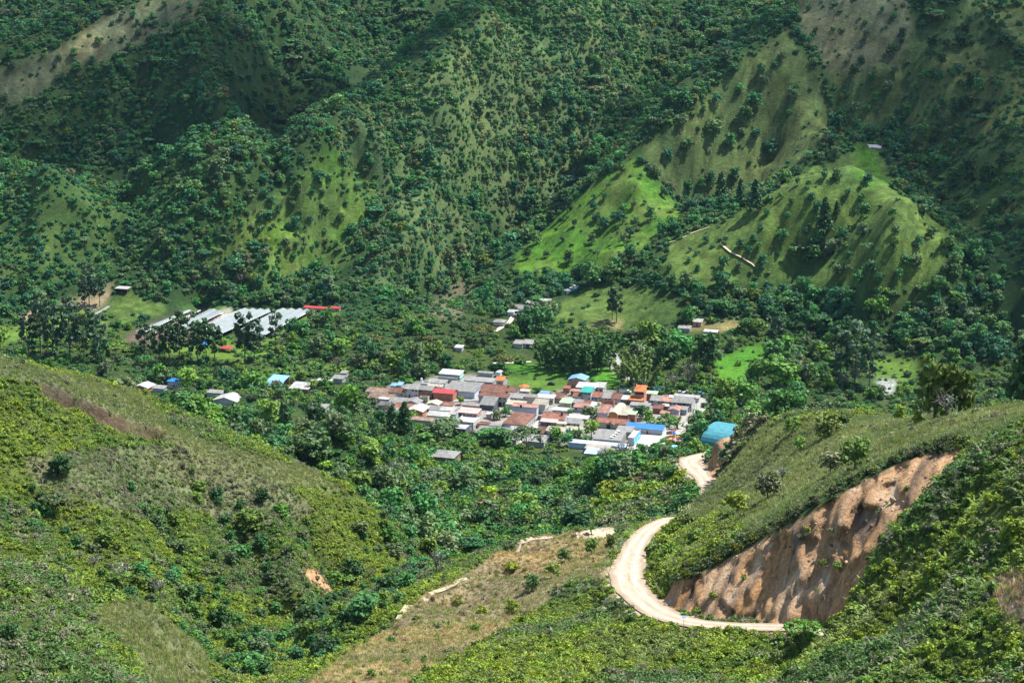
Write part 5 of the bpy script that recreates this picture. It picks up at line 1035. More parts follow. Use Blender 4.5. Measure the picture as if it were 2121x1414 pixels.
# ---- greenhouses: plastic film over rows of gabled bays
film, N, L, B = nodemat('greenhouse_film'); g = N.new('ShaderNodeTexCoord'); w1 = N.new('ShaderNodeTexBrick'); w1.inputs['Scale'].default_value = .28; w1.inputs['Color1'].default_value = (.185, .215, .21, 1); w1.inputs['Color2'].default_value = (.155, .185, .182, 1); w1.inputs['Mortar'].default_value = (.25, .28, .275, 1); w1.inputs['Mortar Size'].default_value = .03
L.new(g.outputs['Object'], w1.inputs['Vector']); n1 = noise_node(N, L, g.outputs['Object'], .12, 4, .6); c = mul(N, L, w1.outputs['Color'], ramp(N, L, n1.outputs['Fac'], .82, 1.12)); L.new(c, B.inputs['Base Color']); B.inputs['Roughness'].default_value = .45
POLE = plain('white_poles', (.62, .63, .62))
def greenhouse(fl_, fr, bl_, br, nb, label, h=2.6, rise=1.1):
    """front left, front right, back left, back right corners (pixels); nb gabled bays"""
    P = [ground(*q, 1080) for q in (fl_, fr, br, bl_)]; z0 = float(np.mean([p[2] for p in P])); o0 = P[0]
    root = thing('greenhouse', label, 'greenhouse', (o0[0], o0[1], z0), 0, 'greenhouses of the flower farm'); Q = [np.array([p[0] - o0[0], p[1] - o0[1]]) for p in P]
    for b in range(nb):
        def pt(s, t, z): a = Q[0] + (Q[1] - Q[0]) * s; c_ = Q[3] + (Q[2] - Q[3]) * s; p = a + (c_ - a) * t; return (p[0], p[1], z)
        s0, s1 = b / nb, (b + 1) / nb; sm = (s0 + s1) / 2
        part('roof_bay', slab([[pt(s0, 0, h), pt(sm, 0, h + rise), pt(sm, 1, h + rise), pt(s0, 1, h)], [pt(sm, 0, h + rise), pt(s1, 0, h), pt(s1, 1, h), pt(sm, 1, h + rise)]], .05, [film], 'roof_bay'), root)
    pl = []
    for b in range(nb + 1):
        for t in np.linspace(0, 1, 6): p = pt(b / nb, t, 0); pl.append((p[0] - .07, p[1] - .07, -1, p[0] + .07, p[1] + .07, h - .06, 0))
    for b in range(nb + 1):
        p, q = pt(b / nb, 0, 0), pt(b / nb, 1, 0); st = np.linspace(0, 1, 30)
        for t0, t1 in zip(st, st[1:]): u0, u1 = pt(b / nb, t0, 0), pt(b / nb, t1, 0); pl.append((min(u0[0], u1[0]) - .04, u0[1] - .02, h - .16, max(u0[0], u1[0]) + .04, u1[1] + .02, h - .07, 0))
    part('frame', boxes(pl, [POLE], 'frame'), root)
    c_ = np.mean(Q, 0) + o0[:2]
    for t in (.1, .3, .5, .7, .9): m_ = Q[0] * (1 - t) * .5 + Q[1] * (1 - t) * .5 + Q[2] * t * .5 + Q[3] * t * .5 + o0[:2]; KEEP.append((m_[0], m_[1], 14))
    return root
greenhouse((492, 696), (545, 706), (578, 646), (647, 648), 4, 'four bay film greenhouse at the edge near the pink farm building')
greenhouse((405, 692), (461, 700), (500, 646), (564, 649), 4, 'four bay film greenhouse in the middle of the flower farm')
greenhouse((346, 694), (364, 701), (437, 648), (463, 651), 2, 'narrow two bay greenhouse beside dark soil beds', 2.4, .7)
greenhouse((282, 694), (295, 697), (382, 650), (396, 651), 1, 'single tunnel greenhouse at the outer edge of the farm', 2.2, .7)
greenhouse((306, 699), (309, 700), (413, 650), (416, 651), 1, 'slim strip of film between soil beds', 1.6, .3)
for p in ((300, 690), (330, 680), (360, 665), (280, 700), (320, 706), (430, 655), (345, 690), (400, 668)): q = ground(*p, 1080); KEEP.append((q[0], q[1], 10))

# ---- arched sports roof beside the red cut
tl = surf('metal', (.06, .26, .30)); A0 = vpt(1450, 920); sp = thing('sports_hall', 'teal arched sports hall roof behind the earth cut', 'hall', (A0[0], A0[1], 0), R(-33)); n = 14; Wd, Ht, Ln = 27.0, 7.4, 30.0
_pr = [(Wd / 2 - Wd / 2 * math.cos(math.pi * i / n), .5 + Ht * math.sin(math.pi * i / n)) for i in range(n + 1)]
Q = [[(0, a[0], a[1]), (Ln, a[0], a[1]), (Ln, b_[0], b_[1]), (0, b_[0], b_[1])] for a, b_ in zip(_pr, _pr[1:])]
part('roof', slab(Q, .12, [tl], 'roof'), sp)
for x in (.6, Ln / 2, Ln - .6): part('arch', slab([[(x - .12, a[0], a[1] - .14), (x + .12, a[0], a[1] - .14), (x + .12, b_[0], b_[1] - .14), (x - .12, b_[0], b_[1] - .14)] for a, b_ in zip(_pr, _pr[1:])], .25, [POLE], 'arch'), sp)
KEEP.append((A0[0] + 18, A0[1] + 4, 17))

# ---- round orange kiosk in the field
k0 = vpt(1086, 809); ki = thing('kiosk', 'round kiosk with orange conical roof at the edge of the green field', 'kiosk', (k0[0], k0[1], 0))
Q = []
for i in range(10): a, b = i * 2 * math.pi / 10, (i + 1) * 2 * math.pi / 10; Q.append([(3.2 * math.cos(a), 3.2 * math.sin(a), 2.5), (3.2 * math.cos(b), 3.2 * math.sin(b), 2.5), (0, 0, 3.9)])
part('roof', slab(Q, .1, [surf(*RC_['og'])], 'roof'), ki)
for i in range(6): a = i * math.pi / 3; part('post', boxes([(2.7 * math.cos(a) - .1, 2.7 * math.sin(a) - .1, -.4, 2.7 * math.cos(a) + .1, 2.7 * math.sin(a) + .1, 2.75, 0)], [TIMB], 'post'), ki)
KEEP.append((k0[0], k0[1], 5))

# ---- children's carousel, its pool and the green fence round the playground
c0 = vpt(1396, 912); ca = thing('carousel', "children's carousel ride with yellow and red arms in the playground", 'carousel', (c0[0], c0[1], .3))
def lathe(prof, n, mat, name):
    V, F = [], []
    for r, z in prof:
        for k in range(n): V.append((r * math.cos(k * 2 * math.pi / n), r * math.sin(k * 2 * math.pi / n), z))
    for i in range(len(prof) - 1):
        for k in range(n): F.append((i * n + k, i * n + (k + 1) % n, (i + 1) * n + (k + 1) % n, (i + 1) * n + k))
    F.append(tuple(range(len(V) - n, len(V)))); F.append(tuple(range(n - 1, -1, -1)))
    return mesh_from(V, F, name, [mat], smooth=False)
RED, YEL, BLU, GRN = plain('red_paint', (.62, .05, .05), .4), plain('yellow_paint', (.75, .48, .03), .4), plain('blue_paint', (.03, .14, .55), .4), plain('green_paint', (.015, .30, .10), .5)
part('platform', lathe([(3.6, -.3), (3.6, .25), (3.3, .3)], 20, plain('pink_deck', (.62, .25, .23)), 'platform'), ca); part('column', lathe([(.5, .3), (.8, 1.5), (.35, 2.4), (.35, 3.2)], 14, YEL, 'column'), ca); part('hood', lathe([(1.1, 3.2), (.9, 3.7), (.25, 4.4), (.05, 5.0)], 14, BLU, 'hood'), ca)
for i in range(8):
    a = i * math.pi / 4; V, F = [], []; d = np.array([math.cos(a), math.sin(a), 0]); tube(V, F, [d * .6 + [0, 0, 2.2], d * 1.9 + [0, 0, 1.7], d * 3.0 + [0, 0, .9]], [.14, .13, .12], 6); ar = part('arm', mesh_from(V, F, 'arm', [YEL if i % 2 else RED]), ca)
    se = part('seat', boxes([(-.55, -.4, 0, .55, .4, .35, 0), (-.55, -.4, .352, -.35, .4, .8, 0), (.2, -.398, .352, .5, .398, .6, 0)], [(RED, YEL, plain('white_paint', (.75, .75, .75)), BLU)[i % 4]], 'seat'), ca); se.location = tuple(d * 3.2 + [0, 0, .75]); se.rotation_euler = (0, 0, a + math.pi / 2)
p0 = vpt(1397, 927); po = thing('paddling_pool', 'round light blue paddling pool below the carousel', 'pool', (p0[0], p0[1], .3)); part('rim', lathe([(2.3, -.5), (2.3, .5), (2.1, .52)], 24, plain('pool_blue', (.10, .42, .66)), 'rim'), po); part('water', lathe([(2.05, .46), (2.0, .53)], 24, plain('pool_water', (.20, .52, .68), .1), 'water'), po)
def fence(pts, label, mat=None, h=1.5, name='fence'):
    P = [np.array(p, float) for p in pts]; r = thing(name, label, 'fence', tuple(P[0])); V, F = [], []
    for a, b in zip(P, P[1:]):
        q = [a - P[0], b - P[0]]; t = (b - a); n_ = np.array([-t[1], t[0], 0]); n_ /= np.linalg.norm(n_); n_ *= .05; i = len(V)
        V += [q[0] - n_, q[1] - n_, q[1] + n_, q[0] + n_] + [x + np.array([0, 0, h]) for x in (q[0] - n_, q[1] - n_, q[1] + n_, q[0] + n_)]
        F += [(i, i + 1, i + 5, i + 4), (i + 1, i + 2, i + 6, i + 5), (i + 2, i + 3, i + 7, i + 6), (i + 3, i, i + 4, i + 7), (i + 4, i + 5, i + 6, i + 7)]
    part('panel', mesh_from(V, F, 'panel', [mat or GRN]), r)
    for p in P: q = p - P[0]; part('post', boxes([(q[0] - .12, q[1] - .12, -.6, q[0] + .12, q[1] + .12, q[2] + h + .25, 0)], [POLE], 'post'), r)
    return r
fence([vpt(1367, 916) + [0, 0, .3], vpt(1380, 910) + [0, 0, .3], vpt(1395, 907) + [0, 0, .3]], 'bright green fence left of the carousel'); fence([vpt(1399, 906) + [0, 0, .3], vpt(1420, 908) + [0, 0, .3], vpt(1447, 912) + [0, 0, .3]], 'bright green fence between the carousel and the teal arched roof'); fence([vpt(1339, 944) + [0, 0, .3], vpt(1344, 936) + [0, 0, .3], vpt(1350, 930) + [0, 0, .3]], 'short green fence at the plaza hedge')
fence([vpt(1415, 884) + [0, 0, .3], vpt(1422, 873) + [0, 0, .3], vpt(1428, 862) + [0, 0, .3]], 'white garden wall along the concrete street', surf(*WC['W']), 2.4, 'garden_wall'); fence([vpt(1380, 902) + [0, 0, .3], vpt(1392, 901) + [0, 0, .3], vpt(1404, 888) + [0, 0, .3]], 'brick garden wall beside the blue roofed hall', surf(*WC['B']), 2.0, 'garden_wall')

# ---- poles
CONC = plain('concrete_pole', (.52, .52, .50)); STEEL = plain('steel', (.35, .36, .37), .4, .6)
pyl = ground(233, 789, 500, 606); py_ = thing('power_pylon', 'white two legged power pole on the left hill crest', 'power pole', tuple(pyl))
for x in (-.55, .55): V, F = [], []; tube(V, F, [(x * 1.25, 0, -1), (x, 0, 6.0)], [.12, .09], 8); part('leg', mesh_from(V, F, 'leg', [CONC]), py_)
part('crossarm', boxes([(-1.5, -.07, 5.75, 1.5, .07, 5.92, 0)], [STEEL], 'crossarm'), py_)
for x in (-1.3, 0, 1.3): part('insulator', lathe([(.05, 5.93), (.09, 6.1), (.04, 6.25)], 8, POLE, 'insulator'), py_).location = (x, 0, 0)
for x in (-1, ): V, F = [], []; tube(V, F, [(x * .6, 0, 4.6), (x * 3.2, .2, -.2)], [.02, .02], 4); tube(V, F, [(x * .6, 0, 3.2), (x * 2.4, .2, -.2)], [.02, .02], 4); part('guy_wire', mesh_from(V, F, 'guy_wire', [STEEL]), py_)
def street_pole(px, py, h, label):
    p = vpt(px, py); o = thing('street_pole', label, 'lamp post', tuple(p), 0, 'street poles'); V, F = [], []; tube(V, F, [(0, 0, -.4), (0, 0, h)], [.14, .09], 8); part('pole', mesh_from(V, F, 'pole', [CONC]), o)
    part('crossarm', boxes([(-.9, -.05, h - .5, .9, .05, h - .38, 0)], [STEEL], 'crossarm'), o); V, F = [], []; tube(V, F, [(0, 0, h - 1), (.5, -.5, h - .6), (1.2, -1.1, h - .55)], [.04, .04, .04], 5); lm = part('lamp_arm', mesh_from(V, F, 'lamp_arm', [STEEL]), o); part('lamp', boxes([(1.0, -1.4, h - .68, 1.5, -1.0, h - .56, 0)], [POLE], 'lamp'), lm)
for a in [(1443, 853, 7, 'street pole at the corner of the long white house'), (1428, 861, 6, 'street pole beside the white garden wall'), (909, 812, 7, 'street pole in front of the big grey hall'), (982, 812, 7, 'street pole at the front corner of the big grey hall'), (1141, 835, 6, 'street pole by the cream house with white roof'), (1054, 917, 6, 'street pole beside the grey corner house near the big tree'), (1313, 822, 8, 'street pole behind the orange roofed house'), (1331, 812, 8, 'street pole at the back of the orange roofed house under the woods'), (1376, 812, 8, 'street pole beside the brick shed with greenish roof'), (1344, 893, 6, 'slim pole before the vivid blue roofed hall'), (1385, 955, 7, 'pole in front of the playground by the dirt road'), (1137, 920, 7, 'pole at the lower end of the main street')]: street_pole(*a)
sg = ground(1416, 1303, 340, 372); so = thing('solar_lamp', 'solar street lamp with tilted panel at the dirt road bend', 'lamp post', tuple(sg)); V, F = [], []; tube(V, F, [(0, 0, -.4), (0, 0, 2.5)], [.05, .04], 8); part('pole', mesh_from(V, F, 'pole', [STEEL]), so)
pn = part('panel', boxes([(-.42, -.3, -.03, .42, .3, .03, 0)], [plain('solar_cells', (.16, .24, .38), .25)], 'panel'), so); pn.location = (0, 0, 2.6); pn.rotation_euler = (R(25), 0, 0); part('lamp', boxes([(-.1, -.6, 2.25, .1, -.1, 2.32, 0)], [POLE], 'lamp'), so)
for k, (a, b) in enumerate([(1300, 1268), (1286, 1236), (1272, 1216), (1560, 1312), (1604, 1316)]): pass

# ---- black tarpaulin shelter on the knoll above the road
g = ground(1352, 974, 650, 780); sh = thing('tarpaulin_shelter', 'roadside shelter of sagging black tarpaulin on timber posts', 'shelter', tuple(at(1326, 977, g[1])), R(-6)); tarp = plain('black_tarpaulin', (.035, .04, .05), .5)
def sag(x0, x1, y0, y1, z0, z1, s, name):
    n = 7; V = [(x0 + (x1 - x0) * i / n, y0 + (y1 - y0) * j / n, z0 + (z1 - z0) * j / n - s * math.sin(math.pi * i / n) * math.sin(math.pi * j / n) + .08 * math.sin(5 * i + 3 * j)) for j in range(n + 1) for i in range(n + 1)]
    return mesh_from(V, [(j * (n + 1) + i, j * (n + 1) + i + 1, (j + 1) * (n + 1) + i + 1, (j + 1) * (n + 1) + i) for j in range(n) for i in range(n)], name, [tarp], smooth=True)
part('tarpaulin', sag(0, 4.6, -.6, 3.0, 2.0, 2.7, .25, 'tarpaulin'), sh); part('tarpaulin', sag(4.7, 9.6, -1.0, 3.0, 1.7, 2.6, .3, 'tarpaulin'), sh); part('back_sheet', sag(4.7, 9.6, -1.05, -.8, .1, 1.65, 0, 'back_sheet'), sh)
for x in (.1, 2.4, 4.6, 7.1, 9.4):
    for y, z in ((-.5, 2.0), (2.9, 2.6)): part('post', boxes([(x - .06, y - .06, -1.5, x + .06, y + .06, z - .05, 0)], [TIMB], 'post'), sh)
part('counter', boxes([(.6, .2, 0, 3.8, .9, .9, 0)], [TIMB], 'counter'), sh); br = thing('barrel', 'blue plastic barrel beside the black tarpaulin shelter', 'barrel', tuple(np.array(sh.location) + [-.6, -1.0, 0])); part('drum', lathe([(.28, -.3), (.32, .2), (.32, .6), (.28, .85)], 14, plain('blue_plastic', (.05, .25, .6)), 'drum'), br); part('lid', lathe([(.29, .85), (.29, .9)], 14, plain('blue_lid', (.03, .14, .4)), 'lid'), br)

# ---- vehicles
TYRE = plain('tyre_rubber', (.02, .02, .02), .8)
def wheel_mesh():
    V, F = [], []; n = 14
    for x, r in ((-.11, .30), (-.11, .34), (.11, .34), (.11, .30)):
        for k in range(n): V.append((x, r * math.cos(k * 2 * math.pi / n), r * math.sin(k * 2 * math.pi / n)))
    for i in range(3):
        for k in range(n): F.append((i * n + k, i * n + (k + 1) % n, (i + 1) * n + (k + 1) % n, (i + 1) * n + k))
    F.append(tuple(range(n))); F.append(tuple(range(4 * n - 1, 3 * n - 1, -1))); return mesh_from(V, F, 'wheel', [TYRE])
WHEEL = wheel_mesh()
def hull(sections, mat, name):
    """closed loft through (y, half width low, half width high, z low, z high) sections"""
    V, F = [], []
    for y, a, b, z0, z1 in sections: V += [(-a, y, z0), (a, y, z0), (b, y, z1), (-b, y, z1)]
    for i in range(len(sections) - 1):
        for k in range(4): F.append((i * 4 + k, i * 4 + (k + 1) % 4, i * 4 + 4 + (k + 1) % 4, i * 4 + 4 + k))
    F.append((3, 2, 1, 0)); n = len(V); F.append((n - 4, n - 3, n - 2, n - 1)); return mesh_from(V, F, name, [mat])
def car(p, rot, col, label, pickup=False, name='parked_car'):
    paint = plain('car_paint', col, .25, 0, .5); o = thing(name, label, 'car', tuple(p), rot, 'vehicles parked at the village')
    part('body', hull([(-2.1, .70, .66, .38, .72), (-1.95, .82, .80, .28, .86), (-.9, .85, .82, .26, .95), (.9, .85, .82, .26, .98), (1.95, .83, .80, .28, .92), (2.1, .74, .70, .38, .8)], paint, 'body'), o)
    part('cabin', hull([(-1.0, .78, .74, .93, .96), (-.45, .78, .62, .95, 1.46), (.75 if pickup else 1.2, .78, .62, .97, 1.48), (.9 if pickup else 1.85, .78, .74, .92, .97)], GLASS, 'cabin'), o); part('roof_panel', boxes([(-.60, -.42, 1.463, .60, .72 if pickup else 1.15, 1.51, 0)], [paint], 'roof_panel'), o)
    for x in (-.76, .76):
        for y in (-1.3, 1.3): w = part('wheel', WHEEL, o); w.location = (x, y, .34)
    return o
car(vpt(1142, 797) + [0, 0, .1], R(70), (.02, .025, .035), 'dark car parked in the green field'); car(vpt(1360, 808) + [0, 0, .1], R(75), (.02, .14, .40), 'blue car under the woods behind the brick shed', True); car(vpt(1409, 815) + [0, 0, .1], R(80), (.60, .60, .58), 'pale car parked under the trees behind the salmon roof'); car(vpt(1424, 814) + [0, 0, .1], R(100), (.5, .5, .48), 'silver car next to the pale car under the trees', True)
car(vpt(1438, 816) + [0, 0, .1], R(95), (.72, .73, .74), 'white pickup nearest the street end under the trees', True); car(vpt(1451, 817) + [0, 0, .1], R(85), (.12, .28, .42), 'blue grey car at the very end of the street'); car(vpt(1117, 869) + [0, 0, .45], R(-17), (.03, .03, .035), 'dark car parked beside the hipped house in the main street')
tp = vpt(1290, 815); tr = thing('truck', 'cattle truck with slatted sides and dark tarpaulin at the wood edge', 'truck', tuple(tp + [0, 0, .1]), R(-100), 'vehicles parked at the village')
part('cargo_bed', boxes([(-1.1, -1.9, .8, 1.1, 2.2, .95, 0), (-1.1, -1.9, .953, -1.03, 2.2, 2.4, 0), (1.03, -1.9, .953, 1.1, 2.2, 2.4, 0), (-1.027, 2.13, .953, 1.027, 2.2, 2.4, 0), (-1.027, -1.9, .953, 1.027, -1.83, 2.4, 0)], [plain('truck_side', (.55, .53, .48))], 'cargo_bed'), tr); part('tarpaulin', hull([(-1.95, 1.14, .5, 2.4, 2.9), (2.25, 1.14, .5, 2.4, 2.9)], tarp, 'tarpaulin'), tr); part('cab', hull([(2.4, 1.0, .85, .6, 2.1), (3.4, 1.0, .85, .6, 2.05), (3.7, 1.0, .9, .6, 1.35), (4.5, .95, .9, .6, 1.25)], plain('truck_cab', (.7, .7, .68), .35), 'cab'), tr); part('windscreen', boxes([(-.75, 3.42, 1.42, .75, 3.66, 1.9, 0)], [GLASS], 'windscreen'), tr)
for x in (-.95, .95):
    for y in (-1.1, 3.5): w = part('wheel', WHEEL, tr); w.location = (x, y, .42); w.scale = (1.2, 1.25, 1.25)
# ---- black water tanks on the roofs
for a, b, z, lb in [(1318, 846, 6.6, 'black water tank above the narrow brick house with green roof'), (1388, 847, 3.2, 'blue green water tank beside the lavender gable'), (873, 787, 5.6, 'white capped water tank on the pale tower house'), (1175, 892, 4.4, 'black water tank at the blue grey walled house'), (1079, 842, 5.2, 'dark tank on top of the blue grey blank wall'), (1164, 857, 5.0, 'small dark tank on the wide red tile roof')]:
    Y = (HC - z) / tanv(b); q = at(a, b, Y); o = thing('water_tank', lb, 'water tank', tuple(q), 0, 'roof water tanks'); part('tank', lathe([(.55, -.6), (.6, .3), (.55, 1.0), (.25, 1.2)], 14, plain('tank_plastic', (.03, .032, .036) if 'b' == lb[0] and 'blue' not in lb or 'dark' in lb else ((.05, .28, .36) if 'blue' in lb else (.7, .7, .7)), .5), 'tank'), o); part('lid', lathe([(.22, 1.2), (.2, 1.28)], 12, plain('tank_lid', (.08, .08, .09)), 'lid'), o)

# ---- two people seen small in the village
def skinned(name, pts, edges, rad, mat, parent=None):
    me = bpy.data.meshes.new(name); me.from_pydata(pts, edges, []); me.materials.append(mat); o = bpy.data.objects.new(name, me); C.objects.link(o)
    md = o.modifiers.new('skin', 'SKIN'); md.use_smooth_shade = True
    sv = me.skin_vertices
    if not sv:
        bm = bmesh.new(); bm.from_mesh(me); bm.verts.layers.skin.verify(); bm.to_mesh(me); bm.free(); sv = me.skin_vertices
    for i, r in enumerate(rad): sv[0].data[i].radius = (r, r * .8)
    sv[0].data[0].use_root = True; o.modifiers.new('smooth', 'SUBSURF').levels = 1; o.modifiers['smooth'].render_levels = 1
    if parent: o.parent = parent
    return o
def person(p, rot, shirt, trousers, label):
    P = [(0, 0, .95), (0, 0, 1.15), (0, 0, 1.38), (0, 0, 1.50), (0, .02, 1.62), (0, .02, 1.74), (-.10, 0, .90), (-.11, .05, .48), (-.11, -.04, .08), (-.11, .12, .04), (.10, 0, .90), (.11, -.03, .48), (.12, -.14, .08), (.12, .02, .04), (-.19, 0, 1.40), (-.25, .0, 1.12), (-.24, .10, .88), (-.24, .13, .79), (.19, 0, 1.40), (.25, -.03, 1.12), (.25, .06, .88), (.25, .08, .79)]
    E = [(0, 1), (1, 2), (2, 3), (3, 4), (4, 5), (0, 6), (6, 7), (7, 8), (8, 9), (0, 10), (10, 11), (11, 12), (12, 13), (2, 14), (14, 15), (15, 16), (16, 17), (2, 18), (18, 19), (19, 20), (20, 21)]
    r = [.14, .13, .14, .06, .095, .09, .09, .065, .045, .04, .09, .065, .045, .04, .06, .045, .035, .04, .06, .045, .035, .04]
    b = skinned('person', P, E, r, plain('skin', (.30, .17, .11))); b['label'] = label; b['category'] = 'person'; b.location = tuple(p); b.rotation_euler = (0, 0, rot)
    skinned('shirt', [P[i] for i in (0, 1, 2, 14, 15, 18, 19)], [(0, 1), (1, 2), (2, 3), (3, 4), (2, 5), (5, 6)], [.155, .15, .16, .075, .055, .075, .055], plain('shirt_cloth', shirt), b)
    skinned('trousers', [P[i] for i in (0, 6, 7, 8, 10, 11, 12)], [(0, 1), (1, 2), (2, 3), (0, 4), (4, 5), (5, 6)], [.155, .105, .08, .06, .105, .08, .06], plain('trouser_cloth', trousers), b)
    skinned('hair', [(0, .0, 1.70), (0, -.01, 1.77)], [(0, 1)], [.098, .075], plain('dark_hair', (.015, .012, .01)), b)
person(vpt(1344, 897) + [0, 0, .5], R(150), (.75, .75, .73), (.6, .6, .58), 'person in white clothes standing on the plaza before the blue roofed hall')
person(vpt(1428, 867) + [0, 0, .42], R(20), (.35, .12, .10), (.04, .045, .07), 'person walking up the concrete street in a reddish shirt')
# ================================================================== trees one can tell apart
ORD = ['first', 'second', 'third', 'fourth', 'fifth', 'sixth', 'seventh', 'eighth', 'ninth', 'tenth', 'eleventh', 'twelfth', 'thirteenth', 'fourteenth', 'fifteenth', 'sixteenth', 'seventeenth', 'eighteenth', 'nineteenth', 'twentieth']
SPECS = []      # (kind, px, py of the foot, crown width px, tint, place, ymin, height factor)
def T(kind, px, py, dia, place, ymin=0, tn=None, hf=None): SPECS.append([kind, px, py, dia, tn, place, ymin, hf])
def crop(x0, y0, s, items, place, ymin, kind='round'):
    """positions read off an enlarged part of the photograph (crown centre x, y, crown width)"""
    for it in items:
        x, y, d = it[:3]; w = d / s; T(it[3] if len(it) > 3 else kind, x0 + x / s, y0 + y / s + w * .42, w, place, ymin)
crop(1580, 0, 3.92, [(370, 60, 60), (430, 240, 55), (400, 300, 45), (840, 290, 95), (970, 75, 38), (1065, 130, 60), (970, 240, 32)], 'on the bare brown upper meadow', 1250)
crop(1580, 0, 3.92, [(1130, 280, 90), (1130, 345, 50), (1050, 420, 110), (1350, 440, 90), (1380, 330, 110), (1490, 370, 85), (1620, 320, 125), (1640, 230, 90), (1450, 500, 110), (800, 490, 75), (705, 470, 70, 'bare'), (740, 590, 85)], 'on the olive slope under the dark upper clump', 1250)
crop(1580, 0, 3.92, [(890, 620, 90), (1070, 580, 90), (1190, 590, 55), (1340, 610, 115), (1430, 620, 85), (1570, 560, 85), (1540, 610, 65), (1010, 730, 110), (910, 800, 80), (1230, 720, 80), (1240, 800, 55), (1090, 910, 65), (1170, 880, 110), (840, 890, 65), (740, 880, 110)], 'on the grassy slope above the hilltop house', 1250)
crop(1580, 0, 3.92, [(600, 990, 190), (1050, 1040, 140), (1290, 1070, 130), (1400, 910, 95), (1470, 970, 80), (760, 1030, 100)], 'close above the hilltop house', 1200)
crop(1580, 0, 3.92, [(1570, 1060, 110), (1730, 950, 115), (1570, 890, 100), (1700, 650, 120), (1640, 840, 130), (1820, 890, 120), (1900, 1000, 65), (1960, 1120, 95), (1690, 1150, 90), (1380, 1140, 80), (1530, 1130, 70), (1800, 75, 70), (1850, 260, 60), (1940, 350, 125), (2080, 430, 130), (1860, 200, 70)], 'on the dark shaded slope right of the hilltop house', 1200)
crop(1580, 0, 3.92, [(440, 915, 38), (240, 760, 110), (265, 710, 75), (90, 540, 62), (150, 460, 85), (60, 1190, 150), (70, 1290, 55), (200, 1330, 45), (20, 660, 65), (540, 905, 26)], 'on the olive pasture left of the tree lined ravine', 1250)
crop(1060, 0, 3.928, [(1855, 720, 75), (1660, 820, 90), (1560, 890, 65), (1650, 1050, 150), (1775, 1150, 115), (1430, 1170, 110), (1870, 1070, 55), (1900, 920, 120), (1820, 985, 60), (1380, 980, 120), (1990, 1100, 90), (1270, 1260, 100), (1970, 820, 120), (1520, 1040, 45), (2040, 660, 70), (2030, 560, 80)], 'on the olive pasture above the bright green pasture', 1250)
crop(0, 0, 3.928, [(1210, 25, 40), (1340, 25, 55), (985, 140, 55), (1080, 120, 55), (915, 185, 45), (1120, 185, 50), (1190, 185, 65), (1240, 130, 60), (1265, 200, 65), (1130, 270, 75), (1190, 270, 25), (990, 325, 45), (1015, 300, 25), (800, 335, 65), (1545, 65, 75), (1360, 195, 45)], 'on the upper half of the brown ridge meadow', 1300)
crop(0, 0, 3.928, [(600, 430, 75), (480, 470, 60), (445, 540, 40), (625, 560, 105), (100, 540, 60), (345, 465, 38), (40, 790, 75), (305, 605, 25), (490, 355, 45), (510, 620, 80)], 'on the lower half of the brown ridge meadow', 1300)
crop(1060, 280, 3.928, [(895, 280, 75), (1050, 335, 38), (770, 410, 70, 'bare'), (1000, 430, 60, 'bare'), (670, 500, 48), (755, 500, 65), (665, 580, 80), (690, 660, 90), (910, 600, 80), (990, 570, 62), (1080, 545, 42), (1130, 640, 130)], 'on the upper part of the bright green pasture', 1180)
crop(1060, 280, 3.928, [(830, 660, 80), (880, 680, 100), (1000, 710, 90), (960, 790, 90), (740, 730, 100), (860, 740, 55), (650, 850, 90), (640, 945, 42), (700, 970, 70, 'bare'), (910, 850, 90), (415, 840, 52), (200, 840, 105)], 'on the lower part of the bright green pasture', 1150)
crop(1060, 280, 3.928, [(450, 580, 125), (430, 500, 110), (320, 670, 100), (400, 700, 60), (280, 970, 60), (460, 1000, 110), (120, 970, 85), (510, 720, 60)], 'along the edge where pasture meets the dark ravine', 1150)
crop(1060, 280, 3.928, [(850, 1040, 150), (960, 960, 130), (900, 1000, 110), (1090, 950, 80, 'flat')], 'in the thicket below the bright green pasture', 1150)
crop(1060, 280, 3.928, [(640, 1140, 195), (560, 1110, 110)], 'beside the turquoise farmhouse', 1100)
crop(1060, 280, 3.928, [(1300, 720, 105), (1500, 540, 110), (1480, 640, 100), (1700, 500, 150, 'cone'), (1860, 530, 110, 'cone'), (1980, 560, 150, 'cone'), (1720, 680, 70), (1540, 400, 80), (1440, 400, 92), (1340, 580, 62), (1240, 480, 80), (1620, 350, 100), (1810, 320, 120)], 'in the fold behind the right hill pasture', 1180)
crop(1060, 280, 3.928, [(1740, 850, 62), (1580, 850, 62), (1450, 930, 42), (1500, 960, 42), (1440, 1010, 55), (1510, 1080, 55), (1280, 1080, 58), (1260, 950, 62), (1000, 1100, 62), (1180, 1070, 110), (1860, 890, 70), (1960, 840, 62), (1930, 930, 72), (2010, 900, 62)], 'around the bare path on the hill pasture', 1100)
crop(1060, 280, 3.928, [(1720, 1050, 110), (1845, 1070, 78), (2040, 1020, 92), (1420, 1180, 120), (1700, 1190, 150), (1250, 1240, 90), (1330, 1250, 80)], 'along the lower edge of the hill pasture', 1100)
crop(1580, 280, 3.92, [(600, 320, 100), (850, 360, 95), (690, 470, 62), (800, 500, 78), (390, 500, 82), (440, 590, 105), (230, 530, 58), (145, 500, 42), (500, 330, 70), (280, 380, 60), (370, 400, 60)], 'on the sunny face just below the hilltop house', 1100)
crop(1580, 280, 3.92, [(30, 620, 62), (200, 650, 55), (150, 820, 112), (125, 960, 52), (380, 745, 62), (345, 780, 62), (600, 620, 62, 'cone'), (500, 720, 150, 'cone'), (460, 830, 140), (250, 960, 110), (420, 960, 130), (560, 920, 120), (640, 820, 110)], 'in and beside the wooded gully of the right hill', 1080)
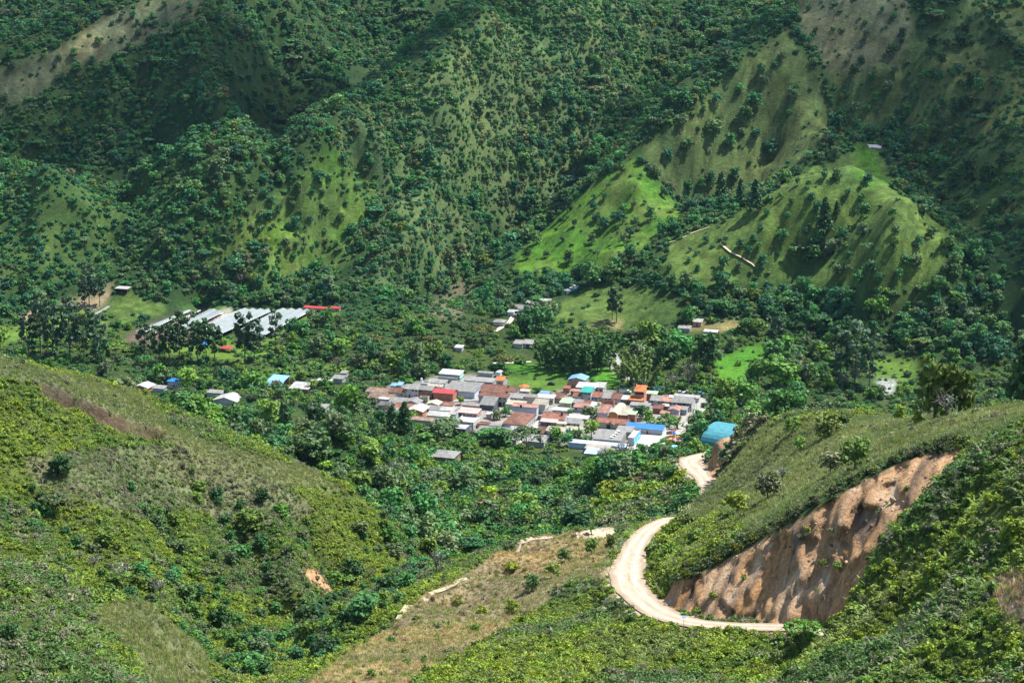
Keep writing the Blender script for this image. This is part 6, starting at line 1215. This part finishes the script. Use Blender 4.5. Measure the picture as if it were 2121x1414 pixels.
crop(1580, 280, 3.92, [(1050, 640, 82), (1080, 780, 82), (1075, 870, 82), (1260, 870, 112), (1370, 780, 100), (1170, 1010, 112), (1240, 1040, 122), (1100, 1130, 82), (1090, 400, 105), (1470, 880, 90), (1400, 1170, 80)], 'on the pyramid shaped spur of the right hill', 1080)
crop(1580, 280, 3.92, [(700, 990, 82), (600, 1110, 100), (690, 1090, 62), (780, 1160, 112), (870, 1090, 122), (860, 900, 150, 'flat'), (820, 640, 132), (800, 770, 130), (940, 1150, 80)], 'in the middle hollow of the right hill', 1080)
crop(1580, 280, 3.92, [(1540, 390, 92), (1670, 260, 140), (1820, 310, 150), (1950, 200, 150), (1540, 320, 80), (1680, 340, 110), (1450, 520, 120), (1950, 560, 120)], 'in the dark valley behind the right hill', 1150)
crop(1580, 640, 2, [(0, 0, 1)] if False else [], '', 0)
# valley and bowl trees: foot x, foot y, crown width
for kind, lst, place, ym in [
 ('tall', [(85, 735, 40), (110, 745, 42), (145, 740, 46), (175, 742, 40), (60, 738, 34), (205, 748, 36)], 'in the eucalyptus row at the far left of the valley', 1000),
 ('tall', [(330, 755, 34), (372, 752, 36), (392, 745, 38), (410, 756, 36), (428, 752, 34), (352, 758, 32), (445, 748, 30), (300, 740, 30)], 'in the dark eucalyptus group below the soil beds', 1000),
 ('tall', [(508, 752, 38), (527, 748, 34), (572, 722, 30)], 'standing before the four bay greenhouses', 1000),
 ('tall', [(185, 632, 30), (207, 634, 26), (176, 640, 24), (1277, 668, 26), (1268, 662, 22)], 'rising alone from the valley meadows', 1080),
 ('round', [(720, 862, 62)], 'as the single bright green dome left of the village', 850), ('round', [(655, 905, 72), (700, 910, 66)], 'as a dark rounded crown below the bright green dome', 800),
 ('round', [(505, 910, 72), (560, 890, 70), (470, 905, 50)], 'as a broad crown behind the left hill crest', 760), ('cone', [(365, 888, 46), (838, 905, 40), (812, 900, 36), (590, 905, 40)], 'as a pointed dark conifer among the bowl trees', 700),
 ('flat', [(900, 1015, 80), (955, 955, 70), (865, 1010, 60), (930, 900, 60), (1090, 940, 90)], 'spreading in the bowl before the village houses', 700), ('round', [(905, 912, 62), (880, 925, 56), (960, 925, 50), (1040, 925, 66), (1010, 920, 60)], 'close in front of the village roofs', 800),
 ('round', [(1225, 907, 40), (1150, 915, 34), (1390, 1000, 40), (1265, 960, 36), (1330, 955, 36), (1175, 925, 28)], 'in a garden at the lower village edge', 640), ('bare', [(1290, 968, 60), (830, 990, 44), (700, 770, 34), (1250, 965, 40)], 'thin and pale with a see through crown', 700),
 ('round', [(1450, 912, 46), (1490, 868, 48), (1470, 905, 30), (1505, 862, 40)], 'beside the street near the teal arched roof', 900), ('round', [(1330, 868, 34), (1345, 878, 30), (1218, 868, 26), (1180, 866, 20), (1030, 868, 28), (1048, 862, 22), (955, 838, 18)], 'in a courtyard garden between the roofs', 900),
 ('round', [(780, 752, 44), (815, 770, 46), (742, 764, 44), (860, 768, 60), (840, 780, 40), (900, 745, 44), (700, 742, 40), (660, 735, 48)], 'in the grove behind the left end of the village', 1000),
 ('flat', [(775, 720, 42), (1000, 712, 60), (888, 712, 30), (650, 722, 36), (1045, 765, 52)], 'with a yellowish flat crown in the valley woods', 1050), ('round', [(1090, 690, 56), (1120, 685, 50), (1105, 668, 44), (1135, 660, 40), (1065, 700, 30)], 'among the hillside hamlet roofs', 1080),
 ('round', [(1465, 760, 78)], 'as the big dark domed tree by the round meadow', 1040), ('round', [(1380, 760, 66), (1410, 735, 60), (1340, 720, 60), (1320, 760, 50), (1440, 790, 40, )], 'in the wood between the river and the round meadow', 1020),
 ('bare', [(1425, 805, 56), (1395, 812, 44), (1770, 800, 50)], 'greyish green and feathery behind the village cars', 960), ('round', [(1545, 835, 60), (1500, 835, 50), (1620, 800, 80), (1655, 790, 70), (1570, 800, 60), (1600, 760, 60), (1650, 832, 44)], 'in the wood behind the concrete court', 960),
 ('tall', [(1770, 800, 56), (1740, 795, 44), (1605, 745, 36), (1800, 805, 40)], 'grey green and tall at the edge of the stony meadow', 960),
 ('round', [(1935, 872, 104), (1985, 872, 84)], 'as the twin great tree on the shoulder above the road cut', 430), ('cone', [(2118, 858, 84)], 'tall and dark on the shoulder above the road cut', 430),
 ('round', [(1715, 905, 64), (1745, 880, 36), (1640, 900, 44), (1865, 872, 34), (1900, 880, 34)], 'on the far rim of the grassy shoulder', 420), ('round', [(1770, 990, 74), (1720, 985, 58), (1590, 1035, 62), (1525, 1065, 50), (1655, 935, 30)], 'on the slope between the road and the cut rim', 380),
 ('bare', [(1960, 868, 62), (1620, 1000, 40)], 'leafless and silvery on the grassy shoulder', 380), ('flat', [(1660, 1338, 92)], 'bright feathery green beside the lower road end', 300),
 ('round', [(770, 1405, 24)], 'as the lone small tree on the bare spur', 300), ('round', [(1170, 1165, 32), (1145, 1195, 34), (1265, 1140, 34), (1225, 1150, 36), (1100, 1225, 40), (1060, 1270, 30)], 'scattered over the slope left of the road', 400),
 ('bare', [(250, 1218, 66), (195, 1182, 40), (332, 1240, 44), (165, 1165, 30), (905, 1188, 50), (815, 985, 34)], 'with silvery white leaves in a moist gully', 330),
 ('round', [(455, 1310, 62), (545, 1046, 34), (125, 985, 60), (20, 1330, 50), (730, 1210, 56), (800, 1240, 54), (690, 1270, 50)], 'as a dark bush sized tree in the scrub of the left hills', 240),
 ('round', [(2095, 1130, 66), (2110, 1080, 40)], 'at the right edge above a bare patch', 220),
]:
    for p in lst: T(kind, p[0], p[1], p[2], place, ym)
KM = {'round': ROUND, 'tall': TALL, 'flat': FLAT, 'cone': CONE, 'bare': BARE}
KN = {'round': 'broadleaf_tree', 'tall': 'eucalyptus_tree', 'flat': 'spreading_tree', 'cone': 'conifer_tree', 'bare': 'pale_tree'}
KW = {'round': ('rounded broadleaf tree', 'broadleaf tree'), 'tall': ('tall slender eucalyptus', 'eucalyptus'), 'flat': ('spreading flat crowned tree', 'tree'), 'cone': ('pointed conifer', 'conifer'), 'bare': ('thin pale grey tree', 'tree')}
ASP = {'round': 1.0, 'tall': 3.0, 'flat': 1.45, 'cone': .62, 'bare': .9}     # crown width per unit of height of the unit meshes
ASP = {'round': 1.02, 'tall': .36, 'flat': 1.5, 'cone': .5, 'bare': .95}
groups = {}
for s_ in SPECS: groups.setdefault((s_[0], s_[5]), []).append(s_)
NAMED = []
def put_tree(kind, P, width, tn, label, group):
    k = int(rng.integers(len(KM[kind]))); k = 3 if 'twin great' in label else k; cr, tr = KM[kind][k]; H = width / ASP[kind]
    root = bpy.data.objects.new(KN[kind], None); C.objects.link(root); root.location = P; root.rotation_euler = (0, 0, rng.random() * 6.28); root.scale = (H * (.92 + .16 * rng.random()), H * (.92 + .16 * rng.random()), H * (.9 + .2 * rng.random()))
    root.empty_display_size = .1; root['label'] = label; root['category'] = KW[kind][1]; root['group'] = group
    a = part('crown', cr, root); a['tint'] = [float(x) for x in tn]; part('trunk', tr, root)
    NAMED.append((P[0], P[1], width * .5)); return root
for (kind, place), L_ in groups.items():
    L_.sort(key=lambda q: q[1]); n = len(L_)
    for i, (kd, px, py, dia, tn, pl_, ym, hf) in enumerate(L_):
        P = ground(px, py, ym); m = P[1] / FP
        pal = 'deep' if P[1] > 1180 else ('near' if P[1] < 560 else 'lush')
        c = tint(pal)
        if kind == 'tall': c = np.array((.050, .098, .046)) * (1 + .2 * rng.normal())
        if kind == 'bare': c = np.array((.15, .18, .12)) if 'silver' not in place else np.array((.26, .33, .29))
        if kind == 'cone': c = np.array((.036, .095, .032))
        if 'single bright green dome' in place: c = np.array((.085, .20, .016))
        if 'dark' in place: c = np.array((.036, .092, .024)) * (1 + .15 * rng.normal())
        if 'yellowish' in place: c = np.array((.10, .11, .02))
        if 'bright feathery' in place: c = np.array((.085, .20, .02))
        if 'twin great' in place: c = np.array((.120, .185, .022)) * (1 + .2 * rng.normal())
        if n == 1: lab = KW[kind][0] + ' ' + place
        elif n == 2: lab = ('left' if i == 0 else 'right') + ' one of two ' + KW[kind][0] + 's ' + place
        else: lab = (ORD[i] + ' ' + KW[kind][0] + ' from the left ' + place)
        hs = 1.5 if 'twin great' in place else (.62 if 'close in front of the village' in place else 1.0)
        w = lab.split(); lab = ' '.join(w[:16])
        put_tree(kind, P, dia * m, c, lab, (KW[kind][0] + 's ' + place)[:70]).scale[2] *= hs
print('named trees', len(NAMED))

# ------------------------------------------------------------------ bamboo, bananas, named shrubs
def plant(name, cat, me_parts, P, s, tn, label, group):
    root = bpy.data.objects.new(name, None); C.objects.link(root); root.location = P; root.scale = (s[0], s[0], s[1]); root.rotation_euler = (0, 0, rng.random() * 6.28); root['label'] = label; root['category'] = cat; root['group'] = group; root.empty_display_size = .1
    for nm, me in me_parts: a = part(nm, me, root); a['tint'] = [float(x) for x in tn]
    NAMED.append((P[0], P[1], s[0] * .3)); return root
for i, (px, py, hpx) in enumerate([(1160, 765, 70), (1185, 768, 84), (1212, 768, 92), (1238, 766, 86), (1140, 760, 60), (1300, 790, 60), (1330, 800, 66), (1315, 770, 56)]):
    P = ground(px, py, 1000); m = P[1] / FP; q = [1160, 1185, 1212, 1238, 1140]; 
    lb = (ORD[sorted(q).index(px)] + ' plume from the left of the tall bamboo grove behind the lawn') if px in q else (('left', 'middle', 'right')[[1300, 1315, 1330].index(px)] + ' plume of the yellowish bamboo by the river bed')
    plant('bamboo_clump', 'bamboo', [('foliage', BAMBOO[i % 2][0]), ('culms', BAMBOO[i % 2][1])], P, (hpx * m * 1.5, hpx * m), (.050, .125, .026) if px in q else (.11, .17, .03), lb, 'bamboo clumps behind the village')
ban = {'in the banana garden behind the vivid blue roof': [(1350, 886), (1362, 890), (1374, 888), (1386, 884), (1395, 878), (1402, 890), (1366, 878), (1340, 882), (1380, 872), (1405, 880)], 'beside the salmon roof in the gardens': [(1236, 862), (1228, 870), (1242, 852)], 'below the yellow house by the round tree': [(1180, 906), (1190, 908), (1200, 905), (1212, 920)],
       'on the gully slope below the village': [(1180, 1010), (1195, 1018), (1210, 1005), (1225, 1012), (1240, 998), (1222, 990), (1205, 1020), (1250, 985), (1165, 1000)], 'behind the blue storage shed': [(600, 775), (620, 772), (640, 775), (585, 780), (665, 772), (690, 768), (610, 765), (650, 766)], 'near the knoll shelter over the road': [(1360, 985), (1375, 990), (1250, 1085), (1278, 1112), (1225, 1105)], 'beside the hut with grey hipped roof': [(958, 950), (965, 938), (950, 905), (866, 900)]}
for pl_, L_ in ban.items():
    for i, (px, py) in enumerate(sorted(L_)):
        P = ground(px, py, 560 if 'knoll' in pl_ else 650); s = 4.6 + 1.4 * rng.random() if P[1] > 640 else 3.0
        plant('banana_plant', 'banana plant', [('leaves', BANANA[i % 2]), ('stem', BANSTEM)], P, (s, s), np.array((.060, .150, .022)) * (1 + .2 * rng.normal()), ORD[i] + ' banana plant from the left ' + pl_, 'banana plants ' + pl_)
shr = {'hanging over the top rim of the orange earth cut': [(1420, 1196, 24), (1455, 1180, 22), (1490, 1165, 24), (1525, 1144, 26), (1560, 1122, 24), (1590, 1104, 22), (1625, 1086, 24), (1655, 1070, 22), (1690, 1048, 22), (1730, 1022, 24), (1765, 1000, 22), (1800, 982, 20), (1850, 960, 22), (1900, 944, 24), (1950, 930, 26)],
       'growing on the bare face of the earth cut': [(1480, 1240, 22), (1660, 1115, 16), (1672, 1098, 14), (1705, 1170, 20), (1735, 1178, 20), (1655, 1215, 14), (1560, 1262, 16)], 'overhanging the second red cut': [(1508, 888, 24), (1530, 882, 26), (1550, 880, 28)],
       'along the outer edge of the dirt road': [(1258, 1225, 14), (1268, 1244, 12), (1290, 1262, 14), (1310, 1282, 16), (1350, 1296, 14), (1455, 1312, 12), (1520, 1316, 16), (1565, 1320, 18), (1610, 1325, 20)], 'on the inner verge below the shoulder': [(1350, 1150, 30), (1370, 1130, 34), (1360, 1180, 30), (1395, 1110, 36), (1345, 1200, 24), (1420, 1085, 32), (1385, 1150, 34), (1440, 1120, 36)],
       'dotting the dry ground of the bare spur': [(1000, 1270, 22), (950, 1250, 18), (1060, 1180, 26), (810, 1330, 20), (840, 1350, 16), (905, 1300, 18), (985, 1305, 20), (720, 1380, 14), (880, 1370, 18)], 'at the playground hedge': [(1352, 942, 26), (1366, 944, 30), (1380, 940, 26), (1425, 935, 30), (1445, 935, 28), (1412, 938, 22), (1360, 930, 20)]}
for pl_, L_ in shr.items():
    for i, (px, py, w) in enumerate(sorted(L_)):
        P = ground(px, py, 250); m = P[1] / FP; c = tint('near' if P[1] < 600 else 'lush'); k = int(rng.integers(4))
        if 'rim' in pl_: c = np.array((.10, .12, .012)) if i < 7 else np.array((.05, .06, .028))
        o = thing('shrub', ORD[i] + ' low shrub from the left ' + pl_, 'shrub', tuple(P - [0, 0, .05]), rng.random() * 6.28, 'shrubs ' + pl_, SHRUB[k]); s = w * m * 1.15; o.scale = (s, s, s * 1.15); o['tint'] = [float(x) for x in np.clip(c, .01, .3)]; NAMED.append((P[0], P[1], s * .3))

# ------------------------------------------------------------------ woods and scrub that read as masses
def rot3(n, tilt=.08): return np.stack([rng.normal(size=n) * tilt, rng.normal(size=n) * tilt, rng.random(n) * 6.283], 1)
def coherent(x, y, zi, sc=26):
    """neighbouring plants are mostly of one sort: the sort follows broad patches"""
    f = np.clip((fbm(x, y, sc, 4, 55) * 1.5 + .5) * .66 + .34 * rng.random(len(x)), 0, .999); out = np.empty((len(x), 3))
    for k, z in enumerate(ZN):
        m = zi == k
        if m.any(): pa = np.array(PAL[z[4]]); out[m] = pa[(f[m] * len(pa)).astype(int)]
    return out * np.exp(.16 * rng.normal(size=len(x)))[:, None] * (1 + .04 * rng.normal(size=(len(x), 3)))
# trees
x, y = candidates(.06, 606, 2150, .31); zi, rd, gc, vw = zone_at(x, y)
dens = ZT[zi] * (.22 + 1.9 * np.clip(fbm(x, y * .6, 30, 4, 61) * 1.7 + .35, 0, 1.2)) * (.85 + 2.2 * LASTG)
ok = (rng.random(len(x)) < dens / .06) & (rd > 3); x, y, zi = x[ok], y[ok], zi[ok]
z = height(x, y); ok = seen(x, y, z, 12) & clear_of(x, y); x, y, z, zi = x[ok], y[ok], z[ok], zi[ok]
n = len(x); H = np.where(y > 1180, 3.9, np.where(y > 860, 4.6, 5.6)) * np.exp(.40 * rng.normal(size=n)); idx = rng.choice(len(TREEM), n, p=[.2, .17, .19, .18, .16, .03, .05, .02])
T1 = np.where((rng.random(n) < .55)[:, None], coherent(x, y, zi, 40), pal_tints(zi)); T1[idx == 7] = np.array((.15, .17, .12)); od = rng.random(n); T1[od < .008] = np.array((.125, .125, .05)); T1[(od > .02) & (od < .05)] = np.array((.13, .18, .03))
H = np.clip(H, 1.8, 11); _px, _py = project(np.stack([x, y, z], 1)); H[(y > 850) & (y < 965) & (_px > 880) & (_px < 1400)] *= .55
w_ = H * (.9 + .3 * rng.random(n)); w_[idx == 5] *= 1.5
scatter('forest', np.stack([x, y, z - .1], 1), rot3(n, .05), np.stack([w_, w_, H * np.where(idx == 5, 1.7, 1)], 1), idx, T1, TREEM, 'unbroken woods covering the mountainsides and the valley bowl')
print('forest', n)
# scrub of the mountains, the valley and the bowl
x, y = candidates(.25, 606, 2150, .31); zi, rd, gc, vw = zone_at(x, y)
ok = (rng.random(len(x)) < ZS[zi] / .25 * (.5 + np.clip(fbm(x, y, 22, 3, 62) + .5, 0, 1.2))) & (rd > 1.5); x, y, zi = x[ok], y[ok], zi[ok]
z = height(x, y); ok = seen(x, y, z, 3) & clear_of(x, y); x, y, z, zi = x[ok], y[ok], z[ok], zi[ok]
n = len(x); s = np.clip(2.6 * np.exp(.38 * rng.normal(size=n)), .8, 5.5); s[y < 900] *= 1.25
scatter('undergrowth', np.stack([x, y, z - .1], 1), rot3(n), np.stack([s, s, s * (.7 + .5 * rng.random(n))], 1), rng.integers(4, size=n), coherent(x, y, zi), SHRUB, 'low bushes between the trees of the slopes and the valley')
print('undergrowth', n)
# trees and tall bushes filling the gullies of the near hills
x, y = candidates(.09, 330, 640, .31); zi, rd, gc, vw = zone_at(x, y); ok = (rng.random(len(x)) < np.clip(LASTG * 1.5 - .35, 0, 1) * .55) & (rd > 2.5); x, y, zi = x[ok], y[ok], zi[ok]; z = height(x, y); ok = seen(x, y, z, 6); x, y, z, zi = x[ok], y[ok], z[ok], zi[ok]
n = len(x); H = np.clip(2.9 * np.exp(.35 * rng.normal(size=n)), 1.5, 6); T1 = np.array([tint('lush') for _ in range(n)]).reshape(-1, 3) * .9; w_ = H * (1 + .4 * rng.random(n))
scatter('thicket_foliage', np.stack([x, y, z - .1], 1), rot3(n, .06), np.stack([w_, w_, H], 1), rng.choice([0, 1, 2, 3, 4, 6, 7], n, p=[.2, .2, .2, .17, .13, .06, .04]), T1, TREEM, 'trees and tall bushes crowding the gullies between the near hills')
print('thicket', n)
# near hills: thick fern and shrub cover
x, y = candidates(1.9, 200, 606, .31); zi, rd, gc, vw = zone_at(x, y)
ok = (rng.random(len(x)) < ZS[zi] / 1.9 * 1.6 * (.55 + np.clip(fbm(x, y, 14, 3, 63) + .5, 0, 1.0))) & (rd > .6); x, y, zi = x[ok], y[ok], zi[ok]
z = height(x, y); ok = seen(x, y, z, 2.0); x, y, z, zi = x[ok], y[ok], z[ok], zi[ok]
n = len(x); s = .98 * np.exp(.42 * rng.normal(size=n)); s[rng.random(n) < .035] *= 2.0; s = np.clip(s, .35, 2.5); g_ = np.array([zz[4] in ('grey', 'dry', 'nearg') for zz in ZN])[zi]; s[g_] *= .75
scatter('shrubbery', np.stack([x, y, z - .08], 1), rot3(n, .14), np.stack([s, s, s * (.7 + .5 * rng.random(n))], 1), np.where(rng.random(n) < .2 + .35 * (fbm(x, y, 12, 2, 68) > .1), rng.choice([4, 5, 5, 4, 6], n), rng.integers(4, size=n)), coherent(x, y, zi, 24), SHRUB + FERN + TWIG, 'dense ferns and low shrubs covering the near hills')
print('shrubbery', n)
# grass: tall tufts on the dry crests, the spur and the shoulder
gz = np.array([{'grey': 2.6, 'dry': 1.3, 'nearg': .9}.get(zz[4], 0.4 if zz[1] in ('near',) else 0) if zz[1] not in ('earth', 'earthdark', 'dirt') else .05 for zz in ZN])
x, y = candidates(2.6, 215, 640, .30); zi, rd, gc, vw = zone_at(x, y)
ok = (rng.random(len(x)) < gz[zi] / 2.6) & (rd > .3); x, y, zi, gc = x[ok], y[ok], zi[ok], gc[ok]
z = height(x, y); ok = seen(x, y, z, .8); x, y, z, zi, gc = x[ok], y[ok], z[ok], zi[ok], gc[ok]
n = len(x); s = .62 * np.exp(.3 * rng.normal(size=n)); tg = gc * 1.7 * np.exp(.22 * rng.normal(size=n))[:, None] * np.array([1.0, 1.06, .9])
gr_ = rng.random(n) < .22; tg[gr_] = np.array((.15, .23, .035))
scatter('grass', np.stack([x, y, z - .03], 1), rot3(n, .1), np.stack([s * 1.5, s * 1.5, s], 1), rng.integers(2, size=n), tg, TUFT, 'dry grass tufts on the hill crests, the spur and the shoulder')
print('grass', n)
# stones: river bed, landslide foot and the debris at the bottom of the cuts
def rock(seed):
    q = np.random.default_rng(seed); bm = bmesh.new(); bmesh.ops.create_icosphere(bm, subdivisions=1, radius=.5)
    for v in bm.verts: v.co *= .75 + .5 * q.random(); v.co.z *= .65
    me = bpy.data.meshes.new('rock'); bm.to_mesh(me); bm.free(); me.materials.append(STONE); return me
STONE, N, L, B = nodemat('stone'); a = N.new('ShaderNodeAttribute'); a.attribute_type = 'INSTANCER'; a.attribute_name = 'tint'; L.new(a.outputs['Color'], B.inputs['Base Color']); B.inputs['Roughness'].default_value = .9
x, y = candidates(.5, 330, 1250, .29); zi, rd, gc, vw = zone_at(x, y); kk = {'riverbed': .10, 'cut': .30, 'cutend': .2, 'landslide': .05, 'stones': .1, 'clearing': .05, 'knollcut': .1, 'leftscarp': .3, 'scar': .2, 'stonefield': .02}
dz = np.array([kk.get(zz[0], 0) for zz in ZN])[zi]; edge = (rd > -.3) & (rd < 1.2) & (y < 800); dz = np.maximum(dz, edge * .35)
ok = (rng.random(len(x)) < dz / .5) & (rd > -.6); x, y, gc = x[ok], y[ok], gc[ok]; z = height(x, y); n = len(x); s = np.where(y > 900, 1.1, .34) * np.exp(.5 * rng.normal(size=n))
scatter('rubble', np.stack([x, y, z], 1), rot3(n, .6), np.stack([s, s * (.7 + .5 * rng.random(n)), s], 1), rng.integers(3, size=n), gc * (.95 + .3 * rng.normal(size=n))[:, None], [rock(1), rock(2), rock(3)], 'loose stones in the river bed, on the earth cuts and along the road')
print('rubble', n)

# ================================================================== the air of the valley
hz = bpy.data.materials.new('valley_air'); hz.use_nodes = True; N, L = hz.node_tree.nodes, hz.node_tree.links
N.remove(N['Principled BSDF']); pv = N.new('ShaderNodeVolumePrincipled'); pv.inputs['Color'].default_value = (.42, .72, 1.0, 1); pv.inputs['Density'].default_value = HAZE; pv.inputs['Anisotropy'].default_value = .1
L.new(pv.outputs[0], N['Material Output'].inputs['Volume'])
zt = max(float(GZ.max()), HC) + 30; hb = boxes([(-900, -60, float(GZ.min()) - 1.5, 900, 2400, zt, 0)], [hz], 'haze'); ho = bpy.data.objects.new('haze', hb); C.objects.link(ho); ho['kind'] = 'stuff'; ho['label'] = 'thin bluish haze in the valley air'
S.cycles.volume_bounces = 0

# ---- fair weather clouds high above the frame; their shade lies on the upper slopes
cm = bpy.data.materials.new('cloud'); cm.use_nodes = True; N, L = cm.node_tree.nodes, cm.node_tree.links; B = N['Principled BSDF']; B.inputs['Base Color'].default_value = (.85, .86, .88, 1); B.inputs['Roughness'].default_value = 1
tb = N.new('ShaderNodeBsdfTransparent'); mx = N.new('ShaderNodeMixShader'); mx.inputs['Fac'].default_value = .24; L.new(tb.outputs[0], mx.inputs[1]); L.new(B.outputs[0], mx.inputs[2]); L.new(mx.outputs[0], N['Material Output'].inputs['Surface'])
def cloud(puffs, label, zc=680):
    bm = bmesh.new(); sd = np.array(sun_dir)
    for px, py, Y, r in puffs:
        q = at(px, py, ybase(px, py) if Y is None else Y); c = q + sd * (zc - q[2]) / sd[2] + [0, 0, 25 * rng.normal()]
        b0 = len(bm.verts); bmesh.ops.create_icosphere(bm, subdivisions=3, radius=1.0); bm.verts.ensure_lookup_table()
        for v in list(bm.verts)[b0:]:
            p = np.array(v.co); k = 1 + .32 * float(fbm(np.array([p[0] * 1.3 + c[0] * .01]), np.array([p[1] * 1.3 + p[2] + c[1] * .01]), .8, 3, 88)[0]); v.co = Vector(c + p * k * np.array([r, r, r * .32]))
    me = bpy.data.meshes.new('cloud'); bm.to_mesh(me); bm.free(); me.materials.append(cm); me.polygons.foreach_set('use_smooth', np.ones(len(me.polygons), bool))
    o = bpy.data.objects.new('cloud', me); C.objects.link(o); o['kind'] = 'stuff'; o['label'] = label
cloud([(20, 40, None, 60), (110, 215, None, 60), (330, 130, None, 60), (900, 20, None, 60), (850, 70, None, 58), (780, 50, None, 80), (720, 105, None, 62), (680, 40, None, 85), (640, 150, None, 58), (600, 80, None, 75), (560, 185, None, 50), (745, 140, None, 42), (960, -15, None, 52), (540, 20, None, 70), (660, 200, None, 36), (820, 110, None, 34)], 'white cloud drifting over the upper slopes on the left')
cloud([(1490, 20, None, 55), (1440, 110, None, 36), (1560, -25, None, 55), (1760, 20, None, 75), (1990, 60, None, 90), (2090, 170, None, 80), (1920, 190, None, 60), (2060, 320, None, 60), (2130, 430, None, 70), (2010, 400, None, 40), (2100, 570, None, 55), (2150, 690, None, 50)], 'white cloud drifting over the upper slopes on the right')
